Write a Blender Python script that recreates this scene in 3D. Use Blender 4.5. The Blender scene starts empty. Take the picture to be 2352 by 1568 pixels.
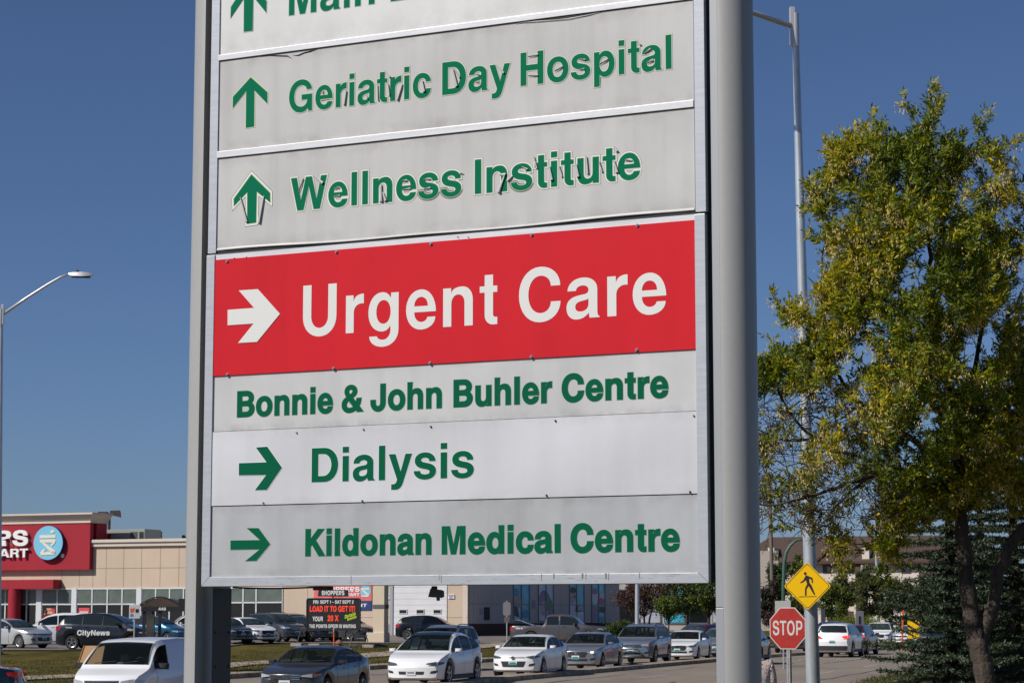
import bpy, math, random
import numpy as np
from mathutils import Vector, Matrix
from mathutils.geometry import tessellate_polygon
rnd = random.Random(7)
SC = bpy.context.scene
COL = SC.collection
R = math.radians

# ------------------------------------------------------------------ camera
F = 5140.0                      # focal length in reference units (frame 2352 x 1568)
TH = R(6.98)
EYE = 2.1
cam = bpy.data.objects.new('camera', bpy.data.cameras.new('camera'))
COL.objects.link(cam)
cam.data.sensor_width = 36
cam.data.lens = 36 * F / 2352
cam.location = (0, 0, EYE)
cam.rotation_euler = (R(90) + TH, 0, 0)
cam.data.clip_end = 6000
cam.data.clip_start = .1
cam.data.dof.use_dof = True
cam.data.dof.focus_distance = 13.0
cam.data.dof.aperture_fstop = 28
SC.camera = cam

# ------------------------------------------------------------------ light
SUN_AZ = math.atan2(-.866, -.50)         # clockwise from +Y
SUN_EL = R(41)
w = bpy.data.worlds.new("World"); SC.world = w; w.use_nodes = True
nt = w.node_tree
bg = nt.nodes['Background']
sky = nt.nodes.new('ShaderNodeTexSky'); sky.sky_type = 'NISHITA'; sky.sun_disc = False
sky.sun_elevation = SUN_EL; sky.sun_rotation = SUN_AZ
sky.air_density = 0.7; sky.dust_density = .8; sky.ozone_density = 6.0; sky.altitude = 200
tint = nt.nodes.new('ShaderNodeMix'); tint.data_type = 'RGBA'; tint.blend_type = 'MULTIPLY'; tint.inputs[0].default_value = 1
tint.inputs[7].default_value = (.925, .945, 1.03, 1)
nt.links.new(sky.outputs[0], tint.inputs[6]); nt.links.new(tint.outputs[2], bg.inputs[0])
bg.inputs[1].default_value = .074
sun = bpy.data.objects.new('sun', bpy.data.lights.new('sun', 'SUN'))
COL.objects.link(sun)
sun.data.energy = 4.8; sun.data.angle = R(.53); sun.data.color = (1, .955, .89)
sd = Vector((math.sin(SUN_AZ) * math.cos(SUN_EL), math.cos(SUN_AZ) * math.cos(SUN_EL), math.sin(SUN_EL)))
sun.rotation_euler = sd.to_track_quat('Z', 'Y').to_euler()
sun.location = (-20, -10, 30)
vs = SC.view_settings
vs.view_transform = 'Standard'; vs.look = 'None'; vs.gamma = 1; vs.exposure = -.1
vs.use_curve_mapping = False

# ------------------------------------------------------------------ pixel helpers (reference frame 2352 x 1568)
def ray(px, py):
    a = (px - 1176) / F; b = (784 - py) / F
    return Vector((a, math.cos(TH) - b * math.sin(TH), math.sin(TH) + b * math.cos(TH)))
def at(px, py, Y):
    d = ray(px, py)
    return Vector((0, 0, EYE)) + d * (Y / d.y)
def xat(px, Y):                  # world x of a column near the horizon
    return at(px, 1440, Y).x

class Frame:
    """vertical plane frame: origin, local x along the plane (to the right), local y into the plane"""
    def __init__(s, o, ang):
        s.o = Vector(o); s.ang = ang
        s.u = Vector((math.cos(ang), math.sin(ang), 0)); s.n = Vector((-math.sin(ang), math.cos(ang), 0))
    def px(s, px, py, yo=0.0):   # local (x, z) where the ray of a pixel meets the plane at local y = yo
        d = ray(px, py); o = s.o + s.n * yo
        k = (o - Vector((0, 0, EYE))).dot(s.n) / d.dot(s.n)
        p = Vector((0, 0, EYE)) + d * k - s.o
        return (p.dot(s.u), p.z)
    def uz(s, px, z, yo=0.0):    # local x for column px at local height z
        py = 1000.0
        for _ in range(6):
            a = s.px(px, py, yo); b = s.px(px, py + 1, yo)
            py += (z - a[1]) / (b[1] - a[1])
        return s.px(px, py, yo)[0]
    def empty(s, name, **k):
        e = empty(name, s.o, **k); e.rotation_euler = (0, 0, s.ang); return e

# ------------------------------------------------------------------ object helpers
def tag(o, label=None, cat=None, group=None, kind=None):
    if label: o['label'] = label
    if cat: o['category'] = cat
    if group: o['group'] = group
    if kind: o['kind'] = kind
    return o
def empty(name, loc, rz=0, label=None, cat=None, group=None):
    o = bpy.data.objects.new(name, None); COL.objects.link(o)
    o.location = loc; o.rotation_euler = (0, 0, rz); o.empty_display_size = .3
    return tag(o, label, cat, group)

class MB:
    def __init__(s):
        s.v = []; s.f = []; s.m = []
    def add(s, vs, fs, m=0):
        n = len(s.v); s.v += [tuple(p) for p in vs]
        for f in fs: s.f.append(tuple(i + n for i in f)); s.m.append(m)
        return s
    def quad(s, a, b, c, d, m=0): return s.add([a, b, c, d], [(0, 1, 2, 3)], m)
    def box(s, x0, x1, y0, y1, z0, z1, m=0, M=None):
        v = [Vector((x, y, z)) for x in (x0, x1) for y in (y0, y1) for z in (z0, z1)]
        if M is not None: v = [M @ p for p in v]
        return s.add(v, [(0, 1, 3, 2), (4, 6, 7, 5), (0, 4, 5, 1), (2, 3, 7, 6), (0, 2, 6, 4), (1, 5, 7, 3)], m)
    def tube(s, pts, rad, n=8, m=0, cap=True):
        pts = [Vector(p) for p in pts]
        if not hasattr(rad, '__len__'): rad = [rad] * len(pts)
        vs = []; prev = None
        for i, p in enumerate(pts):
            t = (pts[min(i + 1, len(pts) - 1)] - pts[max(i - 1, 0)]).normalized()
            a = Vector((0, 0, 1)) if abs(t.z) < .9 else Vector((1, 0, 0))
            if prev is not None: a = prev
            x = (a - t * a.dot(t)).normalized(); y = t.cross(x); prev = x
            for k in range(n):
                q = 2 * math.pi * k / n
                vs.append(p + (x * math.cos(q) + y * math.sin(q)) * rad[i])
        fs = []
        for i in range(len(pts) - 1):
            for k in range(n):
                a = i * n + k; b = i * n + (k + 1) % n
                fs.append((a, b, b + n, a + n))
        if cap:
            fs.append(tuple(range(n))[::-1]); fs.append(tuple((len(pts) - 1) * n + k for k in range(n)))
        return s.add(vs, fs, m)
    def lathe(s, prof, axis_o, ax, n=20, m=0):
        """prof: (r, h) along the axis"""
        ax = Vector(ax).normalized(); a = Vector((0, 0, 1)) if abs(ax.z) < .9 else Vector((1, 0, 0))
        x = (a - ax * a.dot(ax)).normalized(); y = ax.cross(x); o = Vector(axis_o)
        vs = []; fs = []
        for r, h in prof:
            for k in range(n):
                q = 2 * math.pi * k / n
                vs.append(o + ax * h + (x * math.cos(q) + y * math.sin(q)) * r)
        for i in range(len(prof) - 1):
            for k in range(n):
                p = i * n + k; q = i * n + (k + 1) % n
                fs.append((p, q, q + n, p + n))
        return s.add(vs, fs, m)
    def prism(s, pts2, f0, f1, m=0, ms=None):
        """pts2: polygon in 2D, f0/f1 map (a,b)->3D for the two caps"""
        n = len(pts2)
        tris = tessellate_polygon([[Vector((p[0], p[1], 0)) for p in pts2]])
        s.add([f0(*p) for p in pts2], [tuple(t) for t in tris], m)
        s.add([f1(*p) for p in pts2], [tuple(t)[::-1] for t in tris], m)
        s.add([f0(*p) for p in pts2] + [f1(*p) for p in pts2],
              [(i, (i + 1) % n, (i + 1) % n + n, i + n) for i in range(n)], m if ms is None else ms)
        return s
    def build(s, name, mats, parent=None, smooth=False, bevel=0, angle=None, fix=True):
        me = bpy.data.meshes.new(name); me.from_pydata(s.v, [], s.f)
        if not isinstance(mats, (list, tuple)): mats = [mats]
        for q in mats: me.materials.append(q)
        if len(mats) > 1: me.polygons.foreach_set('material_index', s.m)
        if fix and len(s.f) < 30000:
            import bmesh
            bm = bmesh.new(); bm.from_mesh(me); bmesh.ops.recalc_face_normals(bm, faces=bm.faces)
            if bevel:
                es = [e for e in bm.edges if len(e.link_faces) == 2 and e.calc_face_angle(0) > .6]
                bmesh.ops.bevel(bm, geom=es, offset=bevel, segments=2, affect='EDGES', profile=.6)
            bm.to_mesh(me); bm.free()
        if smooth:
            me.polygons.foreach_set('use_smooth', [True] * len(me.polygons))
            if angle: me.set_sharp_from_angle(angle=R(angle))
        me.update()
        o = bpy.data.objects.new(name, me); COL.objects.link(o)
        if parent: o.parent = parent
        return o

# ------------------------------------------------------------------ materials
MATS = {}
def mat(name, col, rough=.6, metal=0, noise=None, bump=None, coat=0, emit=None, spec=.5, streak=None, grime=0, alpha=None, col2=None, sheet=False):
    """noise=(scale, amount[, coords scale xyz]) varies the base colour; bump=(scale, strength)"""
    if name in MATS: return MATS[name]
    m = bpy.data.materials.new(name); m.use_nodes = True; t = m.node_tree; L = t.links.new
    b = t.nodes['Principled BSDF']
    c = tuple(col) + (1,)
    b.inputs['Base Color'].default_value = c
    b.inputs['Roughness'].default_value = rough; b.inputs['Metallic'].default_value = metal
    b.inputs['Coat Weight'].default_value = coat; b.inputs['Coat Roughness'].default_value = .04
    b.inputs['Specular IOR Level'].default_value = spec
    if noise or bump or streak:
        tc = t.nodes.new('ShaderNodeTexCoord')
    if noise:
        mp = t.nodes.new('ShaderNodeMapping'); L(tc.outputs['Object'], mp.inputs[0])
        if len(noise) > 2: mp.inputs['Scale'].default_value = noise[2]
        n = t.nodes.new('ShaderNodeTexNoise'); n.inputs['Scale'].default_value = noise[0]; n.inputs['Detail'].default_value = 8
        n.inputs['Roughness'].default_value = .65
        L(mp.outputs[0], n.inputs['Vector'])
        cr = t.nodes.new('ShaderNodeMapRange'); cr.inputs[1].default_value = .3; cr.inputs[2].default_value = .7
        L(n.outputs['Fac'], cr.inputs[0])
        mx = t.nodes.new('ShaderNodeMix'); mx.data_type = 'RGBA'
        a = noise[1]
        mx.inputs[6].default_value = tuple(max(0, q * (1 - a)) for q in (col2 or col)) + (1,)
        mx.inputs[7].default_value = tuple(min(1, q * (1 + a)) for q in col) + (1,)
        L(cr.outputs[0], mx.inputs[0])
        out = mx.outputs[2]
        if streak:     # (scale, amount) vertical rain streaks
            mp2 = t.nodes.new('ShaderNodeMapping'); L(tc.outputs['Object'], mp2.inputs[0]); mp2.inputs['Scale'].default_value = (1, 1, .06)
            n2 = t.nodes.new('ShaderNodeTexNoise'); n2.inputs['Scale'].default_value = streak[0]; n2.inputs['Detail'].default_value = 6
            L(mp2.outputs[0], n2.inputs['Vector'])
            c2 = t.nodes.new('ShaderNodeMapRange'); c2.inputs[1].default_value = .45; c2.inputs[2].default_value = .75
            c2.inputs[3].default_value = 1; c2.inputs[4].default_value = 1 - streak[1]; L(n2.outputs['Fac'], c2.inputs[0])
            m2 = t.nodes.new('ShaderNodeMix'); m2.data_type = 'RGBA'; m2.blend_type = 'MULTIPLY'; m2.inputs[0].default_value = 1
            L(out, m2.inputs[6]); L(c2.outputs[0], m2.inputs[7]); out = m2.outputs[2]
        if grime:      # dirt gathered in patches along the upper and lower edge of a sheet
            sx = t.nodes.new('ShaderNodeSeparateXYZ'); L(tc.outputs['Generated'], sx.inputs[0])
            e1 = t.nodes.new('ShaderNodeMath'); e1.operation = 'SUBTRACT'; L(sx.outputs[2], e1.inputs[0]); e1.inputs[1].default_value = .5
            e2 = t.nodes.new('ShaderNodeMath'); e2.operation = 'ABSOLUTE'; L(e1.outputs[0], e2.inputs[0])
            e3 = t.nodes.new('ShaderNodeMapRange'); e3.inputs[1].default_value = .36; e3.inputs[2].default_value = .5; L(e2.outputs[0], e3.inputs[0])
            n3 = t.nodes.new('ShaderNodeTexNoise'); n3.inputs['Scale'].default_value = 5; n3.inputs['Detail'].default_value = 9; n3.inputs['Roughness'].default_value = .7; L(tc.outputs['Object'], n3.inputs['Vector'])
            e4 = t.nodes.new('ShaderNodeMapRange'); e4.inputs[1].default_value = .42; e4.inputs[2].default_value = .68; L(n3.outputs['Fac'], e4.inputs[0])
            e5 = t.nodes.new('ShaderNodeMath'); e5.operation = 'MULTIPLY'; L(e3.outputs[0], e5.inputs[0]); L(e4.outputs[0], e5.inputs[1])
            e6 = t.nodes.new('ShaderNodeMath'); e6.operation = 'MULTIPLY'; L(e5.outputs[0], e6.inputs[0]); e6.inputs[1].default_value = grime
            m3 = t.nodes.new('ShaderNodeMix'); m3.data_type = 'RGBA'; m3.inputs[7].default_value = (.12, .10, .08, 1)
            L(e6.outputs[0], m3.inputs[0]); L(out, m3.inputs[6]); out = m3.outputs[2]
        L(out, b.inputs['Base Color'])
    if bump:
        n = t.nodes.new('ShaderNodeTexNoise'); n.inputs['Scale'].default_value = bump[0]; n.inputs['Detail'].default_value = bump[3] if len(bump) > 3 else 5
        L(tc.outputs['Object'], n.inputs['Vector'])
        bp = t.nodes.new('ShaderNodeBump'); bp.inputs['Strength'].default_value = bump[1]; bp.inputs['Distance'].default_value = bump[2] if len(bump) > 2 else .01
        L(n.outputs['Fac'], bp.inputs['Height']); L(bp.outputs[0], b.inputs['Normal'])
    if emit:
        b.inputs['Emission Color'].default_value = tuple(emit[:3]) + (1,); b.inputs['Emission Strength'].default_value = emit[3]
    MATS[name] = m
    return m
def glass_mat(name='tinted_glass', col=(.012, .018, .02), rough=.04):
    return mat(name, col, rough, 0, spec=.55)
def leaf_mat(name, col, trans=.35):
    if name in MATS: return MATS[name]
    m = bpy.data.materials.new(name); m.use_nodes = True; t = m.node_tree
    b = t.nodes['Principled BSDF']; b.inputs['Base Color'].default_value = tuple(col) + (1,); b.inputs['Roughness'].default_value = .55
    tr = t.nodes.new('ShaderNodeBsdfTranslucent'); tr.inputs[0].default_value = (min(1, col[0] * 1.5), min(1, col[1] * 1.6), col[2] * .8, 1)
    mx = t.nodes.new('ShaderNodeMixShader'); mx.inputs[0].default_value = trans
    t.links.new(b.outputs[0], mx.inputs[1]); t.links.new(tr.outputs[0], mx.inputs[2])
    t.links.new(mx.outputs[0], t.nodes['Material Output'].inputs[0])
    MATS[name] = m; return m

# ------------------------------------------------------------------ lettering (outlines of a bold grotesque, 718 units cap height)
# M/L points, C cubic, h = quarter arc leaving horizontally, v = quarter arc leaving vertically, O = ellipse cx cy rx ry
GL = {
'A': (700, "M 0 0 L 260 718 L 440 718 L 700 0 L 540 0 L 492 140 L 205 140 L 158 0 Z M 250 258 L 448 258 L 350 560 Z"),
'B': (705, "M 76 0 L 76 718 L 390 718 h 632 540 C 632 460 600 405 540 382 C 620 358 660 295 660 212 v 400 0 Z M 222 430 L 222 600 L 375 600 h 486 515 v 375 430 Z M 222 118 L 222 314 L 385 314 h 510 216 v 385 118 Z"),
'C': (722, "M 680 459 L 530 459 v 378 603 h 196 357 v 378 111 h 530 258 L 684 258 v 370 -19 h 44 357 v 374 732 h 680 459 Z"),
'D': (722, "M 70 0 L 70 718 L 360 718 h 684 360 v 360 0 Z M 220 124 L 220 594 L 335 594 h 530 360 v 335 124 Z"),
'E': (667, "M 76 0 L 76 718 L 610 718 L 610 594 L 226 594 L 226 434 L 576 434 L 576 314 L 226 314 L 226 124 L 620 124 L 620 0 Z"),
'F': (620, "M 76 0 L 76 718 L 590 718 L 590 594 L 226 594 L 226 424 L 545 424 L 545 304 L 226 304 L 226 0 Z"),
'G': (778, "M 712 386 L 408 386 L 408 264 L 572 264 C 560 160 490 112 396 112 h 194 350 v 396 600 C 480 600 540 565 556 492 L 704 492 C 690 630 570 732 396 732 h 44 352 v 380 -19 C 470 -19 540 10 588 68 L 603 0 L 712 0 Z"),
'H': (722, "M 70 0 L 70 718 L 220 718 L 220 440 L 504 440 L 504 718 L 654 718 L 654 0 L 504 0 L 504 316 L 220 316 L 220 0 Z"),
'I': (278, "M 64 0 L 64 718 L 214 718 L 214 0 Z"),
'J': (570, "M 350 718 L 500 718 L 500 220 v 262 -19 h 22 230 L 22 280 L 168 280 L 168 220 v 262 105 h 350 210 Z"),
'K': (722, "M 76 0 L 76 718 L 226 718 L 226 440 L 488 718 L 682 718 L 396 426 L 716 0 L 524 0 L 290 322 L 226 256 L 226 0 Z"),
'L': (600, "M 76 0 L 76 718 L 226 718 L 226 124 L 580 124 L 580 0 Z"),
'M': (833, "M 70 0 L 70 718 L 290 718 L 417 226 L 540 718 L 764 718 L 764 0 L 624 0 L 624 570 L 480 0 L 350 0 L 206 570 L 206 0 Z"),
'N': (722, "M 70 0 L 70 718 L 225 718 L 510 230 L 510 718 L 652 718 L 652 0 L 500 0 L 212 492 L 212 0 Z"),
'O': (770, "O 385 356 345 376 O 385 356 190 246"),
'P': (667, "M 76 0 L 76 718 L 400 718 h 640 490 v 400 258 L 226 258 L 226 0 Z M 226 380 L 226 598 L 385 598 h 492 490 v 385 380 Z"),
'R': (710, "M 76 0 L 76 718 L 410 718 h 650 520 C 650 420 610 365 540 345 C 610 320 630 270 632 190 C 634 100 640 50 664 24 L 664 0 L 500 0 C 488 40 488 110 484 170 C 480 250 450 280 370 280 L 226 280 L 226 0 Z M 226 400 L 226 598 L 390 598 h 500 500 v 390 400 Z"),
'S': (667, "M 610 494 L 464 494 v 335 612 h 200 530 C 200 480 240 460 340 440 L 420 424 C 570 394 636 330 636 214 v 340 -19 h 40 230 L 188 230 v 345 110 h 488 200 C 488 250 450 270 350 290 L 260 308 C 120 336 54 400 54 512 v 330 732 h 610 494 Z"),
'T': (611, "M 20 594 L 20 718 L 590 718 L 590 594 L 380 594 L 380 0 L 230 0 L 230 594 Z"),
'U': (722, "M 72 718 L 222 718 L 222 270 v 361 110 h 500 270 L 500 718 L 650 718 L 650 270 v 361 -19 h 72 270 Z"),
'W': (944, "M 5 718 L 160 718 L 268 222 L 390 718 L 548 718 L 672 222 L 780 718 L 935 718 L 760 0 L 600 0 L 470 514 L 338 0 L 180 0 Z"),
'X': (667, "M 5 0 L 240 366 L 18 718 L 190 718 L 333 475 L 478 718 L 645 718 L 424 368 L 660 0 L 485 0 L 330 250 L 176 0 Z"),
'Y': (667, "M 0 718 L 165 718 L 333 420 L 500 718 L 665 718 L 405 270 L 405 0 L 258 0 L 258 270 Z"),
'a': (556, "M 529 0 L 529 17 C 504 30 496 46 496 90 L 496 384 v 285 546 h 44 366 L 178 366 v 275 433 h 357 379 C 357 340 335 329 290 322 L 225 313 C 90 294 28 240 28 147 v 180 -14 C 260 -14 315 12 364 65 C 366 30 368 14 376 0 Z M 357 250 L 357 195 C 357 130 310 97 240 97 C 195 97 168 118 168 156 C 168 195 192 214 250 226 L 300 235 C 330 241 345 245 357 250 Z"),
'c': (556, "M 529 341 L 391 341 v 290 430 h 176 266 v 290 102 h 391 190 L 529 190 v 285 -14 h 34 266 v 285 546 h 529 341 Z"),
'd': (611, "M 546 0 L 412 0 L 412 62 C 385 10 335 -14 270 -14 h 38 266 v 270 546 C 335 546 380 520 406 470 L 406 718 L 546 718 Z O 294 266 114 163"),
'e': (556, "M 528 226 L 177 226 v 290 98 C 335 98 370 120 383 163 L 519 163 v 283 -14 h 34 266 v 283 546 h 528 226 Z M 177 316 v 284 434 h 388 316 Z"),
'g': (611, "M 413 532 L 545 532 L 545 20 v 280 -217 h 54 -60 L 190 -60 v 285 -112 h 405 20 L 405 70 C 375 20 330 -6 270 -6 h 38 262 v 270 546 C 335 546 385 515 413 460 Z O 292 268 114 160"),
'h': (611, "M 65 0 L 65 718 L 205 718 L 205 466 v 373 546 h 547 360 L 547 0 L 407 0 L 407 325 v 310 432 h 205 310 L 205 0 Z"),
'i': (278, "M 69 0 L 69 532 L 209 532 L 209 0 Z M 69 604 L 69 725 L 209 725 L 209 604 Z"),
'k': (556, "M 69 0 L 69 718 L 205 718 L 205 330 L 358 532 L 522 532 L 345 330 L 546 0 L 385 0 L 250 232 L 205 180 L 205 0 Z"),
'l': (278, "M 69 0 L 69 718 L 209 718 L 209 0 Z"),
'm': (889, "M 65 0 L 65 532 L 200 532 L 200 470 v 330 546 C 400 546 450 520 475 470 v 640 546 h 820 360 L 820 0 L 680 0 L 680 340 v 605 430 h 512 320 L 512 0 L 372 0 L 372 340 v 300 430 h 205 320 L 205 0 Z"),
'n': (611, "M 65 0 L 65 532 L 200 532 L 200 458 v 373 546 h 547 360 L 547 0 L 407 0 L 407 325 v 310 432 h 205 310 L 205 0 Z"),
'o': (611, "O 305 266 272 280 O 305 266 130 164"),
'p': (611, "M 62 -207 L 202 -207 L 202 50 C 230 8 280 -14 345 -14 h 573 266 v 345 546 C 280 546 225 515 196 460 L 196 532 L 62 532 Z O 316 266 116 163"),
'r': (389, "M 65 0 L 65 532 L 198 532 L 198 440 v 355 546 L 372 545 L 372 402 L 335 404 h 205 285 L 205 0 Z"),
's': (556, "M 509 363 L 374 363 v 275 440 C 225 440 188 425 188 392 C 188 358 225 345 290 332 L 335 323 C 460 298 520 250 520 160 v 275 -14 h 25 165 L 166 165 C 170 115 210 91 280 91 C 340 91 380 108 380 142 C 380 172 355 188 298 199 L 225 214 C 105 238 48 290 48 380 v 278 546 h 509 363 Z"),
't': (333, "M 24 524 L 24 430 L 102 430 L 102 130 v 240 -6 L 309 -4 L 309 102 L 275 101 h 242 140 L 242 430 L 309 430 L 309 524 L 242 524 L 242 675 L 102 675 L 102 524 Z"),
'u': (611, "M 547 532 L 547 0 L 412 0 L 412 74 v 239 -14 h 65 172 L 65 532 L 205 532 L 205 207 v 302 100 h 407 222 L 407 532 Z"),
'v': (556, "M 10 532 L 160 532 L 278 160 L 396 532 L 546 532 L 355 0 L 201 0 Z"),
'w': (756, "M 10 532 L 150 532 L 222 170 L 305 532 L 450 532 L 535 170 L 607 532 L 745 532 L 610 0 L 462 0 L 378 350 L 292 0 L 145 0 Z"),
'x': (556, "M 10 0 L 195 270 L 20 532 L 185 532 L 278 370 L 370 532 L 530 532 L 358 270 L 545 0 L 380 0 L 275 170 L 170 0 Z"),
'y': (556, "M 15 532 L 165 532 L 285 162 L 393 532 L 538 532 L 344 -45 C 310 -150 255 -207 160 -207 L 76 -204 L 76 -92 L 110 -94 C 160 -94 185 -70 198 -25 L 207 4 Z"),
'&': (740, "M 540 0 L 720 0 L 590 150 C 630 210 650 280 655 360 L 525 360 C 522 310 512 275 500 248 L 380 390 C 470 440 520 490 520 570 v 330 732 h 140 555 C 140 500 165 455 205 405 C 100 350 50 290 50 190 v 270 -19 C 360 -19 440 15 492 58 Z M 305 468 C 270 510 255 530 255 560 C 255 600 285 628 328 628 C 368 628 400 604 400 565 C 400 525 365 500 305 468 Z M 268 325 L 425 132 C 380 105 335 90 290 90 C 225 90 182 130 182 190 C 182 245 210 285 268 325 Z"),
'0': (556, "O 278 355 248 369 O 278 355 108 255"),
'1': (470, "M 378 0 L 238 0 L 238 500 L 70 500 L 70 600 C 190 600 250 640 262 710 L 378 710 Z"),
'2': (556, "M 515 0 L 515 122 L 210 122 C 240 170 300 215 370 265 C 470 335 515 390 515 490 v 280 716 h 38 460 L 175 460 v 278 600 h 372 490 C 372 440 350 410 280 360 L 200 300 C 80 215 30 140 30 0 Z"),
'4': (556, "M 315 0 L 450 0 L 450 155 L 530 155 L 530 270 L 450 270 L 450 710 L 295 710 L 25 280 L 25 155 L 315 155 Z M 315 270 L 140 270 L 315 560 Z"),
'9': (556, "M 45 180 L 180 180 v 268 98 h 385 290 C 350 250 310 230 250 230 h 30 470 v 270 716 h 525 370 v 255 -16 h 45 180 Z O 278 475 104 125"),
'!': (300, "M 75 0 L 75 140 L 225 140 L 225 0 Z M 75 718 L 225 718 L 200 200 L 100 200 Z"),
'-': (560, "M 60 240 L 60 350 L 500 350 L 500 240 Z"),
"'": (240, "M 60 718 L 180 718 L 150 450 L 90 450 Z"),
'.': (260, "M 60 0 L 60 140 L 200 140 L 200 0 Z"),
' ': (278, ""),
}
def _cub(p, a, b, q, n):
    return [tuple((1 - t) ** 3 * p[i] + 3 * (1 - t) ** 2 * t * a[i] + 3 * (1 - t) * t * t * b[i] + t ** 3 * q[i] for i in (0, 1)) for t in [k / n for k in range(1, n + 1)]]
def contours(spec, n=8):
    tk = spec.split(); i = 0; out = []; cur = []
    def num(k):
        nonlocal i
        r = [float(x) for x in tk[i:i + k]]; i += k; return r
    while i < len(tk):
        c = tk[i]; i += 1
        if c == 'M': cur = [tuple(num(2))]
        elif c == 'L': cur.append(tuple(num(2)))
        elif c == 'C':
            a = num(6); cur += _cub(cur[-1], a[0:2], a[2:4], a[4:6], n)
        elif c in 'hv':
            q = num(2); p = cur[-1]; K = .58
            if c == 'h': a = (p[0] + K * (q[0] - p[0]), p[1]); b = (q[0], q[1] - K * (q[1] - p[1]))
            else: a = (p[0], p[1] + K * (q[1] - p[1])); b = (q[0] - K * (q[0] - p[0]), q[1])
            cur += _cub(p, a, b, q, n)
        elif c == 'O':
            cx, cy, rx, ry = num(4); ps = [(cx + rx, cy)]
            for (qx, qy, hv) in ((cx, cy + ry, 0), (cx - rx, cy, 1), (cx, cy - ry, 0), (cx + rx, cy, 1)):
                p = ps[-1]; K = .59
                if hv: a = (p[0] + K * (qx - p[0]), p[1]); b = (qx, qy - K * (qy - p[1]))
                else: a = (p[0], p[1] + K * (qy - p[1])); b = (qx - K * (qx - p[0]), qy)
                ps += _cub(p, a, b, (qx, qy), n)
            out.append(ps[:-1])
        if c == 'Z': out.append(cur); cur = []
    return out
def area(c): return .5 * sum(c[i][0] * c[(i + 1) % len(c)][1] - c[(i + 1) % len(c)][0] * c[i][1] for i in range(len(c)))
def dedup(c):
    o = []
    for p in c:
        if not o or (abs(p[0] - o[-1][0]) + abs(p[1] - o[-1][1])) > .5: o.append(p)
    while len(o) > 1 and abs(o[0][0] - o[-1][0]) + abs(o[0][1] - o[-1][1]) < .5: o.pop()
    return o
def inside(p, c):
    r = False; n = len(c)
    for i in range(n):
        a = c[i]; b = c[(i + 1) % n]
        if (a[1] > p[1]) != (b[1] > p[1]) and p[0] < (b[0] - a[0]) * (p[1] - a[1]) / (b[1] - a[1]) + a[0]: r = not r
    return r
def offs(c, d):
    """outward offset of a CCW contour (inward for CW)"""
    if not d: return c
    n = len(c); o = []
    for i in range(n):
        a = c[i - 1]; p = c[i]; b = c[(i + 1) % n]
        e1 = (p[0] - a[0], p[1] - a[1]); e2 = (b[0] - p[0], b[1] - p[1])
        l1 = math.hypot(*e1) or 1; l2 = math.hypot(*e2) or 1
        n1 = (e1[1] / l1, -e1[0] / l1); n2 = (e2[1] / l2, -e2[0] / l2)
        m = (n1[0] + n2[0], n1[1] + n2[1]); q = m[0] * n1[0] + m[1] * n1[1]
        k = d / max(q, .45) if q > 0 else d
        o.append((p[0] + m[0] * k, p[1] + m[1] * k))
    return o
_gc = {}
def glyph(ch):
    if ch not in _gc:
        cs = [dedup(c) for c in contours(GL[ch][1])]
        outs = []; holes = []
        for i, c in enumerate(cs):
            inn = sum(inside(c[0], d) for j, d in enumerate(cs) if j != i)
            if inn % 2: holes.append(c if area(c) < 0 else c[::-1])
            else: outs.append(c if area(c) > 0 else c[::-1])
        _gc[ch] = [(o, [h for h in holes if inside(h[0], o)]) for o in outs]
    return _gc[ch]
def text_into(mb, text, fn, sp=0, off=0, depth=0, m=0, fit=None, stag=0, slant=0):
    """fn(x, z, d) maps text units to 3D, d = 0 at the face; depth>0 adds side walls; fit=(w,h) target size in fn units"""
    x = 0; wtot = sum(GL[c][0] + sp for c in text) - sp
    l0 = min((p[0] for o, h in glyph(text[0]) for p in o), default=0)
    r0 = GL[text[-1]][0] - max((p[0] for o, h in glyph(text[-1]) for p in o), default=GL[text[-1]][0])
    W = wtot - l0 - r0
    sx = fit[0] / W; sy = fit[1] / 718
    for gi, ch in enumerate(text):
        for outer, holes in glyph(ch):
            polys = [offs(outer, off)] + [offs(h, off) for h in holes]
            polys = [polys[0]] + [p for p in polys[1:] if area(p) < 0]
            q = [[Vector(((x + p[0] - l0) * sx + slant * p[1] * sy, p[1] * sy, 0)) for p in c] for c in polys]
            flat = [p for c in q for p in c]
            st = stag * (gi % 2)
            tris = tessellate_polygon(q)
            fs = []
            for t in tris:
                a, b, c = (flat[k] for k in t)
                fs.append(tuple(t) if (b - a).cross(c - a).z > 0 else tuple(t)[::-1])
            mb.add([fn(p.x, p.y, st) for p in flat], fs, m)
            if depth:
                k = 0
                for c in q:
                    n = len(c)
                    mb.add([fn(p.x, p.y, 0) for p in c] + [fn(p.x, p.y, depth) for p in c],
                           [(i, i + n, (i + 1) % n + n, (i + 1) % n) for i in range(n)], m)
        x += GL[ch][0] + sp
    return mb

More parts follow.
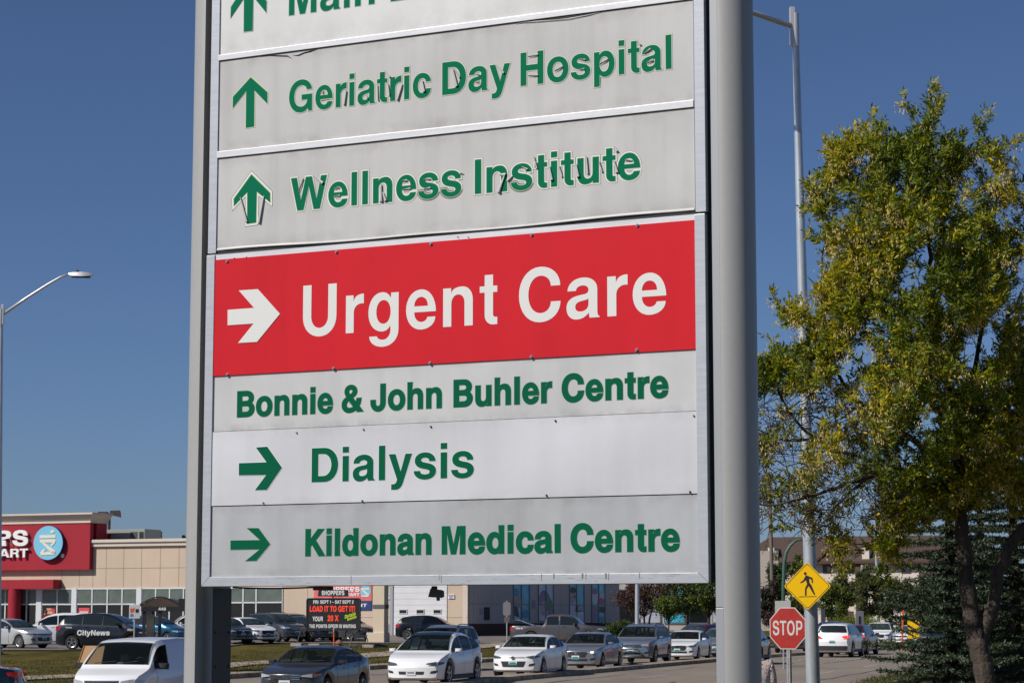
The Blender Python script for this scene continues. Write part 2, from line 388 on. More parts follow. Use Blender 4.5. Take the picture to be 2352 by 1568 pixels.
# ================================================================== GROUND, ROAD
def sstep(a, b, x):
    t = min(1, max(0, (x - a) / (b - a))); return t * t * (3 - 2 * t)
def shift(Y): return .0013 * max(0, Y - 95) ** 2 if Y < 250 else .0013 * 155 ** 2 + .4 * (Y - 250)
def rx(t, Y): return (t + shift(Y) + .292 * Y) / .956          # x of lateral position t at distance Y
def lat(x, Y): return .956 * x - .292 * Y - shift(Y)
def zroad(Y): return -.012 * max(0, 72 - max(Y, 20))
def zt(x, Y):
    t = lat(x, Y)
    if t > -9.85: return zroad(Y) + .14 + .25 * sstep(-8, 2, t)
    if t > -31.2: return zroad(Y)
    a = sstep(-31.4, -43, t) * .75 + .25 * sstep(-33, -60, t)
    zl = .50 + .30 * sstep(143, 150, Y)
    far = sstep(96, 134, Y) * sstep(-17, -15, x) + sstep(78, 106, Y) * (1 - sstep(-17, -15, x))
    return .13 + (zl - .13) * a * far + zroad(Y)

M_grass = mat('grass', (.098, .074, .017), .95, noise=(.55, .38, (1, .35, 1)), bump=(30, .8, .05), col2=(.062, .060, .010), spec=.1)
M_asph = mat('asphalt', (.215, .175, .138), .9, noise=(.35, .22, (1, .25, 1)), bump=(40, .3))
M_lot = mat('lot_asphalt', (.155, .135, .125), .9, noise=(.5, .2), bump=(40, .3))
M_conc = mat('concrete', (.34, .27, .215), .9, noise=(1.4, .22), bump=(20, .4))
M_kerb = mat('kerb_concrete', (.30, .24, .185), .9, noise=(2.2, .45), bump=(14, .8), col2=(.20, .17, .10))
M_line = mat('road_paint', (.42, .38, .34), .8, noise=(3, .3))

def grid_sheet(name, xs, ys, zf, m, kind='structure'):
    mb = MB(); nx = len(xs)
    vs = [(x, y, zf(x, y)) for y in ys for x in xs]
    fs = [(j * nx + i, j * nx + i + 1, (j + 1) * nx + i + 1, (j + 1) * nx + i) for j in range(len(ys) - 1) for i in range(nx - 1)]
    mb.add(vs, fs)
    o = mb.build(name, m, smooth=True, fix=False); o['kind'] = kind; return o
xs = [-3000, -800, -300, -150, -100] + [-80 + i for i in range(160)] + [90, 120, 200, 400, 1000, 3000]
ys = [-300, -50, 0, 20, 40, 50, 60] + [64 + 2 * i for i in range(68)] + [210, 230, 260, 300, 400, 700, 1500, 4000]
grid_sheet('ground', xs, ys, lambda x, y: zt(x, y) - .03 - (.12 if -31.6 < lat(x, y) < -9.3 else 0), M_grass)

def band(name, t0, t1, z0, m, Y0=35, Y1=330, dY=4, kerb=0, parent=None):
    """strip following the road between lateral positions t0..t1; kerb > 0 gives it sides"""
    mb = MB(); n = int((Y1 - Y0) / dY) + 1; vs = []
    for i in range(n):
        Y = Y0 + dY * i; z = zroad(Y) + z0
        for t in ((t0, t1) if not kerb else (t0, t0, t1, t1)):
            vs.append([rx(t, Y), Y, z])
    k = 2 if not kerb else 4
    if kerb:
        for i in range(n):
            vs[i * 4][2] -= kerb; vs[i * 4 + 3][2] -= kerb
            vs[i * 4 + 1][0] += .03; vs[i * 4 + 2][0] -= .03
    fs = []
    for i in range(n - 1):
        for j in range(k - 1):
            a = i * k + j; fs.append((a, a + 1, a + 1 + k, a + k))
    if kerb: fs += [(0, 1, 2, 3), tuple((n - 1) * 4 + q for q in (3, 2, 1, 0))]
    mb.add(vs, fs)
    o = mb.build(name, m, parent, fix=False); 
    if not parent: o['kind'] = 'structure'
    return o
band('road', -31.25, -10.0, .0, M_asph)
# side street at the crossing under the camera side of the sign
band('median', -22.25, -21.38, .15, M_kerb, Y1=250, kerb=.2, dY=1.5)
band('kerb', -31.45, -31.2, .16, M_kerb, kerb=.25, dY=1.5)
band('kerb_near', -10.05, -9.8, .15, M_kerb, kerb=.25, Y0=30)
band('boulevard_strip', -32.25, -31.46, .165, M_conc, dY=2)
def marks(name, t, dash, gap, Y0, Y1, w=.13, off=0):
    mb = MB(); Y = Y0
    while Y < Y1:
        Ye = min(Y + dash, Y1); k = max(1, int((Ye - Y) / 4))
        for i in range(k):
            a = Y + (Ye - Y) * i / k; b = Y + (Ye - Y) * (i + 1) / k
            mb.quad((rx(t - w / 2, a), a, zroad(a) + .008), (rx(t + w / 2, a), a, zroad(a) + .008), (rx(t + w / 2, b), b, zroad(b) + .008), (rx(t - w / 2, b), b, zroad(b) + .008))
        Y += dash + gap
    o = mb.build(name, M_line, fix=False); o['kind'] = 'structure'
marks('lane_marking', -18.3, 4, 9, 77, 300)
marks('lane_marking', -13.4, 4.2, 7.5, 70, 300)
marks('lane_marking', -27.0, 4, 9, 60, 300)
marks('lane_marking_solid', -16.4, 30, 200, 104, 140)

# asphalt wear: tar seams along the lanes
mb = MB()
for t in (-19.9, -16.2, -12.1, -28.4, -24.6):
    Y = 45
    while Y < 260:
        l = rnd.uniform(5, 16)
        for i in range(6):
            a = Y + l * i / 6; b = Y + l * (i + 1) / 6; j0 = .08 * math.sin(a); j1 = .08 * math.sin(b)
            mb.quad((rx(t + j0, a), a, zroad(a) + .005), (rx(t + j0 + .09, a), a, zroad(a) + .005), (rx(t + j1 + .09, b), b, zroad(b) + .005), (rx(t + j1, b), b, zroad(b) + .005))
        Y += l + rnd.uniform(1, 14)
o = mb.build('tar_seams', mat('tar', (.05, .045, .042), .7), fix=False); o['kind'] = 'structure'

def path_strip(name, pts, w, m, dz=.02):
    mb = MB(); vs = []
    P = []
    for a, b in zip(pts, pts[1:]):
        n = max(1, int(math.hypot(b[0] - a[0], b[1] - a[1]) / 2.5))
        P += [(a[0] + (b[0] - a[0]) * i / n, a[1] + (b[1] - a[1]) * i / n) for i in range(n)]
    P.append(pts[-1])
    for i, p in enumerate(P):
        a = P[max(i - 1, 0)]; b = P[min(i + 1, len(P) - 1)]
        d = math.hypot(b[0] - a[0], b[1] - a[1]); nx, ny = (b[1] - a[1]) / d, -(b[0] - a[0]) / d
        for s in (-1, 0, 1):
            x = p[0] + nx * w / 2 * s; y = p[1] + ny * w / 2 * s
            vs.append((x, y, zt(x, y) + dz))
    fs = [(i * 3 + j, i * 3 + j + 1, i * 3 + j + 4, i * 3 + j + 3) for i in range(len(P) - 1) for j in (0, 1)]
    mb.add(vs, fs); o = mb.build(name, m, smooth=True, fix=False); o['kind'] = 'structure'
path_strip('sidewalk', [(-30, 62), (-16.2, 71), (-12.6, 78), (-11.6, 92), (-1.8, 129), (4.5, 149)], 2.4, M_conc)
# parking lot sheet and its raised kerb
LOT = [(-75, 103), (-26, 106), (-16.3, 108), (-15.6, 133.5), (-8, 135.5), (-1.5, 136), (1.5, 134), (3.2, 131)]
def lot_y(x):
    return float(np.interp(x, [p[0] for p in LOT], [p[1] for p in LOT]))
mb = MB(); vs = []; nx = 60; ny = 30
for j in range(ny + 1):
    for i in range(nx + 1):
        x = -75 + 90 * i / nx
        y0 = lot_y(x) if x < 3.2 else 131 + (x - 3.2) * 3.35
        y = y0 + (235 - y0) * (j / ny) ** 1.3
        vs.append((x, y, zt(x, y) + .015))
mb.add(vs, [(j * (nx + 1) + i, j * (nx + 1) + i + 1, (j + 1) * (nx + 1) + i + 1, (j + 1) * (nx + 1) + i) for j in range(ny) for i in range(nx)])
o = mb.build('parking_lot', M_lot, smooth=True, fix=False); o['kind'] = 'structure'

# ================================================================== THE HOSPITAL SIGN
SA = math.atan2(-.444, .896)
R0 = at(1604, 1341, 12.0)
SF = Frame((R0.x, R0.y, 0), SA)
M_alu = mat('aluminium_frame', (.50, .515, .54), .38, .35, noise=(5, .10, (1, 1, 9)), bump=(60, .03))
M_alub = mat('aluminium_scuffed', (.66, .66, .67), .4, .2, noise=(3.5, .12, (1, 1, 14)), bump=(50, .04))
M_white = mat('sign_vinyl_white', (.645, .645, .635), .5, noise=(.9, .05), bump=(.8, .35, .12, 0), streak=(8, .05), grime=.25)
M_vinyl = mat('sign_vinyl_weathered', (.50, .492, .480), .5, noise=(1.6, .07), bump=(1.1, .45, .10, .6), streak=(9, .12), grime=.4)
M_vinyl2 = mat('sign_vinyl_grey', (.535, .532, .532), .42, noise=(1.8, .07), bump=(1.2, .45, .10, .6), streak=(7, .10), grime=.45)
M_alupan = mat('sign_sheet_white', (.60, .605, .63), .26, noise=(.7, .06), bump=(1.1, .6, .16, 0), streak=(6, .06), grime=.2)
M_alugrey = mat('sign_sheet_grey', (.42, .427, .437), .30, noise=(1.1, .14), bump=(1.0, .6, .16, 0), streak=(7, .12), grime=.35)
M_red = mat('sign_vinyl_red', (.60, .018, .028), .5, noise=(.8, .07), spec=.10, streak=(6, .06))
M_lett = mat('letter_white', (.70, .70, .67), .45)
M_green = mat('letter_green', (.002, .150, .075), .7, spec=.06)
M_green2 = mat('letter_green_dark', (.002, .105, .050), .7, spec=.06)
M_halo_y = mat('letter_edge_pale', (.55, .60, .36), .5)
M_halo_w = mat('letter_backing_white', (.78, .78, .77), .5)
M_halo_d = mat('letter_outline_grey', (.13, .12, .12), .6)
M_halo_g = mat('letter_edge_grey', (.43, .50, .44), .5)
M_dark = mat('dark_gap', (.02, .02, .02), .7)
M_darkm = mat('dark_painted_metal', (.055, .052, .048), .5, .2)
M_post = mat('post_silver_paint', (.40, .395, .38), .45, .15, noise=(30, .03), bump=(120, .05), streak=(3, .04))
M_post2 = mat('post_tube_paint', (.36, .37, .38), .45, .3)
M_steel = mat('galvanised_bolt', (.45, .46, .47), .3, .9)
M_rust = mat('rusty_screw', (.16, .09, .05), .7, .3)
M_curl = mat('curled_vinyl', (.46, .455, .45), .4)

sign = SF.empty('hospital_sign', label='tall grey and red hospital directory sign between two round silver posts', cat='sign')
def sbox(name, px0, px1, pyt, pyb, y0, y1, m, ref=None, bevel=.002, parent=sign):
    """box whose face at local y0 spans columns px0..px1 and heights given by pixels (x, y)"""
    zt_ = SF.px(*pyt, yo=y0)[1]; zb_ = SF.px(*pyb, yo=y0)[1]
    xa = SF.px(*px0, yo=y0)[0]; xb = SF.px(*px1, yo=y0)[0]
    return MB().box(xa, xb, y0, y1, zb_, zt_).build(name, m, parent, bevel=bevel), (xa, xb, zb_, zt_)
# common verticals (local x)
XL = SF.px(489.5, 800)[0]; XR = SF.px(1599, 900)[0]
XLo = XL - .058; XRo = XR + .060
def Z(px, py, yo=0): return SF.px(px, py, yo)[1]
zb_out = Z(1040, 1342); zb_in = Z(1040, 1319)
z_mid = .5 * (Z(482, 584) + Z(1618, 488))           # seam between the two cabinets
ztop = Z(1040, -420)
# cabinets: frame bars proud, box behind
def bars(name, zlo, zhi, xo=0, bottom=True):
    mb = MB(); yf = .0; yb = .04
    def pr(a): mb.add([(p[0], yf, p[1]) for p in a] + [(p[0], yb, p[1]) for p in a],
                      [(0, 1, 2, 3), (7, 6, 5, 4), (0, 4, 5, 1), (1, 5, 6, 2), (2, 6, 7, 3), (3, 7, 4, 0)])
    wl = XL - XLo; bh = zb_in - zb_out
    if bottom:
        e = .0012
        pr([(XLo, zlo), (XRo - xo, zlo), (XR, zlo + bh - e), (XL, zlo + bh - e)])
        pr([(XLo, zlo + .002), (XL, zlo + bh + e), (XL, zhi), (XLo, zhi)])
        pr([(XRo, zlo + .002), (XRo, zhi), (XR, zhi), (XR, zlo + bh + e)])
    else:
        pr([(XLo, zlo), (XL, zlo), (XL, zhi), (XLo, zhi)]); pr([(XRo, zlo), (XRo, zhi), (XR, zhi), (XR, zlo)])
    return mb
cabl = bars('cabinet_frame', zb_out, z_mid - .006).build('cabinet_frame', M_alu, sign, bevel=.0015)
for a_, b_ in ((XLo, XL), (XR, XRo)):
    cabu = MB().box(a_, b_, 0, .04, z_mid + .006, ztop).build('cabinet_frame', M_alu, sign, bevel=.0015)
    cabu.location = (.006, .003, 0)      # the upper cabinet sits a little off the lower one
MB().box(XLo + .004, XRo - .004, .041, .075, zb_out + .004, ztop).build('cabinet_side', M_darkm, sign)
MB().box(XLo + .05, XRo - .045, .076, .26, zb_out + .03, ztop).build('cabinet_body', M_dark, sign)
MB().box(XLo + .02, XRo - .02, .0762, .24, zb_out + .001, zb_out + .028).build('bottom_plate', M_darkm, sign)
# dark scuffs / joints on the bottom bar
mb = MB()
for px, wd in ((1243, .004), (1271, .007), (1336, .010), (1345, .004), (1390, .009), (1397, .004), (1468, .004), (806, .003), (1013, .003), (1008, .003)):
    x = SF.px(px, 1330)[0]; h = rnd.uniform(.5, 1)
    mb.box(x, x + wd, -.0008, .001, zb_in - (zb_in - zb_out) * h, zb_in - .001)
for _ in range(60):
    x = rnd.uniform(XL + .1, XR - .1); z = rnd.uniform(zb_out + .004, zb_in - .003); l = rnd.uniform(.005, .05)
    mb.box(x, x + l, -.0006, .001, z, z + .0008)
mb.build('scuff_marks', mat('scuff', (.16, .16, .16), .7), cabl)

PY = .012                                            # depth of the panel faces
def panel(name, z0, z1, m, y=PY, label=None, x0=None, x1=None, wavy=0, lift=0):
    mb = MB(); xa = (XL if x0 is None else x0); xb = (XR if x1 is None else x1)
    n = 60; vs = []
    for i in range(n + 1):
        u = i / n; x = xa + (xb - xa) * u
        wv = wavy * (.5 * math.sin(9 * u + z0) + .5 * math.sin(23 * u + 1 + z0)) 
        for (z, yy) in ((z0 + wv * .5, y + .0), (z0 + (z1 - z0) * .12, y), (z0 + (z1 - z0) * .9, y), (z1 + wv * .3, y)):
            vs.append((x, yy, z))
        vs.append((x, y + .01, z1 + wv * .3)); vs.append((x, y + .01, z0 + wv * .5))
    fs = []
    for i in range(n):
        for j in range(6):
            a = i * 6 + j; b = i * 6 + (j + 1) % 6; fs.append((a, a + 6, b + 6, b))
    fs += [(0, 1, 2, 3, 4, 5), tuple(n * 6 + k for k in (5, 4, 3, 2, 1, 0))]
    mb.add(vs, fs)
    o = mb.build(name, m, sign, smooth=True, angle=30)
    if label: o['label'] = label
    return o
# heights of the joints (averaged from both ends)
def zj(yl, yr, xl=492, xr=1599): return .5 * (Z(xl, yl, PY) + Z(xr, yr, PY))
z_b1t, z_b1b = zj(127, -13), zj(142.5, -1)
z_b2t, z_b2b = zj(350.5, 229.5), zj(366.5, 246)
z_w = zj(577, 483.5)
z_rt, z_rb = zj(600, 503), zj(866, 799.5)
z_bb, z_db, z_kb = zj(994, 942), zj(1161, 1133), zj(1325, 1314)
p_main = panel('sign_panel', z_b1t, ztop, M_white, label='white panel whose words are cut by the top of the picture')
p_ger = panel('sign_panel', z_b2t, z_b1b, M_vinyl, label='weathered grey panel with cracked top edge')
p_wel = panel('sign_panel', z_w, z_b2b, M_vinyl, label='weathered grey panel with badly peeling letters', wavy=.004)
p_red = panel('sign_panel', z_rb, z_rt, M_red, y=.004, label='bright red panel screwed over the others')
p_bon = panel('sign_panel', z_bb + .003, z_rb + .016, M_vinyl2, label='narrow grey panel without an arrow')
p_dia = panel('sign_panel', z_db, z_bb, M_alupan, y=.006, label='clean white metal panel held by small screws', wavy=.0)
p_kil = panel('sign_panel', z_kb + .001, z_db - .004, M_alugrey, label='darkest grey panel at the bottom')
# divider bars
for (a, b) in ((z_b1b, z_b1t), (z_b2b, z_b2t)):
    mb = MB().box(XL + .001, XR - .001, .002, .03, a + .0025, b)
    mb.build('divider_bar', M_alub, sign, bevel=.0015)
    MB().box(XL + .001, XR - .001, .0118, .03, a - .0015, a + .0025).build('dark_joint', M_dark, sign)  # thin dark strip at the joint under each divider bar
# strip behind the top of the red panel and dark seam over it
MB().box(XL + .001, XR - .001, .008, .03, z_rt - .01, z_rt + .036).build('backing_strip', M_alub, sign)
MB().box(XL + .001, XR - .001, .016, .03, z_rt + .036, z_w + .01).build('dark_joint', M_dark, sign)
# loose lower lip of the weathered panel
mb = MB(); n = 50; vs = []
for i in range(n + 1):
    u = i / n; x = XL + .004 + (XR - XL - .008) * u
    lift = .004 + .010 * math.sin(math.pi * min(1, u * 1.05)) ** 2 + .0015 * math.sin(31 * u)
    zz = z_w + .004 - .014 * math.sin(math.pi * u) ** 1.5 + .003 * math.sin(17 * u)
    vs += [(x, .011, zz + .014), (x, .011 - lift * .7, zz + .004), (x, .011 - lift, zz), (x, .012, zz - .003)]
mb.add(vs, [(i * 4 + j, i * 4 + j + 4, i * 4 + j + 5, i * 4 + j + 1) for i in range(n) for j in range(3)])
mb.build('loose_edge', M_vinyl, p_wel, smooth=True)
MB().box(XL + .002, XR - .002, .004, .0155, z_rt + .036, z_rt + .0375).build('seam_rail', M_darkm, sign)
# seams: thin dark lines between lower panels
for z, y in ((z_rb + .0165, .0105), (z_bb + .0005, .0115), (z_db - .0025, .0115)):
    MB().box(XL + .002, XR - .002, y - .0008 if y < .011 else .0105, .02, z, z + .0026).build('dark_joint', M_dark, sign)

# lettering on the sign
GY = {}
def word(text, xl, xr, base, cap, yo, mats, layers, name, parent, sp=0):
    """base=(px,py) gives the baseline height, cap=(px,py) the cap height; layers=(offset, depth, mat index)"""
    z0 = SF.px(*base, yo=yo)[1]; z1 = SF.px(*cap, yo=yo)[1]
    xa = SF.uz(xl, z0, yo); xb = SF.uz(xr, z0 + (z1 - z0) * .5, yo)
    mb = MB()
    for off, d, mi in layers:
        text_into(mb, text, lambda x, z, st, d=d: (xa + x, yo - d - st * .00015, z0 + z), off=off, m=mi, fit=(xb - xa, z1 - z0), stag=1, sp=sp)
    return mb.build(name, mats, parent, fix=False)
G3 = [M_green, M_halo_y, M_halo_w, M_halo_d]
lay0 = [(0, .0016, 0), (13, .0008, 1)]
lay1 = [(0, .0026, 0), (12, .002, 1), (19, .0013, 2), (24, .0006, 3)]
lay2 = [(0, .0030, 0), (13, .0024, 1), (30, .0016, 2), (36, .0008, 3)]
G0 = [M_green, M_halo_g]
b0 = (664, 36.6)
for t, a, b in (('Main', 663.8, 860.6), ('En', 897.7, 1046)):
    word(t, a, b, b0, (664, -38), PY, G0, lay0, 'lettering', p_main)
for t, a, b in (('Geriatric', 664, 990), ('Day', 1016, 1172), ('Hospital', 1196, 1542.5)):
    word(t, a, b, (1196, 198.3), (1196, 122.5), PY, G3, lay1, 'lettering', p_ger, sp=-6)
for t, a, b in (('Wellness', 668, 1060), ('Institute', 1091, 1471)):
    word(t, a, b, (1091, 446), (1091, 367.5), PY, G3, lay2, 'lettering', p_wel, sp=-4)
for t, a, b in (('Urgent', 695, 1143), ('Care', 1191.5, 1531)):
    word(t, a, b, (1015, 752), (1015, 631.5), .004, [M_lett], [(-4, .001, 0)], 'lettering', p_red, sp=14)
G4 = [M_green2, M_halo_g]
for t, a, b in (('Bonnie', 545.5, 764), ('&', 786, 834), ('John', 852, 1014), ('Buhler', 1043, 1267), ('Centre', 1291.5, 1534)):
    word(t, a, b, (1043, 934), (1043, 873.5), PY, G4, [(20, .0016, 0), (29, .0008, 1)], 'lettering', p_bon, sp=4)
word('Dialysis', 716, 1088.5, (716, 1107), (716, 1029.3), .006, [M_green2, M_halo_w], [(3, .0016, 0), (12, .0008, 1)], 'lettering', p_dia, sp=0)
for t, a, b in (('Kildonan', 702.5, 990), ('Medical', 1016, 1286.5), ('Centre', 1312, 1560)):
    word(t, a, b, (1016, 1271), (1016, 1209.5), PY, G4, [(22, .0016, 0), (30, .0008, 1)], 'lettering', p_kil, sp=4)
# arrows, drawn on the panels
def arrow(pts, yo, mats, parent, halo=.006, lx=1.0):
    P = [SF.px(x, y, yo) for x, y in pts]
    if area(P) < 0: P = P[::-1]
    mb = MB()
    for i, (o_, d, mi) in enumerate(([(0, .003, 0)] + ([(halo, .0016, 1)] if halo else []) + ([(halo * 2.2, .0012, 2), (halo * 2.7, .0008, 3)] if len(mats) > 3 else []))):
        q = offs(P, o_); v = [Vector((a, b, 0)) for a, b in q]; tr = tessellate_polygon([v])
        fs = []
        for t in tr:
            a, b, c = (v[k] for k in t); fs.append(tuple(t) if (b - a).cross(c - a).z > 0 else tuple(t)[::-1])
        mb.add([(a, yo - d, b) for a, b in q], fs, mi)
    return mb.build('arrow', mats, parent, fix=False)
arrow([(570.5, -44), (612.5, 3), (612, 30), (582, -7), (580.5, 71), (560.5, 73.5), (561, -4), (530, 42), (531, 17)], PY, G0, p_main, .005)
arrow([(576.5, 178), (614.5, 212), (614.5, 239), (584.5, 208), (584, 291), (565, 294), (566, 209), (535, 248.5), (535.5, 223)], PY, G3[:2], p_ger, .006)
arrow([(578, 401), (620.5, 443), (621, 465), (590, 440), (588.5, 511), (568.5, 514), (568.5, 441), (538, 473), (537.5, 457)], PY, G3, p_wel, .0065)
arrow([(523.5, 711.5), (584, 707), (549, 667), (593, 664), (643.6, 720.7), (591, 785), (547, 787.7), (583, 743), (523.3, 747)], .004, [M_lett], p_red, 0)
arrow([(549.2, 1063), (612.5, 1061), (588, 1027), (614.3, 1025), (648, 1073), (613, 1124.5), (586, 1125), (612, 1090), (549, 1091)], .006, [M_green2, M_halo_w], p_dia, .004)
arrow([(529.8, 1240.2), (597.5, 1239.5), (567, 1212), (594.5, 1212), (621, 1248.3), (589, 1287), (564, 1287.4), (597.5, 1260.3), (529.6, 1261.6)], PY, G4, p_kil, .004)

# curled flaps of vinyl inside the peeling letters (pixel ends, width)
def curl(a, b, w, parent, k=1):
    A = SF.px(*a, yo=PY); B = SF.px(*b, yo=PY); mb = MB()
    dx, dz = B[0] - A[0], B[1] - A[1]; l = math.hypot(dx, dz); nx, nz = -dz / l, dx / l; w *= 1.1
    vs = []; n = 7
    for i in range(5):
        t = i / 4; r = w * (.45 + .55 * t)
        for j in range(n):
            q = math.pi * 1.35 * j / (n - 1)
            o1 = (1 - math.cos(q)) * r * k; o2 = math.sin(q) * r
            vs.append((A[0] + dx * t + nx * o1, PY - .0035 - max(0, o2) * .7 - .0012 * j, A[1] + dz * t + nz * o1))
    mb.add(vs, [(i * n + j, i * n + j + 1, (i + 1) * n + j + 1, (i + 1) * n + j) for i in range(4) for j in range(n - 1)])
    return mb.build('curled_flap', M_curl, parent, smooth=True)
cr = .4252
def c6(x, y): return ((900 + x * cr) / 1.7415, y * cr / 1.7415)
cA = lambda x, y: ((1800 + x * .6698) / 1.7415, y * .6698 / 1.7415)
cB = lambda x, y: ((760 + x * .6697) / 1.7415, y * .6697 / 1.7415)
for a, b, w in ((c6(1140, 850), c6(1112, 985), .008), (c6(1668, 790), c6(1612, 940), .008), (c6(1850, 755), c6(1864, 870), .009), (c6(2138, 645), c6(2170, 820), .009),
                (c6(2150, 650), c6(2205, 740), .006), (c6(930, 895), c6(940, 865), .004), (c6(1535, 790), c6(1540, 905), .006), (c6(1330, 900), c6(1338, 935), .005),
                (c6(1522, 690), c6(1548, 735), .006), (c6(1436, 800), c6(1438, 950), .004),
                (cA(470, 345), cA(530, 335), .006), (cA(470, 458), cA(528, 458), .006), (cA(630, 430), cA(678, 406), .007), (cA(775, 360), cA(810, 365), .005),
                (cA(775, 420), cA(805, 420), .005), (cA(898, 390), cA(950, 362), .007), (cA(1165, 325), cA(1205, 300), .006), (cA(1180, 382), cA(1218, 368), .007),
                (cA(160, 450), cA(182, 455), .005), (cA(160, 500), cA(180, 495), .005), (cA(285, 400), cA(318, 445), .007), (cA(1115, 250), cA(1135, 275), .006)):
    curl(a, b, w, p_ger)
for a, b, w in ((cB(655, 1150), cB(685, 1070), .006), (cB(740, 1055), cB(790, 1105), .010), (cB(865, 1130), cB(895, 1125), .005), (cB(862, 1178), cB(900, 1175), .005),
                (cB(1140, 1100), cB(1135, 1205), .010), (cB(1150, 1150), cB(1162, 1205), .010), (cB(1270, 1085), cB(1300, 1085), .006), (cB(1275, 1138), cB(1320, 1135), .006),
                (cB(1400, 1080), cB(1440, 1075), .006), (cB(1400, 1135), cB(1440, 1130), .006), (cB(300, 1180), cB(335, 1330), .008), (cB(440, 1170), cB(405, 1330), .010),
                (cA(430, 1000), cA(462, 1020), .006), (cA(300, 1050), cA(330, 1060), .012), (cA(322, 1050), cA(280, 1145), .012), (cA(590, 990), cA(600, 1080), .010),
                (cA(650, 990), cA(665, 1060), .006), (cA(750, 980), cA(758, 1060), .010), (cA(815, 935), cA(818, 1040), .006), (cA(975, 960), cA(990, 1035), .010),
                (cA(1048, 960), cA(1085, 966), .007), (cA(500, 935), cA(515, 1010), .006), (cA(890, 965), cA(905, 1030), .005), (cA(982, 880), cA(992, 910), .008), (cA(58, 1045), cA(80, 1040), .006), (cA(375, 1050), cA(340, 1075), .006)):
    curl(a, b, w, p_wel)
# torn vinyl along the upper edge of the upper weathered panel
def tear(pts, thick, parent):
    mb = MB(); vs = []
    for i, p in enumerate(pts):
        a = SF.px(*p, yo=PY); w = thick * (.15 + math.sin(math.pi * i / (len(pts) - 1)) * rnd.uniform(.7, 1.2))
        vs += [(a[0], PY - .0012, a[1]), (a[0] + .001, PY - .006 * min(1, w / .006), a[1] - w * .5), (a[0], PY - .0012, a[1] - w)]
    n = len(pts)
    mb.add(vs, [(i * 3 + j, i * 3 + 3 + j, i * 3 + 4 + j, i * 3 + 1 + j) for i in range(n - 1) for j in (0, 1)])
    return mb.build('torn_edge', M_dark if thick < .012 else M_curl, parent)
tear([c6(330, 538), c6(420, 522), c6(520, 522), c6(590, 524), c6(620, 545), c6(630, 552)], .007, p_ger)
tear([c6(640, 525), c6(690, 518), c6(740, 495), c6(800, 480), c6(880, 462)], .008, p_ger)
tear([cA(395, 145), cA(440, 132), cA(520, 124), cA(620, 116), cA(720, 104), cA(820, 90), cA(925, 68)], .016, p_ger)
tear([cA(410, 137), cA(520, 118), cA(650, 110), cA(760, 95), cA(850, 80)], .009, p_ger)
# screws
def screw(px, py, yo, m, r=.010):
    x, z = SF.px(px, py, yo)
    mb = MB().lathe([(0, -.010), (r * .5, -.010), (r * .72, -.008), (r * .75, -.004), (r, -.004), (r, 0), (0, 0)], (x, yo, z), (0, 1, 0), n=10)
    return mb.build('screw', m, sign, smooth=True, angle=40)
for (x, y) in ((522, 600.5), (773, 579), (990, 560.5), (1221.5, 539.5), (1464, 518), (522.5, 860), (766.5, 846), (988, 833.5), (1221, 819.5), (1463, 803.5)):
    screw(x, y, .004, M_steel)
for (x, y) in ((681.5, 993), (835, 985.5), (605, 1154), (832, 1149), (1593.5, 954)):
    screw(x, y, .006, M_steel, .006)
for (x, y) in ((990, 979.5), (1276, 966), (1255.5, 1137), (1585, 1129)):
    screw(x, y, .006, M_rust, .006)
for (x, y) in ((539, 593), (567, 591), (1052, 544.5), (1076, 545)):
    screw(x, y, .0079, M_dark, .003)

# posts: half-round covers on outer sides with a flat inner face, and a steel tube beside each
sign_post_top = ztop + .3
def halfpost(xf, out, zlo, zhi, r=.146, yc=.17):
    mb = MB(); n = 40; vs = []
    prof = [(out * r * math.cos(q), -r * math.sin(q)) for q in [math.pi / 2 - math.pi * k / n for k in range(n + 1)]]
    for z in (zlo, zhi):
        for a, b in prof: vs.append((xf + a, yc + b, z))
    m = n + 1
    fs = [(k, k + 1, k + 1 + m, k + m) for k in range(n)] + [(n, 0, m, m + n), tuple(range(m)), tuple(range(m, 2 * m))]
    mb.add(vs, fs); return mb
yc = .17; r = .146
xLp = SF.px(446.5, 1560, yc - r)[0]; xRp = SF.px(1663.5, 1500, yc - r)[0]
halfpost(xLp, -1, -.4, sign_post_top).build('post', M_post, sign, smooth=True, angle=40)
halfpost(xRp, 1, -.4, sign_post_top).build('post', M_post, sign, smooth=True, angle=40)
ty = .12
xt0 = SF.px(466, 1500, ty)[0]; xt1 = SF.px(485.5, 1500, ty)[0]
MB().box(xt0, xt1, ty, ty + .2, -.4, sign_post_top).build('steel_tube', M_post2, sign, bevel=.003)
xt0 = SF.px(1644.5, 1450, yc - r + .004)[0]
mb = MB().box(xt0, xRp - .0015, yc - r + .004, yc + r - .01, -.4, Z(1654, 1395, yc - r)).build('steel_tube', M_post2, sign, bevel=.003)
mb = MB().box(xt0, xRp - .0015, yc - r + .006, yc + r - .01, Z(1654, 1394, yc - r), sign_post_top).build('steel_tube', M_post2, sign, bevel=.003)
MB().box(xt1 + .001, xt1 + .006, ty + .012, ty + .199, -.4, zb_out - .01).build('shade_plate', mat('shade_plate_dark', (.10, .095, .085), .6), sign)  # added plate, its dark colour stands in for shade on the tube
# rivets on the inner face of the left tube and rail
for (px, py) in ((492, 1530), (527, 1530), (505, 1452), (525, 1452)):
    x, z = SF.px(485.5, py, ty); yy = ty + (.03 if px < 510 else .17)
    MB().lathe([(0, .004), (.008, .003), (.009, 0)], (xt1 + .006, yy, z), (1, 0, 0), n=10).build('rivet', M_dark, sign)
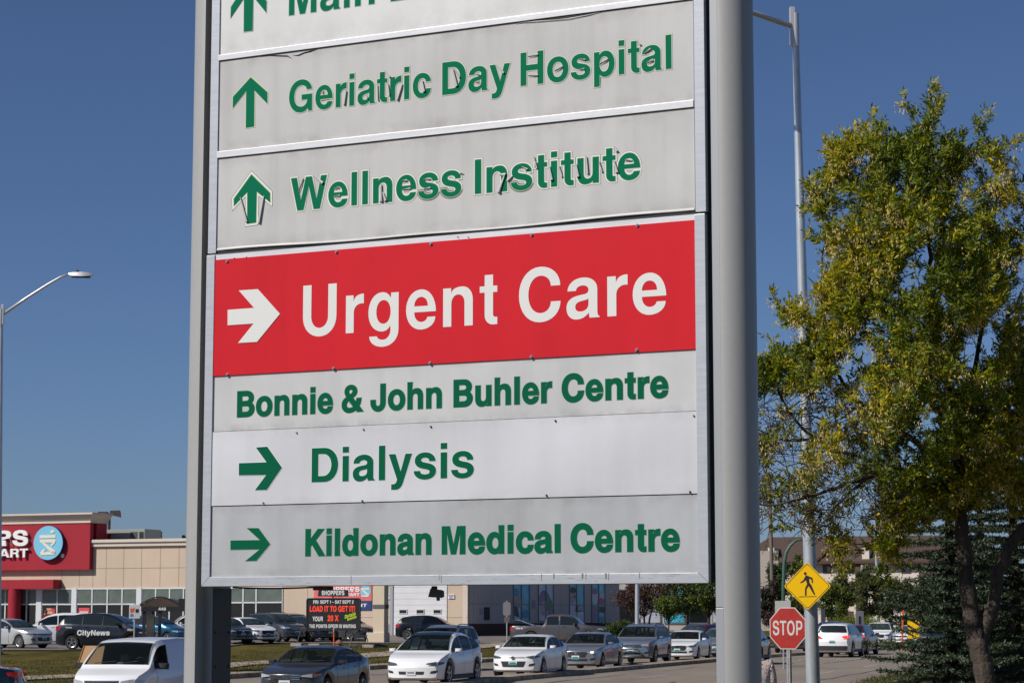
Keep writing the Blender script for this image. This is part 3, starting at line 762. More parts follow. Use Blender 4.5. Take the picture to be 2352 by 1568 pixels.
# flood lamps under the cabinet
for px, w_ in ((733, .056), (997, .045)):
    x, z = SF.px(px, 1345, .06); mb = MB()
    if w_ > .05:
        mb.box(x - w_, x + w_, .08, .13, z - .024, z - .001)
        mb.build('lamp_bracket', M_darkm, sign, bevel=.004)
    else:
        mb.box(x - .03, x - .004, .08, .11, z - .02, z)
        for (a, b, c, d, e, f) in ((-.062, .078, .09, .16, -.10, -.03),):
            mb.add([(x - .046, .07, z - .062), (x + .046, .07, z - .068), (x + .044, .07, z - .022), (x - .030, .07, z - .012),
                    (x - .038, .12, z - .058), (x + .036, .12, z - .062), (x + .034, .12, z - .026), (x - .026, .12, z - .018)],
                   [(0, 1, 2, 3), (7, 6, 5, 4), (0, 4, 5, 1), (1, 5, 6, 2), (2, 6, 7, 3), (3, 7, 4, 0)])
        mb.box(x + .003, x + .018, .08, .10, z - .083, z - .065)
        mb.build('flood_lamp', M_darkm, sign, bevel=.004)
# cable along the bottom
pts = [SF.px(px, 1348 + 2.5 * math.sin((px - 530) / 60), .1) for px in range(535, 730, 12)]
MB().tube([(a, .1, b) for a, b in pts], .005, 6).build('cable', M_darkm, sign)
# hinge pieces on the right flank
for py in (240, 458, 488, 690, 900, 1130, 1290, 1330):
    z = Z(1633, py); MB().box(XRo - .004, XRo + .004, .05, .06, z - .012, z + .012).build('side_clip', M_darkm, sign)

# ================================================================== VEHICLES
M_glass = glass_mat()
def see_glass(name, tint, mixf):
    m = bpy.data.materials.new(name); m.use_nodes = True; t = m.node_tree
    b = t.nodes['Principled BSDF']; b.inputs['Base Color'].default_value = (.015, .02, .02, 1); b.inputs['Roughness'].default_value = .03; b.inputs['Specular IOR Level'].default_value = .6
    tr = t.nodes.new('ShaderNodeBsdfTransparent'); tr.inputs[0].default_value = tint + (1,)
    mx = t.nodes.new('ShaderNodeMixShader'); mx.inputs[0].default_value = mixf
    t.links.new(tr.outputs[0], mx.inputs[1]); t.links.new(b.outputs[0], mx.inputs[2]); t.links.new(mx.outputs[0], t.nodes['Material Output'].inputs[0])
    return m
M_see = see_glass('windscreen_clear', (.62, .70, .68), .30); M_sees = see_glass('side_glass_clear', (.45, .52, .52), .40)
M_liner = mat('cabin_lining', (.10, .10, .095), .9); M_dash = mat('dashboard', (.03, .03, .032), .7)
M_glass2 = mat('windscreen_glass', (.030, .044, .044), .035, spec=.6, noise=(2.6, .75, (1, 1, .6)))
M_tyre = mat('tyre_rubber', (.018, .018, .018), .85)
M_rim = mat('alloy_rim', (.50, .50, .51), .28, .85)
M_trim = mat('black_trim', (.02, .02, .021), .55)
M_chrome = mat('chrome', (.62, .63, .64), .12, 1)
M_lamp = mat('headlamp_lens', (.50, .52, .54), .12, .3, spec=.9)
M_lampd = mat('headlamp_dark', (.10, .11, .12), .1, .4, spec=.9)
M_amber = mat('amber_lens', (.75, .22, .03), .25)
M_tail = mat('tail_lamp_red', (.42, .012, .012), .2)
M_tail_on = mat('tail_lamp_lit', (.6, .02, .02), .2, emit=(1, .05, .03, 1.2))
M_head_on = mat('headlamp_lit', (.8, .75, .6), .2, emit=(1, .85, .6, 1.6))
M_plate = mat('licence_plate', (.62, .64, .62), .5)
M_plate_g = mat('licence_plate_teal', (.02, .30, .26), .5)
M_seat = mat('seat_fabric', (.20, .20, .19), .9)
def paint(name, col, metal=.35, rough=.28):
    return mat('car_paint_' + name, col, rough, metal, coat=.8, noise=(90, .04))
PAINT = dict(white=paint('white', (.79, .79, .79), 0), silver=paint('silver', (.33, .34, .355), .6), grey=paint('grey', (.12, .125, .13), .6),
             charcoal=paint('charcoal', (.048, .046, .046), .35), black=paint('black', (.006, .008, .014), .1), dark_blue=paint('dark_blue', (.012, .022, .045), .4),
             teal=paint('teal', (.004, .014, .022), .3), blue=paint('blue', (.012, .10, .19), .5), maroon=paint('maroon', (.16, .012, .02), .4), champagne=paint('champagne', (.50, .50, .48), .4),
             gunmetal=paint('gunmetal', (.13, .12, .115), .65), slate=paint('slate', (.075, .085, .10), .6), silver_blue=paint('silver_blue', (.27, .30, .35), .6))

# side profiles, x from the nose (0) to the tail (1), heights as a fraction of H
STY = {
 'sedan': dict(top=[(0, .40), (.012, .50), (.05, .55), (.13, .605), (.26, .655), (.295, .68), (.35, .80), (.41, .905), (.47, .965), (.56, 1), (.66, .985), (.74, .92), (.81, .835), (.87, .765), (.93, .745), (.975, .725), (.99, .62), (1, .50)],
               belt=[(0, .39), (.012, .49), (.05, .54), (.13, .59), (.29, .645), (.5, .66), (.75, .69), (.9, .725), (.975, .705), (.99, .61), (1, .49)],
               ws=(.30, .455), rw=(.725, .86), side=(.325, .805), split=(.53, .72), axles=(.19, .79), ground=.13, tum=.32),
 'suv':   dict(top=[(0, .38), (.012, .50), (.04, .56), (.12, .60), (.235, .63), (.265, .66), (.31, .78), (.36, .885), (.42, .955), (.52, 1), (.78, .99), (.90, .96), (.935, .88), (.965, .70), (.985, .60), (1, .46)],
               belt=[(0, .37), (.012, .49), (.04, .55), (.12, .585), (.26, .62), (.5, .635), (.9, .665), (.965, .655), (.985, .59), (1, .45)],
               ws=(.27, .405), rw=(.915, .962), side=(.295, .92), split=(.49, .70), axles=(.185, .785), ground=.15, tum=.27),
 'hatch': dict(top=[(0, .38), (.012, .48), (.05, .55), (.14, .61), (.22, .655), (.25, .69), (.32, .83), (.39, .93), (.47, .98), (.56, 1), (.75, .975), (.88, .91), (.93, .82), (.965, .68), (.985, .58), (1, .44)],
               belt=[(0, .37), (.012, .47), (.05, .54), (.14, .59), (.25, .635), (.5, .66), (.88, .70), (.965, .66), (.985, .57), (1, .43)],
               ws=(.26, .42), rw=(.89, .958), side=(.285, .90), split=(.49, .70), axles=(.18, .80), ground=.12, tum=.30),
 'fast':  dict(top=[(0, .34), (.012, .43), (.05, .51), (.12, .565), (.20, .605), (.235, .64), (.31, .79), (.38, .90), (.45, .965), (.53, 1), (.63, .985), (.73, .93), (.83, .845), (.90, .76), (.945, .70), (.975, .665), (.99, .58), (1, .42)],
               belt=[(0, .33), (.012, .42), (.05, .50), (.12, .55), (.235, .60), (.5, .625), (.75, .655), (.9, .70), (.945, .68), (.975, .65), (.99, .57), (1, .41)],
               ws=(.235, .42), rw=(.80, .925), side=(.265, .875), split=(.49, .70), axles=(.185, .80), ground=.11, tum=.30),
 'van':   dict(top=[(0, .36), (.012, .47), (.04, .53), (.10, .575), (.15, .61), (.175, .645), (.235, .80), (.29, .925), (.335, .965), (.40, .985), (.6, 1), (.92, .99), (.97, .97), (.988, .80), (1, .45)],
               belt=[(0, .35), (.012, .46), (.04, .52), (.10, .56), (.175, .60), (.5, .60), (.92, .61), (.985, .60), (1, .44)],
               ws=(.18, .31), rw=(.968, .984), side=(.225, .42), split=(.9, .95), axles=(.17, .80), ground=.11, tum=.15),
 'minivan': dict(top=[(0, .36), (.012, .45), (.05, .52), (.13, .575), (.19, .615), (.215, .65), (.28, .80), (.35, .92), (.42, .97), (.52, 1), (.8, .985), (.93, .955), (.955, .85), (.975, .65), (1, .44)],
               belt=[(0, .35), (.012, .44), (.05, .51), (.13, .56), (.215, .60), (.5, .615), (.93, .64), (.975, .62), (1, .43)],
               ws=(.22, .385), rw=(.942, .97), side=(.25, .935), split=(.46, .70), axles=(.18, .80), ground=.11, tum=.24),
 'pickup': dict(top=[(0, .36), (.010, .52), (.03, .585), (.10, .61), (.225, .64), (.25, .67), (.285, .80), (.32, .90), (.36, .965), (.42, 1), (.58, .99), (.605, .96), (.625, .70), (.635, .625), (.7, .615), (.97, .62), (.99, .60), (1, .40)],
               belt=[(0, .35), (.010, .51), (.03, .575), (.10, .60), (.25, .63), (.5, .64), (.62, .64), (.635, .61), (.7, .60), (.97, .605), (.99, .59), (1, .39)],
               ws=(.252, .345), rw=(.607, .627), side=(.275, .60), split=(.47, .472), axles=(.165, .76), ground=.17, tum=.22),
}
NP = 11
class Car:
    def __init__(s, style, L, W, H):
        s.st = STY[style]; s.L, s.W, s.H = L, W, H; s.name = style
        s.rw = {'sedan': .32, 'suv': .37, 'hatch': .335, 'fast': .36, 'van': .33, 'minivan': .34, 'pickup': .41}[style]
        s.ax = [a * L for a in s.st['axles']]
    def prof(s, key, x):         # x in metres from the nose
        u = x / s.L; P = s.st[key]; a = 0
        for d in (-.008, 0, .008): a += np.interp(min(1, max(0, u + d)) if .03 < u < .965 else u, [p[0] for p in P], [p[1] for p in P])
        return a / 3 * s.H
    def hw(s, x):
        u = x / s.L
        return s.W / 2 * np.interp(u, [0, .02, .06, .12, .2, .8, .9, .96, .985, 1], [.80, .87, .935, .975, 1, 1, .975, .935, .89, .84])
    def zb(s, x):
        z = s.st['ground'] * s.H
        u = x / s.L
        if u < .03: z += (.03 - u) * 2.2
        if u > .97: z += (u - .97) * 3
        for a in s.ax:
            r = s.rw + .055
            if abs(x - a) < r: z = max(z, s.rw + math.sqrt(r * r - (x - a) ** 2))
        return z
    def sec(s, x):
        w = s.hw(x); b = s.prof('belt', x); t = max(s.prof('top', x), b + .004); zb = min(s.zb(x), b - .05); g = t - b; k = s.st['tum']
        gg = max(g - .03, 0)
        edge = .94 * w - k * gg
        return [(0, zb), (.80 * w, zb), (.965 * w, zb + .02), (w, zb + (b - zb) * .40), (.992 * w, zb + (b - zb) * .74), (.955 * w, b - .012),
                (.94 * w, b + min(.012, g * .3)), (edge, b + g * .80), (edge - min(.10, .05 + gg * .12), b + g * .955), (edge * .5, t - g * .012 - .003), (0, t)]
    def S(s, x, q):
        P = s.sec(x); i = min(int(q), NP - 2); f = q - i
        return (P[i][0] * (1 - f) + P[i + 1][0] * f, P[i][1] * (1 - f) + P[i + 1][1] * f)
    def sidey(s, x, z):
        P = s.sec(x)
        for i in range(2, 7):
            if P[i][1] <= z <= P[i + 1][1]:
                f = (z - P[i][1]) / max(1e-6, P[i + 1][1] - P[i][1]); return P[i][0] * (1 - f) + P[i + 1][0] * f
        return P[3][0]
    def D(s, x, y, z):           # nose and tail rounding, returns car coordinates (front = +x)
        w = s.W / 2; r = abs(y) / w
        f = max(0, 1 - x / .9); bk = max(0, 1 - (s.L - x) / .7)
        cv = (.28 if s.name not in ('pickup',) else .16)
        dx = f * (cv * r ** 2.6 + .12 * max(0, (z / s.H - .30)) ** 1.3) - bk * (.17 * r ** 2.8)
        return (s.L / 2 - (x + dx), y, z)
    def openings(s):
        a, b = s.st['side']; s1, s2 = s.st['split']
        if s.name == 'van': return [(a, b)]
        if s.name == 'pickup': return [(a, .46), (.475, b)]
        return [(a, s1 - .006), (s1 + .006, s2 - .006), (s2 + .006, b)]
    def body(s, mats, parent, cut=False):
        xs = set([s.L * i / 44 for i in range(45)] + [s.L * p[0] for p in s.st['top']])
        ops = s.openings(); ws = s.st['ws']; rw = s.st['rw']
        if cut:
            for o_ in ops: xs |= {o_[0] * s.L + .03, o_[1] * s.L - .02}
            xs |= {ws[0] * s.L + .03, ws[1] * s.L - .02, rw[0] * s.L + .02, rw[1] * s.L - .02}
        for a in s.ax:
            r = s.rw + .055
            for i in range(-8, 9): xs.add(a + r * math.sin(math.pi / 2 * i / 8) * .9999)
        xs = sorted(x for x in xs if 0 <= x <= s.L)
        xs = [x for i, x in enumerate(xs) if i == 0 or x - xs[i - 1] > .012] 
        if xs[-1] != s.L: xs[-1] = s.L
        mb = MB(); rows = []
        for x in xs:
            P = s.sec(x)
            rows.append([s.D(x, p[0], p[1]) for p in P] + [s.D(x, -p[0], p[1]) for p in P[-2:0:-1]])
        n = len(rows[0])
        def hole(i, j):
            if not cut: return False
            u = (xs[i] + xs[i + 1]) / 2; e = .012
            jj = j if j < NP - 1 else n - 1 - j          # segment index from the sill
            if jj >= 8 and (ws[0] * s.L + e < u < ws[1] * s.L - e or rw[0] * s.L + e < u < rw[1] * s.L - e): return True
            return jj == 6 and any(a * s.L + e < u < b * s.L - e for a, b in ops)
        fs = [(i * n + j, i * n + (j + 1) % n, (i + 1) * n + (j + 1) % n, (i + 1) * n + j) for i in range(len(rows) - 1) for j in range(n) if not hole(i, j)]
        mb.add([p for r in rows for p in r], fs)
        if cut:                                            # cabin lining just inside the shell
            k = MB(); vs = []; I = [i for i, x in enumerate(xs) if ws[0] * s.L - .1 < x < s.L * .97]
            for i in I:
                P = s.sec(xs[i]); row = [(p[0] - .03 if q < 8 else p[0] * .97, p[1] - (.03 if q >= 7 else 0)) for q, p in enumerate(P)]
                row = row[2:]; vs += [s.D(xs[i], a, b) for a, b in row] + [s.D(xs[i], -a, b) for a, b in row[-2::-1]]
            m = len(vs) // len(I)
            for a_ in range(len(I) - 1):
                for j in range(m - 1):
                    jj = j + 2 if j + 2 < NP - 1 else None
                    full = j + 2
                    if hole(I[a_], full if full < n else n - 1): continue
                    k.add([], []); k.f.append((a_ * m + j, a_ * m + j + 1, (a_ + 1) * m + j + 1, (a_ + 1) * m + j)); k.m.append(0)
            k.v = vs; k.build('cabin_lining', M_liner, parent, smooth=True, fix=False)
        for x in (0, s.L):       # end caps
            P = s.sec(x); K = 8; vs = []
            for p in P[:]:
                for k in range(K + 1): vs.append(s.D(x, p[0] * (1 - 2 * k / K), p[1]))
            mb.add(vs, [(i * (K + 1) + k, i * (K + 1) + k + 1, (i + 1) * (K + 1) + k + 1, (i + 1) * (K + 1) + k) for i in range(NP - 1) for k in range(K)])
        # door seams
        for u in [s.st['side'][0] + .02] + list(s.st['split']) :
            if u > .88: continue
            x = u * s.L
            for sg in (-1, 1):
                vs = []
                zlo = s.zb(x) + .05; zhi = s.prof('belt', x) - .01
                for k in range(7):
                    z = zlo + (zhi - zlo) * k / 6; y = s.sidey(x, z) + .003
                    vs += [s.D(x - .007, sg * y, z), s.D(x + .007, sg * y, z)]
                mb.add(vs, [(2 * k, 2 * k + 1, 2 * k + 3, 2 * k + 2) for k in range(6)], 1)
        return mb.build('body', mats, parent, smooth=True, angle=38)
    def patch(s, name, x0, x1, q0, q1, m, parent, both=False, off=.007, nx=10, nq=6, sides=(1,)):
        """patch on the upper shell; both=True runs across the centre line"""
        obs = []
        for sg in ((1,) if both else sides):
            mb = MB(); vs = []
            qs = [q0 + (q1 - q0) * j / nq for j in range(nq + 1)]
            for i in range(nx + 1):
                x = (x0 + (x1 - x0) * i / nx) * s.L; row = []
                for q in qs:
                    y, z = s.S(x, q); ny = .5 if q > 8 else 1
                    row.append(s.D(x, sg * (y + off * ny), z + off * (.9 if q > 6.9 else .2)))
                if both: row = row + [(p[0], -p[1], p[2]) for p in row[::-1][1:]]
                vs += row
            n = len(vs) // (nx + 1)
            mb.add(vs, [(i * n + j, i * n + j + 1, (i + 1) * n + j + 1, (i + 1) * n + j) for i in range(nx) for j in range(n - 1)])
            obs.append(mb.build(name, m, parent, smooth=True))
        return obs
    def face(s, mb, P4, end, m=0, off=.008, n=6):
        """bilinear patch on the nose (end=0) or tail (end=1): corners (y, z); mirrored when asked by the caller"""
        x = -off if end == 0 else s.L + off; vs = []
        for i in range(n + 1):
            for j in range(3):
                u = i / n; v = j / 2
                y = (P4[0][0] * (1 - u) + P4[1][0] * u) * (1 - v) + (P4[3][0] * (1 - u) + P4[2][0] * u) * v
                z = (P4[0][1] * (1 - u) + P4[1][1] * u) * (1 - v) + (P4[3][1] * (1 - u) + P4[2][1] * u) * v
                # follow the rounded nose: pull back with the section outline
                lim = s.hw(0 if end == 0 else s.L)
                xx = x; yy = y
                if abs(y) > lim: 
                    e = abs(y) - lim; xx = x + (e * 2.2 if end == 0 else -e * 2.2); yy = y + math.copysign(off, y)
                vs.append(s.D(xx, yy, z))
        mb.add(vs, [(i * 3 + j, i * 3 + j + 1, (i + 1) * 3 + j + 1, (i + 1) * 3 + j) for i in range(n) for j in (0, 1)], m)
    def side(s, mb, pts, sg, m=0, off=.006, n=5):
        """bilinear patch on the flank: corners (x, z) in metres from the nose"""
        vs = []
        for i in range(n + 1):
            for j in range(3):
                u = i / n; v = j / 2
                x = (pts[0][0] * (1 - u) + pts[1][0] * u) * (1 - v) + (pts[3][0] * (1 - u) + pts[2][0] * u) * v
                z = (pts[0][1] * (1 - u) + pts[1][1] * u) * (1 - v) + (pts[3][1] * (1 - u) + pts[2][1] * u) * v
                vs.append(s.D(x, sg * (s.sidey(x, z) + off), z))
        mb.add(vs, [(i * 3 + j, i * 3 + j + 1, (i + 1) * 3 + j + 1, (i + 1) * 3 + j) for i in range(n) for j in (0, 1)], m)

def wheel(parent, x, y, sg, r, w=.22, spokes=5, rimm=None, rimr=.66):
    """wheel with centre at (x, y, r); sg = outward side"""
    t = MB(); t.lathe([(r * rimr, 0), (r * .93, 0), (r, .03), (r, w - .03), (r * .93, w), (r * .5, w)], (x, y, r), (0, -sg, 0), n=26)
    o = t.build('wheel', M_tyre, parent, smooth=True, angle=50)
    m = MB(); rr = r * (rimr + .01)
    m.lathe([(rr, -.002), (rr, .04)], (x, y, r), (0, -sg, 0), n=26)
    m.lathe([(rr, -.002), (rr * .9, .008)], (x, y, r), (0, -sg, 0), n=26)
    m.lathe([(0, -.004), (rr * .20, -.004), (rr * .22, .02)], (x, y, r), (0, -sg, 0), n=16)
    for k in range(spokes):
        a = 2 * math.pi * k / spokes + .3; da = .9 / spokes
        p = [(rr * .12, a - da * 1.1), (rr * .95, a - da * .8), (rr * .95, a + da * .8), (rr * .12, a + da * 1.1)]
        m.add([(x + q[0] * math.cos(q[1]), y + sg * .0 - sg * (.004 if i in (1, 2) else -.001), r + q[0] * math.sin(q[1])) for i, q in enumerate(p)], [(0, 1, 2, 3)])
        m.add([(x + q[0] * math.cos(q[1]), y - sg * .03, r + q[0] * math.sin(q[1])) for q in p], [(0, 1, 2, 3)])
    d = MB().lathe([(0, .045), (rr, .045)], (x, y, r), (0, -sg, 0), n=20)
    m.build('rim', rimm or M_rim, o, smooth=False)
    d.build('brake_disc', M_trim, o)
    return o

def car(name, label, cat, px, Y, head, style, L, W, H, pt, z=None, group=None, heads='clear', grille='bar', lit=0, brake=0, rails=False,
        roofm=None, spokes=5, plate='g', arches=False, bull=False, sunroof=False, badge=False, x=None, detail=True, lights_y=None, rimm=None, dark_low=False, cabin=False, seatm=None):
    """head: direction the nose points, degrees anticlockwise from +x"""
    X = xat(px, Y) if x is None else x
    zz = zt(X, Y) if z is None else z
    root = empty(name, (X, Y, zz), R(head), label, cat, group)
    c = Car(style, L, W, H); st = c.st; P = PAINT[pt]
    c.body([P, M_trim], root, cut=cabin)
    # glass
    ws = c.patch('windscreen', st['ws'][0], st['ws'][1], 7.75, 10, M_see if cabin else M_glass2, root, both=True)
    c.patch('rear_window', st['rw'][0], st['rw'][1], 7.75, 10, M_sees if cabin else M_glass, root, both=True, nx=6)
    if cabin:
        x1 = st['ws'][1] * L; zf = c.prof('belt', x1)
        fl = .30 if style != 'van' else .42; bx = c.prof('top', st['ws'][0] * L + .05)
        MB().box(L / 2 - x1 + .10, L / 2 - st['ws'][0] * L - .12, -W / 2 + .16, W / 2 - .16, .35, bx - .06).build('dashboard', M_dash, root, bevel=.03)
        sm = {'white': M_seat, }.get(pt, M_liner) if not seatm else seatm
        for sg in (-1, 1):
            mb = MB(); cx = L / 2 - x1 - .62; cy = sg * W * .20
            for (a, b, z0, z1, wd_) in ((-.10, .42, fl, fl + .26, .24), (-.26, -.10, fl + .2, fl + .82, .23), (-.25, -.15, fl + .84, fl + 1.0, .12)): mb.box(cx + a, cx + b, cy - wd_, cy + wd_, z0, min(z1, H - .16))
            mb.build('seat', sm, root, smooth=False, bevel=.04)
        if style != 'van': MB().box(L / 2 - x1 - 1.55, L / 2 - x1 - 1.40, -W / 2 + .2, W / 2 - .2, fl, min(fl + .72, H - .3)).build('rear_seat', sm, root, bevel=.04)
        pts = [(L / 2 - x1 - .02 + .05 * math.cos(q), W * .20 + .17 * math.sin(q), bx - .04 + .15 * math.cos(q)) for q in [2 * math.pi * k / 16 for k in range(17)]]
        MB().tube(pts, .014, 6).build('steering_wheel', M_trim, root)
    a, b = st['side']; s1, s2 = st['split']
    panes = [(a, s1 - .006), (s1 + .006, s2 - .006), (s2 + .006, b)] if style not in ('van', 'pickup') else ([(a, b)] if style == 'van' else [(a, .46), (.475, b)])
    for (u0, u1) in panes:
        if u1 > u0 and not (cabin and style == 'van'): c.patch('side_window', u0, u1, 6.0, 6.99, M_sees if (cabin and not (style == 'van')) else M_glass, root, sides=(1, -1), nx=8, nq=3)
    hl = c.hw(0)
    z1 = c.prof('belt', .02 * L); zb = c.zb(0)
    # headlamps: nose part and flank part in one mesh
    ht = z1 + .02; hb = ht - .13 * (H / 1.5)
    if heads != 'none':
        for sg in (1, -1):
            mb = MB()
            m0 = 1 if lit else 0
            c.face(mb, [(sg * hl * .60, hb + .055), (sg * hl * 1.0, hb + .02), (sg * hl * 1.0, ht), (sg * hl * .64, ht - .045)], 0, 0)
            c.side(mb, [(.015, hb + .02), (.34, hb + .08), (.40, hb + .12), (.015, ht - .01)], sg, 2 if heads == 'amber' else 0)
            if lit: c.face(mb, [(sg * hl * .80, hb + .03), (sg * hl * .95, hb + .03), (sg * hl * .95, ht - .02), (sg * hl * .80, ht - .02)], 0, 1, off=.014)
            mb.build('headlight', [M_lampd if heads == 'dark' else M_lamp, M_head_on, M_amber], root, smooth=True)
    # grille, lower intake, plate, badge
    gw = hl * .58; mb = MB()
    if grille == 'bar':
        c.face(mb, [(-gw, ht - .14), (gw, ht - .14), (gw, ht - .045), (-gw, ht - .045)], 0, 0)
        c.face(mb, [(-gw, ht - .155), (gw, ht - .155), (gw, ht - .14), (-gw, ht - .14)], 0, 1)
        c.face(mb, [(-gw, ht - .05), (gw, ht - .05), (gw, ht - .033), (-gw, ht - .033)], 0, 1)
        c.face(mb, [(-gw, ht - .10), (gw, ht - .10), (gw, ht - .09), (-gw, ht - .09)], 0, 1, off=.011)
    elif grille == 'big':
        c.face(mb, [(-gw * .92, ht - .26), (gw * .92, ht - .26), (gw * 1.05, ht - .04), (-gw * 1.05, ht - .04)], 0, 0)
        c.face(mb, [(-gw, ht - .05), (gw, ht - .05), (gw, ht - .025), (-gw, ht - .025)], 0, 1, off=.011)
    elif grille == 'slim':
        c.face(mb, [(-gw, ht - .075), (gw, ht - .075), (gw, ht - .05), (-gw, ht - .05)], 0, 0)
    if grille != 'none': mb.build('grille', [M_trim, M_chrome], root, smooth=True)
    mb = MB(); lw = hl * (.62 if grille != 'none' else .50)
    zi = zb + .10
    if grille == 'slim': c.face(mb, [(-hl * .52, zi), (hl * .52, zi), (hl * .62, zi + .19), (-hl * .62, zi + .19)], 0)
    else: c.face(mb, [(-lw, zi), (lw, zi), (lw * 1.06, zi + .09), (-lw * 1.06, zi + .09)], 0)
    mb.build('air_intake', M_trim, root, smooth=True)
    for sg in (1, -1):
        mb = MB(); c.face(mb, [(sg * hl * .74, zi + .03), (sg * hl * 1.02, zi + .05), (sg * hl * 1.02, zi + .13), (sg * hl * .80, zi + .10)], 0)
        mb.build('fog_lamp', M_trim, root, smooth=True)
    def plate_at(end, zc):
        mb = MB(); w_ = .152
        c.face(mb, [(-w_, zc - .075), (w_, zc - .075), (w_, zc + .075), (-w_, zc + .075)], end, 0, off=.02, n=2)
        if plate == 'g': c.face(mb, [(-w_, zc - .07), (w_, zc - .07), (w_, zc - .015), (-w_, zc - .015)], end, 1, off=.023, n=2)
        c.face(mb, [(-w_ * .7, zc - .012), (w_ * .7, zc - .012), (w_ * .7, zc + .02), (-w_ * .7, zc + .02)], end, 2, off=.026, n=2)
        mb.build('licence_plate', [M_plate, M_plate_g, M_slate_txt], root)
    plate_at(0, zi + (.14 if grille != 'none' else .05))
    plate_at(1, c.prof('belt', .97 * L) - .22 if style in ('sedan', 'fast') else H * .46)
    if badge:
        e = MB().lathe([(0, 0), (.055, 0), (.065, .01)], c.D(-.02, 0, ht - .09), (-1, 0, 0), n=14); e.build('badge', M_chrome, root)
    # tail lamps
    tz = c.prof('belt', .96 * L) - (.02 if style in ('sedan', 'fast') else .03); hr = c.hw(L)
    for sg in (1, -1):
        mb = MB(); hgt = .15 if style in ('sedan', 'fast', 'suv') else .24
        c.face(mb, [(sg * hr * .66, tz - hgt * .8), (sg * hr, tz - hgt), (sg * hr, tz), (sg * hr * .72, tz - .02)], 1, 1 if brake else 0)
        c.side(mb, [(L - .012, tz - hgt), (L - .26, tz - hgt * .6), (L - .30, tz - .02), (L - .012, tz - .005)], sg, 1 if brake else 0)
        mb.build('tail_light', [M_tail, M_tail_on], root, smooth=True)
    # lower cladding, handles
    if arches or dark_low:
        for sg in (1, -1):
            mb = MB()
            z0 = st['ground'] * H + .01
            c.side(mb, [(c.ax[0] + c.rw + .06, z0 + .005), (c.ax[1] - c.rw - .06, z0 + .005), (c.ax[1] - c.rw - .06, z0 + .14), (c.ax[0] + c.rw + .06, z0 + .14)], sg, n=10)
            for a_ in c.ax:
                vs = []; n = 14
                for k in range(n + 1):
                    q = math.pi * k / n; 
                    for rr in (c.rw + .058, c.rw + .115):
                        xx = a_ + rr * math.cos(q); z_ = max(z0, c.rw + rr * math.sin(q)); vs.append(c.D(xx, sg * (c.sidey(xx, z_) + .008), z_))
                mb.add(vs, [(2 * k, 2 * k + 1, 2 * k + 3, 2 * k + 2) for k in range(n)])
            mb.build('cladding', M_trim, root)
        mb = MB(); c.face(mb, [(-hr * 1.0, zb + .02), (hr * 1.0, zb + .02), (hr * 1.0, zb + .26), (-hr * 1.0, zb + .26)], 1, n=10); mb.build('bumper_cladding', M_trim, root)
    for sg in (1, -1):
        for u in (s1 - .055, s2 - .05):
            if u > .85: continue
            x_ = u * L; z_ = c.prof('belt', x_) - .10
            y_ = c.sidey(x_, z_)
            p = c.D(x_, sg * (y_ + .012), z_)
            mb = MB().box(p[0] - .09, p[0] + .09, p[1] - .012, p[1] + .012, p[2] - .014, p[2] + .014); mb.build('door_handle', P if pt != 'white' else P, root, bevel=.004)
        # mirror
        x_ = (st['side'][0] + .035) * L; z_ = c.prof('belt', x_) + .07; y_ = c.hw(x_) + .10; p = c.D(x_, sg * y_, z_)
        mb = MB(); k = 1.25 if style in ('van', 'pickup') else 1
        vs = []
        for (fx, s_) in ((-.06, .8), (.0, 1), (.05, .92), (.085, .55)):
            for (dy, dz) in ((-.11, -.05), (.11, -.06), (.12, .055), (-.10, .065)): vs.append((p[0] + fx, p[1] + dy * s_ * k * sg, p[2] + dz * s_ * k))
        mb.add(vs, [(i * 4 + j, i * 4 + (j + 1) % 4, (i + 1) * 4 + (j + 1) % 4, (i + 1) * 4 + j) for i in range(3) for j in range(4)] + [(0, 1, 2, 3), (12, 13, 14, 15)])
        mb.box(p[0] - .02, p[0] + .03, min(p[1], p[1] - sg * .17), max(p[1], p[1] - sg * .17), p[2] - .07, p[2] - .04)
        mb.build('wing_mirror', M_trim if style == 'van' else P, root, smooth=True, angle=50)
    # wheels
    for a_ in c.ax:
        for sg in (1, -1): wheel(root, L / 2 - a_, sg * (W / 2 - .015), sg, c.rw, spokes=spokes, rimm=rimm)
    # under-body
    MB().box(-L / 2 + .35, L / 2 - .35, -W / 2 + .25, W / 2 - .25, st['ground'] * H - .02, st['ground'] * H + .25).build('underbody', M_trim, root)
    if rails:
        for sg in (1, -1):
            pts = []
            for k in range(9):
                x_ = (.42 + .42 * k / 8) * L; y, z_ = c.S(x_, 8.0)
                pts.append(c.D(x_, sg * y, z_ + (.05 if 0 < k < 8 else 0)))
            MB().tube(pts, .018, 6).build('roof_rail', M_trim, root)
    if roofm: c.patch('glass_roof', st['ws'][1] - .01, st['rw'][0] + .01, 8.05, 10, roofm, root, both=True, nx=12)
    if sunroof: c.patch('sunroof', .50, .64, 8.8, 10, M_glass, root, both=True, nx=4)
    if bull:
        t = MB(); f = L / 2 + .09
        t.tube([(f - .02, -.62, .30), (f + .03, -.50, .46), (f + .05, -.36, .66), (f + .05, .36, .66), (f + .03, .50, .46), (f - .02, .62, .30)], .035, 8)
        t.tube([(f - .05, -.66, .34), (f, 0, .32), (f - .05, .66, .34)], .05, 8)
        t.build('bull_bar', M_darkbar, root, smooth=True)
    # hidden-from-outside parts stay out; wipers
    mb = MB()
    for y0, y1 in ((.05, .55), (-.55, -.02)):
        x_ = (st['ws'][0] + .004) * L; a0 = c.S(x_, 10); 
        x2 = (st['ws'][0] + .012) * L; z0 = c.S(x_, 9.2)[1] + .02; z1_ = c.S(x2, 9.2)[1] + .025
        mb.tube([c.D(x_, y0, z0), c.D(x2, y1, z1_)], .009, 4)
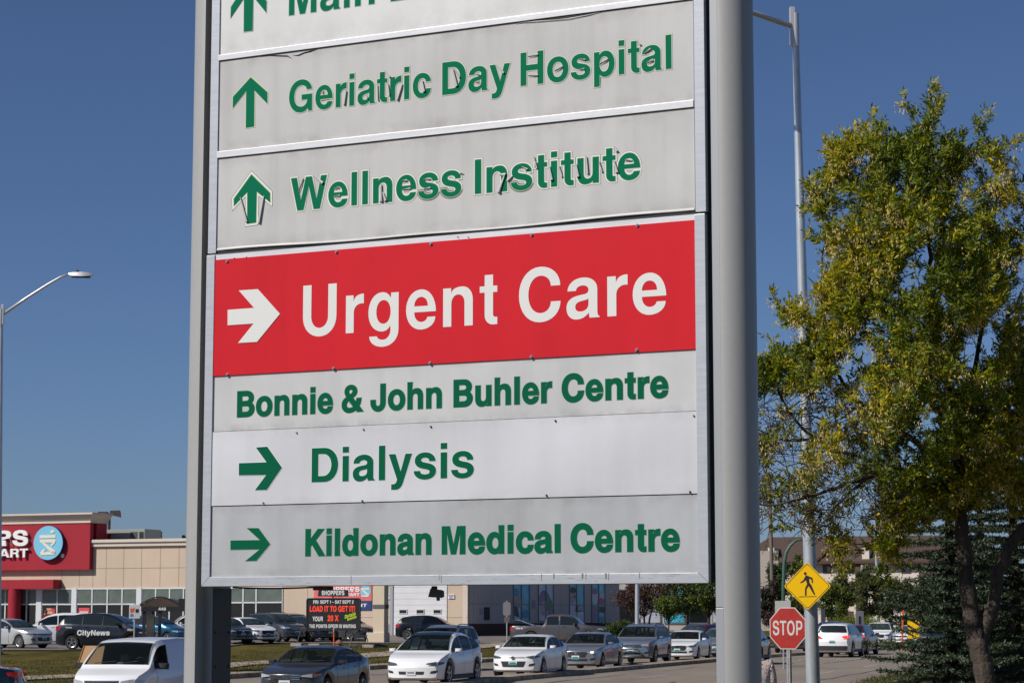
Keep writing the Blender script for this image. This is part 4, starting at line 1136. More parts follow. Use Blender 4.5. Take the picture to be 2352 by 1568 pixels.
    mb.build('wiper', M_trim, root)
    return root, c
M_slate_txt = mat('plate_lettering', (.06, .08, .14), .5)
M_darkbar = mat('bull_bar_paint', (.10, .10, .10), .4, .4)

ONC = -106.0      # heading of the oncoming lane, degrees
GQ = 'cars queueing on the far side of the road'
GL_ = 'cars parked in the shop car park'
GF = 'cars driving away on the near lanes'
honda, ch = car('sedan', 'dark grey sedan with a chrome grille bar, nearest car below the sign', 'car', 727, 60, ONC, 'sedan', 4.5, 1.75, 1.43, 'charcoal', z=-.10, group=GQ, heads='amber', grille='bar', plate='w', badge=True, cabin=True)
tesla, ct = car('electric_car', 'white car with a black glass roof and no grille, behind the dark grey sedan', 'car', 1000, 70.5, ONC, 'fast', 4.75, 1.92, 1.62, 'white', z=0, group=GQ, heads='dark', grille='none', plate='w', roofm=M_glass, dark_low=True, arches=True, cabin=True)
car('estate_car', 'old grey estate with roof rails, mostly hidden behind the white glass-roofed car', 'car', 1022, 88, ONC, 'suv', 4.4, 1.8, 1.72, 'silver_blue', group=GQ, rails=True, z=.04, cabin=True)
corolla, cc = car('sedan', 'white sedan with slim grille and dark trapezoid air intake, third in the queue', 'car', 1219, 80, ONC, 'sedan', 4.62, 1.78, 1.455, 'white', z=0, group=GQ, grille='slim', heads='dark', badge=True, spokes=8, cabin=True)
car('sedan', 'silver sedan with one yellowish headlight glowing, behind the white slim-grilled sedan', 'car', 1356, 90, ONC, 'sedan', 4.8, 1.80, 1.47, 'silver', z=0, group=GQ, grille='big', lit=1, badge=True, cabin=True)
car('suv', 'silver SUV with a bull bar and roof rails in the queue', 'car', 1475, 101, ONC, 'suv', 4.75, 1.93, 1.74, 'silver_blue', z=0, group=GQ, grille='bar', heads='amber', rails=True, arches=True, bull=True, sunroof=True, cabin=True)
car('sedan', 'white sedan furthest right before the sign post, behind the silver SUV', 'car', 1577, 109, ONC, 'sedan', 4.6, 1.8, 1.42, 'white', z=0, group=GQ, grille='big', heads='dark', badge=True, cabin=True)
car('hatchback', 'dark red car partly hidden behind the last white sedan', 'car', 1606, 127, ONC - 14, 'hatch', 4.4, 1.8, 1.62, 'maroon', z=.05, group=GQ)
car('minivan', 'pale car just left of the post behind the black SUV', 'car', 1662, 118, ONC, 'minivan', 4.8, 1.85, 1.5, 'silver', z=0, group=GQ)
car('suv', 'black SUV behind the right sign post with its red tail lamp lit', 'car', 1708, 100, 180 + ONC, 'suv', 4.5, 1.85, 1.70, 'black', z=0, group=GF, brake=1, arches=True, spokes=6)
car('suv', 'white SUV seen from behind, right of the stop sign pole', 'car', 1930, 117, 180 + ONC - 3, 'suv', 4.65, 1.84, 1.74, 'white', z=0, group=GF, brake=1, arches=True)
car('suv', 'dark red SUV beyond the white SUV seen from behind', 'car', 1966, 125, 180 + ONC - 4, 'suv', 4.5, 1.85, 1.66, 'maroon', z=0, group=GF, brake=1)
car('suv', 'white SUV facing us at the bend of the road', 'car', 2021, 157, ONC + 2, 'suv', 4.7, 1.9, 1.68, 'white', z=0, grille='big', heads='dark', group=GQ)
car('suv', 'dark blue SUV roof showing above the white SUV driving away', 'car', 1915, 139, 180 + ONC, 'suv', 4.6, 1.85, 1.76, 'dark_blue', z=0, group=GF)
car('suv', 'dark silver car cut by the stop sign and the lamp pole', 'car', 1826, 131, ONC, 'suv', 4.6, 1.85, 1.60, 'gunmetal', z=0, group=GQ)
car('sedan', 'white sedan beside the yellow and black board at the bend', 'car', 2090, 163, ONC - 10, 'sedan', 4.6, 1.8, 1.45, 'white', z=0, group=GQ, heads='dark')
car('sedan', 'blue-grey sedan behind the lower spruce branches', 'car', 2142, 152, ONC - 25, 'sedan', 4.6, 1.8, 1.45, 'slate', z=0, group=GQ)
car('hatchback', 'small far white car behind the white SUV at the bend', 'car', 2048, 235, ONC, 'hatch', 4.2, 1.8, 1.6, 'white', z=0, group=GQ)
# bottom left
van, cv = car('delivery_van', 'white delivery van with its driver window open, lower left', 'van', 326, 54.5, ONC + 3, 'van', 4.8, 1.86, 1.83, 'white', z=-.24, heads='clear', grille='bar', rimm=M_trim, cabin=True)
car('sedan', 'dark teal car tail at the bottom left corner', 'car', -168, 54, 187, 'sedan', 4.7, 1.82, 1.45, 'teal', z=-.22, group=GQ)
car('suv', 'black car mostly outside the left edge of the picture', 'car', -108, 100, -8, 'suv', 4.4, 1.8, 1.5, 'black', z=.0)
# car park
car('sedan', 'pearl silver sedan parked at the far left of the car park', 'car', 26, 113, -33, 'sedan', 4.6, 1.76, 1.47, 'champagne', group=GL_, z=.50, heads='dark', grille='slim', spokes=10)
car('minivan', 'white minivan parked behind the pearl silver sedan', 'car', 142, 127, 190, 'minivan', 5.1, 1.95, 1.78, 'white', group=GL_, z=.50)
news, cn = car('news_suv', 'black SUV with white lettering on its door, parked beyond the grass', 'car', 247, 108.5, -9, 'hatch', 4.8, 1.92, 1.74, 'black', group=GL_, z=.50, heads='clear', arches=False, spokes=5)
car('hatchback', 'bright blue hatchback behind the bus shelter', 'car', 352, 126, -20, 'hatch', 4.3, 1.78, 1.62, 'blue', group=GL_, z=.50)
car('suv', 'white SUV behind the bus shelter, cut by the left post', 'car', 442, 133, 195, 'suv', 4.6, 1.85, 1.78, 'white', group=GL_, z=.50)
car('suv', 'grey car whose nose shows right of the left sign post', 'car', 509, 131, -50, 'suv', 4.6, 1.85, 1.55, 'slate', group=GL_, z=.50, grille='big', badge=True)
car('sedan', 'white sedan with V grille parked beside the dark grey SUV', 'car', 566, 133.5, -50, 'sedan', 4.65, 1.8, 1.50, 'white', group=GL_, z=.52, grille='big', heads='dark')
car('suv', 'dark grey SUV with roof rails left of the message board', 'car', 633, 139, -50, 'suv', 4.7, 1.85, 1.74, 'slate', group=GL_, z=.55, rails=True, arches=True, spokes=6)
car('suv', 'boxy silver car between the dark grey SUV and the message board', 'car', 672, 147, -50, 'suv', 4.4, 1.8, 1.70, 'silver', group=GL_, z=.60)
car('suv', 'dark navy SUV nose under the message board', 'car', 710, 141, -50, 'suv', 4.6, 1.85, 1.55, 'dark_blue', group=GL_, z=.52, grille='big', spokes=8)
car('hatchback', 'grey hatchback right of the message board', 'car', 790, 144, -42, 'hatch', 4.4, 1.78, 1.55, 'grey', group=GL_, z=.55)
car('hatchback', 'black hatchback in front of the white garage door', 'car', 988, 142, -8, 'hatch', 4.35, 1.76, 1.55, 'black', group=GL_, z=.60, spokes=8)
pick, cp = car('pickup_truck', 'grey pickup truck with chrome mirrors leaving the car park', 'pickup truck', 1283, 142, -10, 'pickup', 6.1, 2.0, 1.93, 'gunmetal', z=.29, heads='clear', grille='big')
pk = MB(); 
vs = []
for i in range(10):
    for j in range(5):
        vs.append((-2.9 + i * .22, -.7 + j * .35, 1.18 + .36 * math.exp(-((i - 1.5) / 3.2) ** 2) + .03 * math.sin(i * 3 + j * 2)))
pk.add(vs, [(i * 5 + j, i * 5 + j + 1, (i + 1) * 5 + j + 1, (i + 1) * 5 + j) for i in range(9) for j in range(4)])
o = pk.build('tarpaulin', mat('tarpaulin_silver', (.55, .55, .60), .35, .4), None)
o.location = pick.location; o.rotation_euler = pick.rotation_euler
tag(o, 'crumpled silver tarpaulin heaped in the pickup truck bed', 'tarpaulin')

# door lettering on the news car and the pickup
def car_text(c, text, x0, w_, z0, h_, sg, m, root, name='lettering', slant=0, off=0):
    mb = MB()
    # sg -1: right-hand flank, text runs from tail to nose
    text_into(mb, text, lambda a, b, d: c.D(c.L - (x0 + a), sg * (c.sidey(c.L - (x0 + a), z0 + b) + .012 + d * .001), z0 + b), fit=(w_, h_), slant=slant, stag=1, off=off)
    return mb.build(name, m, root, fix=False)
M_ltr = mat('vehicle_lettering', (.72, .72, .70), .5)
car_text(cn, 'CityNews', 1.22, 1.62, .68, .24, -1, M_ltr, news, off=12, slant=.05)
car_text(cn, 'Citytv', 3.72, .32, .90, .09, -1, M_ltr, news, off=8, slant=.1)
car_text(cn, 'CityNews', .62, .34, 1.02, .06, -1, M_ltr, news, off=4)
car_text(cp, '4X4', .42, .50, .98, .10, -1, M_ltr, pick, off=8, slant=.2)
# chrome mirror caps and door pillars of the pickup
mb = MB(); cp.side(mb, [(.463 * 6.1, 1.24), (.473 * 6.1, 1.24), (.473 * 6.1, 1.80), (.463 * 6.1, 1.80)], -1, off=.012); mb.build('chrome_pillar', M_chrome, pick)

# ================================================================== DRUGSTORE
M_stucco = mat('stucco_beige', (.53, .42, .315), .9, noise=(.35, .06), bump=(60, .2), streak=(2, .05))
M_stucco2 = mat('stucco_trim', (.58, .51, .42), .9, noise=(.4, .05))
M_stuccog = mat('stucco_side_lifted', (.62, .53, .45), .9, noise=(.35, .07), bump=(60, .2))  # same stucco as the front, colour lightened to lift the wall's shade
M_seam = mat('wall_joint', (.24, .185, .13), .9)
M_seamg = mat('wall_joint_grey', (.38, .32, .27), .9)
M_fred = mat('fascia_red', (.33, .022, .035), .6, noise=(.6, .06), spec=.2)
M_wframe = mat('window_frame_white', (.60, .61, .62), .5)
M_blind = mat('shop_window_upper', (.11, .135, .115), .25, noise=(1.2, .25))
M_shopdark = mat('shop_window_dark', (.012, .014, .016), .12)
M_shopred = mat('window_poster_red', (.62, .045, .03), .6)
M_pink = mat('poster_pink', (.62, .06, .07), .6)
M_garage = mat('garage_door_white', (.62, .62, .63), .6, noise=(1, .05))
M_logo = mat('logo_blue', (.18, .50, .68), .5)
M_logorim = mat('logo_rim', (.03, .03, .14), .5)
M_cream = mat('logo_cream', (.72, .66, .52), .6)
M_wtxt = mat('fascia_letter_white', (.80, .78, .76), .5)
M_navy = mat('poster_navy', (.008, .035, .15), .6)
M_hvac = mat('rooftop_unit', (.27, .29, .265), .7)
M_louv = mat('louvre_dark', (.02, .02, .02), .7)
M_brick = mat('brick_dark', (.10, .035, .022), .9, noise=(6, .3, (1, 1, 3)))
M_greystone = mat('block_grey', (.20, .20, .195), .9, noise=(3, .2))
M_pole = mat('lamp_pole_galvanised', (.52, .55, .57), .38, .5, noise=(8, .18, (1, 1, .25)))
M_polew = mat('lamp_arm_metal', (.62, .60, .60), .35, .4)

WA = math.atan2(-.407, .914)                      # front wall, local x to the right
C0 = at(1074, 1440, 150)
WF = Frame((C0.x, C0.y, 0), WA)
store = WF.empty('drugstore_building', label='beige drugstore with dark red fascia and a row of shop windows', cat='building')
gz = .78
ztw = WF.px(430, 1231.8)[1] - .12                         # parapet top
zcor = WF.px(430, 1252)[1]
XW0 = WF.px(-60, 1300)[0]
mb = MB().box(XW0, 0, 0, .35, gz - .9, zcor); mb.build('wall', M_stucco, store)
MB().box(XW0 + .2, -2.2, .36, 14, gz - .9, zcor - .3).build('roof_slab', M_stuccog, store)
MB().box(XW0, .12, -.18, .4, zcor, zcor + (ztw - zcor) * .55).build('cornice', M_stucco2, store, bevel=.02)
MB().box(XW0, .2, -.30, .42, zcor + (ztw - zcor) * .55 + .003, ztw).build('parapet_cap', M_stucco2, store, bevel=.03)
# joints in the stucco (above windows)
zh = WF.px(250, 1349)[1]
jx = [x for x in (214, 244, 284, 325, 368, 411, 452, 494, 536, 577, 618, 660)] + [143, 183]
mb = MB()
z_mid1 = WF.px(300, 1304)[1]
for px in jx:
    x = WF.px(px, 1300)[0]; mb.box(x - .02, x + .02, -.004, .002, zh + .05, zcor)
x0 = WF.px(205, 1300)[0]
mb.box(x0, 0, -.005, .002, z_mid1 - .018, z_mid1 + .018)
for px in (706, 748, 790): x = WF.px(px, 1400)[0]; mb.box(x - .018, x + .018, -.004, .002, gz, zcor)
z2 = WF.px(620, 1417)[1]
mb.box(WF.px(650, 1400)[0], 0, -.0055, .002, z2 - .015, z2 + .015)
mb.box(WF.px(706, 1385)[0], 0, -.0045, .002, zh, zh + .03)
mb.build('wall_joints', M_seam, store)
# red fascia block with cornice
yo = -.42
fx1, fz0 = WF.px(205, 1307, yo); fz1 = WF.px(200, 1200, yo)[1]; fztop = WF.px(200, 1177, yo)[1]
fx0 = WF.px(-420, 1300, yo)[0]
fas = MB().box(fx0, fx1, yo, -.002, fz0, fz1).build('fascia', M_fred, store)
h_ = fztop - fz1
def flare(z0_, z1_, e0, e1):
    xa, xb, ya = fx0 - .3, fx1, yo
    return MB().add([(xa, ya - e0, z0_), (xb + e0, ya - e0, z0_), (xb + e0, 1.75, z0_), (xa, 1.75, z0_), (xa, ya - e1, z1_), (xb + e1, ya - e1, z1_), (xb + e1, 1.75, z1_), (xa, 1.75, z1_)],
                    [(0, 1, 2, 3), (4, 5, 6, 7), (0, 1, 5, 4), (1, 2, 6, 5), (2, 3, 7, 6), (3, 0, 4, 7)])
flare(fz1 + .003, fz1 + h_ * .22, .06, .06).build('fascia_cornice', M_stucco2, store)
flare(fz1 + h_ * .22 + .003, fz1 + h_ * .82, .07, .42).build('fascia_cornice', M_stucco2, store)
flare(fz1 + h_ * .82 + .003, fztop, .46, .46).build('cornice_cap', M_stucco2, store)
MB().box(fx0, fx1 - .003, .401, 1.7, zcor - .3, fz1).build('fascia_return', M_fred, store)
def wtext(fr, text, xl, xr, pyb, pyt, yo, m, parent, name='lettering', depth=0, sp=0, off=0, refx=None):
    rxp = (xl + xr) / 2 if refx is None else refx
    z0 = fr.px(rxp, pyb, yo)[1]; z1 = fr.px(rxp, pyt, yo)[1]; xa = fr.uz(xl, z0, yo); xb = fr.uz(xr, z0, yo)
    mb = MB(); text_into(mb, text, lambda x, z, d: (xa + x, yo - (depth - d if depth else .02 + d * .002), z0 + z), fit=(xb - xa, z1 - z0), sp=sp, off=off, depth=depth, stag=0 if depth else 1)
    return mb.build(name, m, parent, fix=False)
wtext(WF, 'SHOPPERS', -238, 66, 1252, 1218, yo - .10, M_wtxt, fas, depth=.16, off=16, refx=40)
wtext(WF, 'DRUG MART', -128, 66.5, 1279, 1259.5, yo - .10, M_wtxt, fas, depth=.14, off=6, refx=40)
# round logo
def disc(fr, cx, cy, rx_, yo_, d, m, parent, name, n=40, ry_=None):
    c = fr.px(cx, cy, yo_); e = fr.px(cx + rx_, cy, yo_); r = abs(e[0] - c[0]); r2 = r if ry_ is None else abs(fr.px(cx, cy - ry_, yo_)[1] - c[1])
    mb = MB(); mb.prism([(c[0] + r * math.cos(2 * math.pi * k / n), c[1] + r2 * math.sin(2 * math.pi * k / n)) for k in range(n)], lambda a, b: (a, yo_, b), lambda a, b: (a, yo_ + d, b))
    return mb.build(name, m, parent)
lg = disc(WF, 110.3, 1246, 33.5, yo - .34, .02, M_logo, fas, 'logo', ry_=38.8)
disc(WF, 110.6, 1246, 33.5, yo - .31, .30, M_logorim, lg, 'logo_rim', ry_=38.8)
def c1(x, y): return (x * .4982 / 1.7415, (1950 + y * .4982) / 1.7415)
def poly(fr, pts, yo_, d, m, parent, name, mb=None):
    P = [fr.px(x, y, yo_) for x, y in pts]
    own = mb is None; mb = mb or MB()
    mb.prism(P, lambda a, b: (a, yo_, b), lambda a, b: (a, yo_ + d, b))
    return mb.build(name, m, parent) if own else mb
mb = MB()
for pts in ([(318, 380), (446, 377), (446, 401), (318, 405)], [(402, 350), (428, 333), (438, 350), (412, 368)],
            [(318, 415), (446, 412), (446, 432), (428, 440), (322, 438)], [(330, 438), (352, 436), (446, 508), (440, 528), (425, 530)],
            [(422, 440), (446, 436), (415, 470), (404, 458)], [(345, 490), (368, 494), (346, 518), (322, 520)], [(322, 520), (442, 508), (438, 535), (330, 540)]):
    poly(WF, [c1(*p) for p in pts], yo - .37, .02, None, None, None, mb)
mb.build('mortar_emblem', M_cream, lg)
disc(WF, 143.5, 1275.5, 4, yo - .04, .03, M_wtxt, fas, 'registered_mark', n=14)
# canopy and round column
cz0, cz1 = WF.px(60, 1351.5, -1.0)[1], WF.px(60, 1330.5, -1.0)[1]
MB().box(fx0, WF.px(122, 1340, -1.0)[0], -1.0, -.002, cz0, cz1).build('canopy', M_fred, store)
cx_ = WF.px(33, 1400, -.55)[0]
MB().lathe([(.47, cz0 - .002), (.47, gz - .8)], (cx_, -.55, 0), (0, 0, 1), n=28).build('column', M_fred, store, smooth=True)
# windows: upper panes with blinds, lower dark panes, white frames
def winrow(xs_, py_t, py_m, py_b, refx):
    zt1 = zh - .02; zm = WF.px(refx, py_m)[1]; zb1 = gz + .25
    for a, b in zip(xs_, xs_[1:]):
        xa = WF.px(a, 1390)[0]; xb = WF.px(b, 1390)[0]
        fr = MB()
        for (p, q, r_, s_) in ((xa, xb, zt1 - .09, zt1), (xa, xb, zm - .045, zm + .045), (xa, xa + .05, zb1, zt1 - .0905), (xb - .05, xb, zb1, zt1 - .0905)):
            fr.box(p + .001, q - .001, -.07, -.002, r_, s_)
        o = fr.build('shop_window', M_wframe, store)
        MB().box(xa + .05, xb - .05, -.03, -.004, zm + .05, zt1 - .09).build('upper_pane', M_blind, o)
        MB().box(xa + .05, xb - .05, -.028, -.004, zb1, zm - .05).build('lower_pane', M_shopdark, o)
    return zm
winrow([1, 13, 30], 0, 1387, 0, 20)
winrow([47, 62, 85], 0, 1387, 0, 60)
winrow([97, 132, 166], 0, 1387, 0, 130)
winrow([177, 212, 247, 281, 315], 0, 1386.5, 0, 250)
winrow([326, 358, 390, 422, 454, 486, 518], 0, 1384, 0, 400)
zmz = winrow([528, 559, 589], 0, 1383, 0, 560)
o_ = winrow([589, 650], 0, 1382.5, 0, 620)
for a, b in ((85, 97), (166, 177), (315, 326), (518, 528)):
    xa = WF.px(a, 1390)[0]; xb = WF.px(b, 1390)[0]
    MB().box(xa + .002, xb - .002, -.12, -.002, gz - .3, zh).build('pilaster', M_wframe, store)
# window posters
poly(WF, [c1(350, 1040), (c1(356, 1000)), c1(382, 968), c1(440, 968), c1(440, 1075), c1(350, 1075)], -.05, .01, M_shopred, store, 'poster')
wtext(WF, 'TOP', 107.5, 118, 1400.5, 1396, -.052, M_cream, store, depth=0)
wtext(WF, 'PICKS', 106.5, 120.5, 1408.5, 1403.5, -.052, M_cream, store, depth=0)
poly(WF, [c1(632, 962), c1(718, 962), c1(718, 1060), c1(632, 1060)], -.05, .01, M_pink, store, 'poster')
wtext(WF, '20X', 183, 203, 1411, 1403, -.052, M_wtxt, store, depth=0, off=14)
# pink banner on the front wall
bz = lambda py, px=790, yo=-.06: WF.px(px, py, yo)[1]
bx0, bx1 = WF.px(721, 1370, -.06)[0], WF.px(853.5, 1370, -.06)[0]
ban = MB().box(bx0, bx1, -.06, -.01, bz(1379), bz(1342)).build('wall_banner', mat('banner_red_faded', (.66, .13, .13), .6, noise=(.8, .25)), store)
wtext(WF, 'SHOPPERS', 735, 826, 1358, 1347, -.062, M_wtxt, ban, off=14); wtext(WF, 'DRUG MART', 760, 826, 1368, 1361.5, -.062, M_wtxt, ban, off=10)
disc(WF, 839.5, 1356.5, 12, -.075, .01, M_logo, ban, 'logo', ry_=14)
mb = MB()
for pts in ([(829, 1350), (848, 1349), (848, 1353), (829, 1354)], [(831, 1355), (836, 1355), (848, 1365), (846, 1368)], [(830, 1367), (847, 1366), (847, 1369.5), (830, 1370)]): poly(WF, pts, -.085, .006, None, None, None, mb)
mb.build('mortar_emblem', M_cream, ban)
ban2 = MB().box(bx0, bx1, -.06, -.01, bz(1400.5), bz(1379.2)).build('wall_banner', M_navy, store)
wtext(WF, 'MIDNIGHT', 765, 843, 1393, 1385.5, -.062, M_wtxt, ban2)
# beige pier right of the banner, and garage door
def wb(name, xl, xr, yt, yb, y0, y1, m, parent=store, ref=None, bevel=0, zbot=None):
    r_ = ref or (xl + xr) / 2
    za = WF.px(r_, yt, y0)[1]; zb_ = WF.px(r_, yb, y0)[1] if zbot is None else zbot
    return MB().box(WF.px(xl, yt, y0)[0], WF.px(xr, yt, y0)[0], y0, y1, zb_, za).build(name, m, parent, bevel=bevel)
gd = wb('garage_door', 903, 1026.5, 1320, 1457.5, -.05, -.01, M_garage)
mb = MB(); z0 = WF.px(960, 1457.5, -.05)[1]
for k in range(1, 11): 
    mb.box(WF.px(904, 1400, -.05)[0], WF.px(1025, 1400, -.05)[0], -.056, -.051, z0 + k * .40, z0 + k * .40 + .02)
mb.build('door_grooves', mat('groove_grey', (.42, .43, .44), .6), gd)
for px in (925.5, 965, 1004):
    wb('door_window', px - 9.6, px + 9.6, 1397.5, 1408.5, -.09, -.056, mat('door_window_frame', (.55, .55, .54), .6), gd)
    wb('door_pane', px - 8, px + 8, 1400, 1407, -.095, -.0905, M_shopdark, gd)
wb('door_jamb', 895.5, 902.5, 1320, 1459, -.12, -.01, mat('jamb_grey', (.34, .36, .38), .5, .3))
wb('base_course', 883.5, 895, 1433, 1459, -.06, -.01, M_greystone)
for (a, b) in ((882.5, 894.5), (1029.5, 1043.5)):
    s_ = wb('notice', a, b, 1364, 1375.2 if a < 900 else 1373.7, -.07, -.01, mat('notice_white', (.70, .70, .72), .6))
    m1 = (a + b) / 2
    wtext(WF, 'MAXIMUM', a + 1, b - 1, 1367.4, 1365.2, -.071, M_navy, s_); wtext(WF, 'HEIGHT', a + 2.5, b - 2.5, 1370.4, 1368.2, -.071, M_navy, s_); wtext(WF, "12'4''", a + 3, b - 3, 1373.2, 1371.3, -.071, M_navy, s_)
# roof unit and its tall spruce tips behind
hv = WF.px(240, 1232, 3)[0]; hv1 = WF.px(332, 1232, 3)[0]
t_ = WF.px(280, 1215, 3)[1]
hvac = WF.empty('rooftop_unit', label='grey ventilation unit standing on the drugstore roof', cat='roof unit')
MB().box(hv, hv1, 3, 5.2, ztw - .8, t_).build('casing', M_hvac, hvac, bevel=.03)
for a, b in ((300, 317), (320, 337)):
    mb = MB()
    xa, xb = WF.px(a, 1225, 3)[0], min(WF.px(b, 1225, 3)[0], hv1 - .05)
    for k in range(9):
        x = xa + (xb - xa) * k / 9; mb.box(x, x + (xb - xa) / 18, 2.985, 3.0, t_ - 1.3, t_ - .2)
    mb.build('louvre', M_louv, hvac)
mb = MB().box(WF.px(247, 1225, 3)[0], WF.px(255, 1225, 3)[0], 2.98, 3, t_ - .7, t_ - .3); mb.build('warning_label', M_tail, hvac)

# side wall in the shade with picture windows
SB = math.atan2(.940, .342)
SFr = Frame((C0.x, C0.y, 0), SB)
zs1 = WF.px(1060, 1300)[1]
Ls = 34
MB2 = MB().box(.36, Ls, .002, .35, gz - .8, ztw)
side = SFr.empty('store_side', label=None)
# keep the side wall under the building
bpy.data.objects.remove(side)
rel = Matrix.Rotation(SB - WA, 4, 'Z')
def sadd(mb, name, m, parent=store, **k):
    o = mb.build(name, m, parent, **k); o.matrix_local = rel if parent is store else Matrix(); return o
sidew = sadd(MB().box(.002, Ls, 0, .35, gz - .8, ztw), 'wall', M_stuccog)
sadd(MB().box(.01, Ls, -.06, -.002, gz - .8, SFr.px(1150, 1431)[1]), 'brick_plinth', M_brick)
mb = MB()
zz = SFr.px(1150, 1386)[1]
mb.box(.3, Ls, -.006, -.001, zz - .02, zz + .02)
for px in (1087, 1130, 1184, 1290, 1340, 1425, 1470): x = SFr.px(px, 1400)[0]; mb.box(x - .02, x + .02, -.005, -.001, SFr.px(1150, 1431)[1] + .01, ztw)
sadd(mb, 'wall_joints', M_seamg)
M_pblue = mat('picture_blue', (.06, .56, .80), .35, noise=(.5, .4), col2=(.16, .48, .62)); M_ppale = mat('picture_pale', (.62, .64, .72), .4, noise=(.8, .2)); M_pskin = mat('picture_skin', (.55, .40, .36), .5, noise=(2.5, .25))
M_phair = mat('picture_hair', (.030, .024, .03), .5); M_pgreen = mat('picture_green', (.10, .30, .09), .5, noise=(2, .5)); M_pink2 = mat('picture_pink', (.70, .10, .22), .5); M_pcap = mat('picture_cap', (.03, .34, .46), .5, noise=(3, .3))
M_pmauve = mat('picture_mauve', (.30, .20, .32), .5, noise=(3, .3))
def c3(x, y): return ((1500 + x * .3401) / 1.7415, (2250 + y * .3401) / 1.7415)
def c4(x, y): return ((2200 + x * .3067) / 1.7415, (2250 + y * .3067) / 1.7415)
def ell(cx, cy, rx_, ry_, n=18, rot=0): return [(cx + rx_ * math.cos(t) * math.cos(rot) - ry_ * math.sin(t) * math.sin(rot), cy + rx_ * math.cos(t) * math.sin(rot) + ry_ * math.sin(t) * math.cos(rot)) for t in [2 * math.pi * k / n for k in range(n)]]
def picwin(cv, x0, x1, xm, yt, ym, yb, blobs, bgm):
    p = [SFr.px(*cv(x0, (yt + yb) / 2)), SFr.px(*cv(x1, (yt + yb) / 2))]
    z1 = SFr.px(*cv(x0, yt))[1] ; z0 = SFr.px(*cv((x0 + x1) / 2, yb))[1]; zm = SFr.px(*cv((x0 + x1) / 2, ym))[1]; xmm = SFr.px(*cv(xm, ym))[0]
    z1 = max(z1, zm + 1.8)
    xa, xb = p[0][0], p[1][0]
    f = MB()
    for (a, b, c_, d) in ((xa, xb, z1 - .06, z1), (xa, xb, z0, z0 + .06), (xa, xa + .06, z0 + .061, z1 - .061), (xb - .06, xb, z0 + .061, z1 - .061), (xa + .061, xb - .061, zm - .03, zm + .03), (xmm - .03, xmm + .03, z0 + .061, zm - .031), (xmm - .03, xmm + .03, zm + .031, z1 - .061)):
        f.box(a, b, -.08, -.002, c_, d)
    fr = sadd(f, 'picture_window', mat('side_frame', (.22, .25, .27), .5))
    g = MB().box(xa + .05, xb - .05, -.02, -.004, z0 + .05, z1 - .05).build('picture', bgm, fr)
    for i, (pts, m) in enumerate(blobs):
        yy = -.024 - .004 * i; P = []
        for q in pts:
            a, b = SFr.px(*cv(*q), yy); P.append((min(max(a, xa + .065), xb - .065), min(max(b, z0 + .065), z1 - .065)))
        P = dedup([(a * 1000, b * 1000) for a, b in P]); P = [(a / 1000, b / 1000) for a, b in P]
        if len(P) < 3: continue
        tr = tessellate_polygon([[Vector((a, b, 0)) for a, b in P]]); MB().add([(a, yy, b) for a, b in P], [tuple(t) for t in tr]).build('picture_shape', m, g, fix=False)
    return fr
picwin(c3, 1622, 1812, 1716, 262, 485, 690, [(([(1622, 300), (1690, 330), (1716, 480), (1700, 690), (1622, 690)]), M_ppale), (ell(1670, 440, 34, 90), M_pskin), (ell(1658, 345, 38, 48), M_pcap), ([(1640, 500), (1680, 520), (1700, 640), (1640, 620)], M_phair), (ell(1705, 470, 22, 60), M_pskin), (ell(1775, 600, 40, 50), M_pcap)], M_pblue)
picwin(c3, 1915, 2095, 2006, 275, 488, 690, [([(2010, 300), (2090, 470), (2090, 560), (2010, 560)], M_pgreen), (ell(1985, 430, 55, 110), M_pmauve), (ell(1985, 530, 38, 90), M_pskin), ([(2040, 520), (2095, 540), (2095, 690), (2030, 690)], M_pmauve)], M_ppale)
picwin(c4, 250, 440, 340, 312, 545, 800, [([(250, 320), (335, 320), (335, 790), (250, 790)], M_ppale), (ell(295, 440, 40, 95), M_pskin), (ell(300, 355, 40, 40), M_phair), (ell(318, 440, 12, 18), M_phair), (ell(372, 620, 38, 80), M_phair), (ell(385, 590, 20, 40), M_pskin), ([(345, 640), (440, 640), (440, 800), (250, 800), (260, 640)], M_ppale)], M_pblue)
picwin(c4, 537, 714, 628, 322, 548, 780, [(ell(590, 440, 42, 95), M_ppale), (ell(580, 370, 40, 40), M_pmauve), ([(545, 560), (620, 560), (620, 775), (545, 775)], M_pmauve), (ell(680, 430, 32, 50), M_ppale), (ell(670, 500, 40, 45), M_pink2), ([(635, 570), (712, 570), (712, 650), (635, 640)], M_phair), ([(635, 700), (712, 700), (712, 775), (635, 775)], M_pcap)], M_pblue)
# vents and plates on the side wall
mb = MB()
x0, x1 = SFr.px(c3(1282, 560)[0], 1400)[0], SFr.px(c3(1342, 560)[0], 1400)[0]
for k in range(5):
    za = SFr.px(*c3(1310, 515 + k * 29))[1]; mb.box(x0, x1, -.06, -.002, za - .22, za - .03)
sadd(mb, 'wall_vent', M_louv)
mb = MB(); x0, x1 = SFr.px(c3(1846, 480)[0], 1390)[0], SFr.px(c3(1884, 480)[0], 1390)[0]
for k in range(4): za = SFr.px(*c3(1865, 436 + k * 25))[1]; mb.box(x0, x1, -.04, -.002, za - .16, za)
sadd(mb, 'address_plate', mat('plate_grey', (.30, .32, .36), .6))
x0 = SFr.px(c3(1231, 550)[0], 1400)[0]; za = SFr.px(*c3(1240, 550))[1]
sadd(MB().box(x0, x0 + .5, -.05, -.002, za - .3, za + .1), 'meter_box', mat('plate_grey', (.3, .3, .3)))
# steel door at the near end, beyond the brick
x0, x1 = SFr.px(1175.5, 1440)[0], SFr.px(1189, 1440)[0]
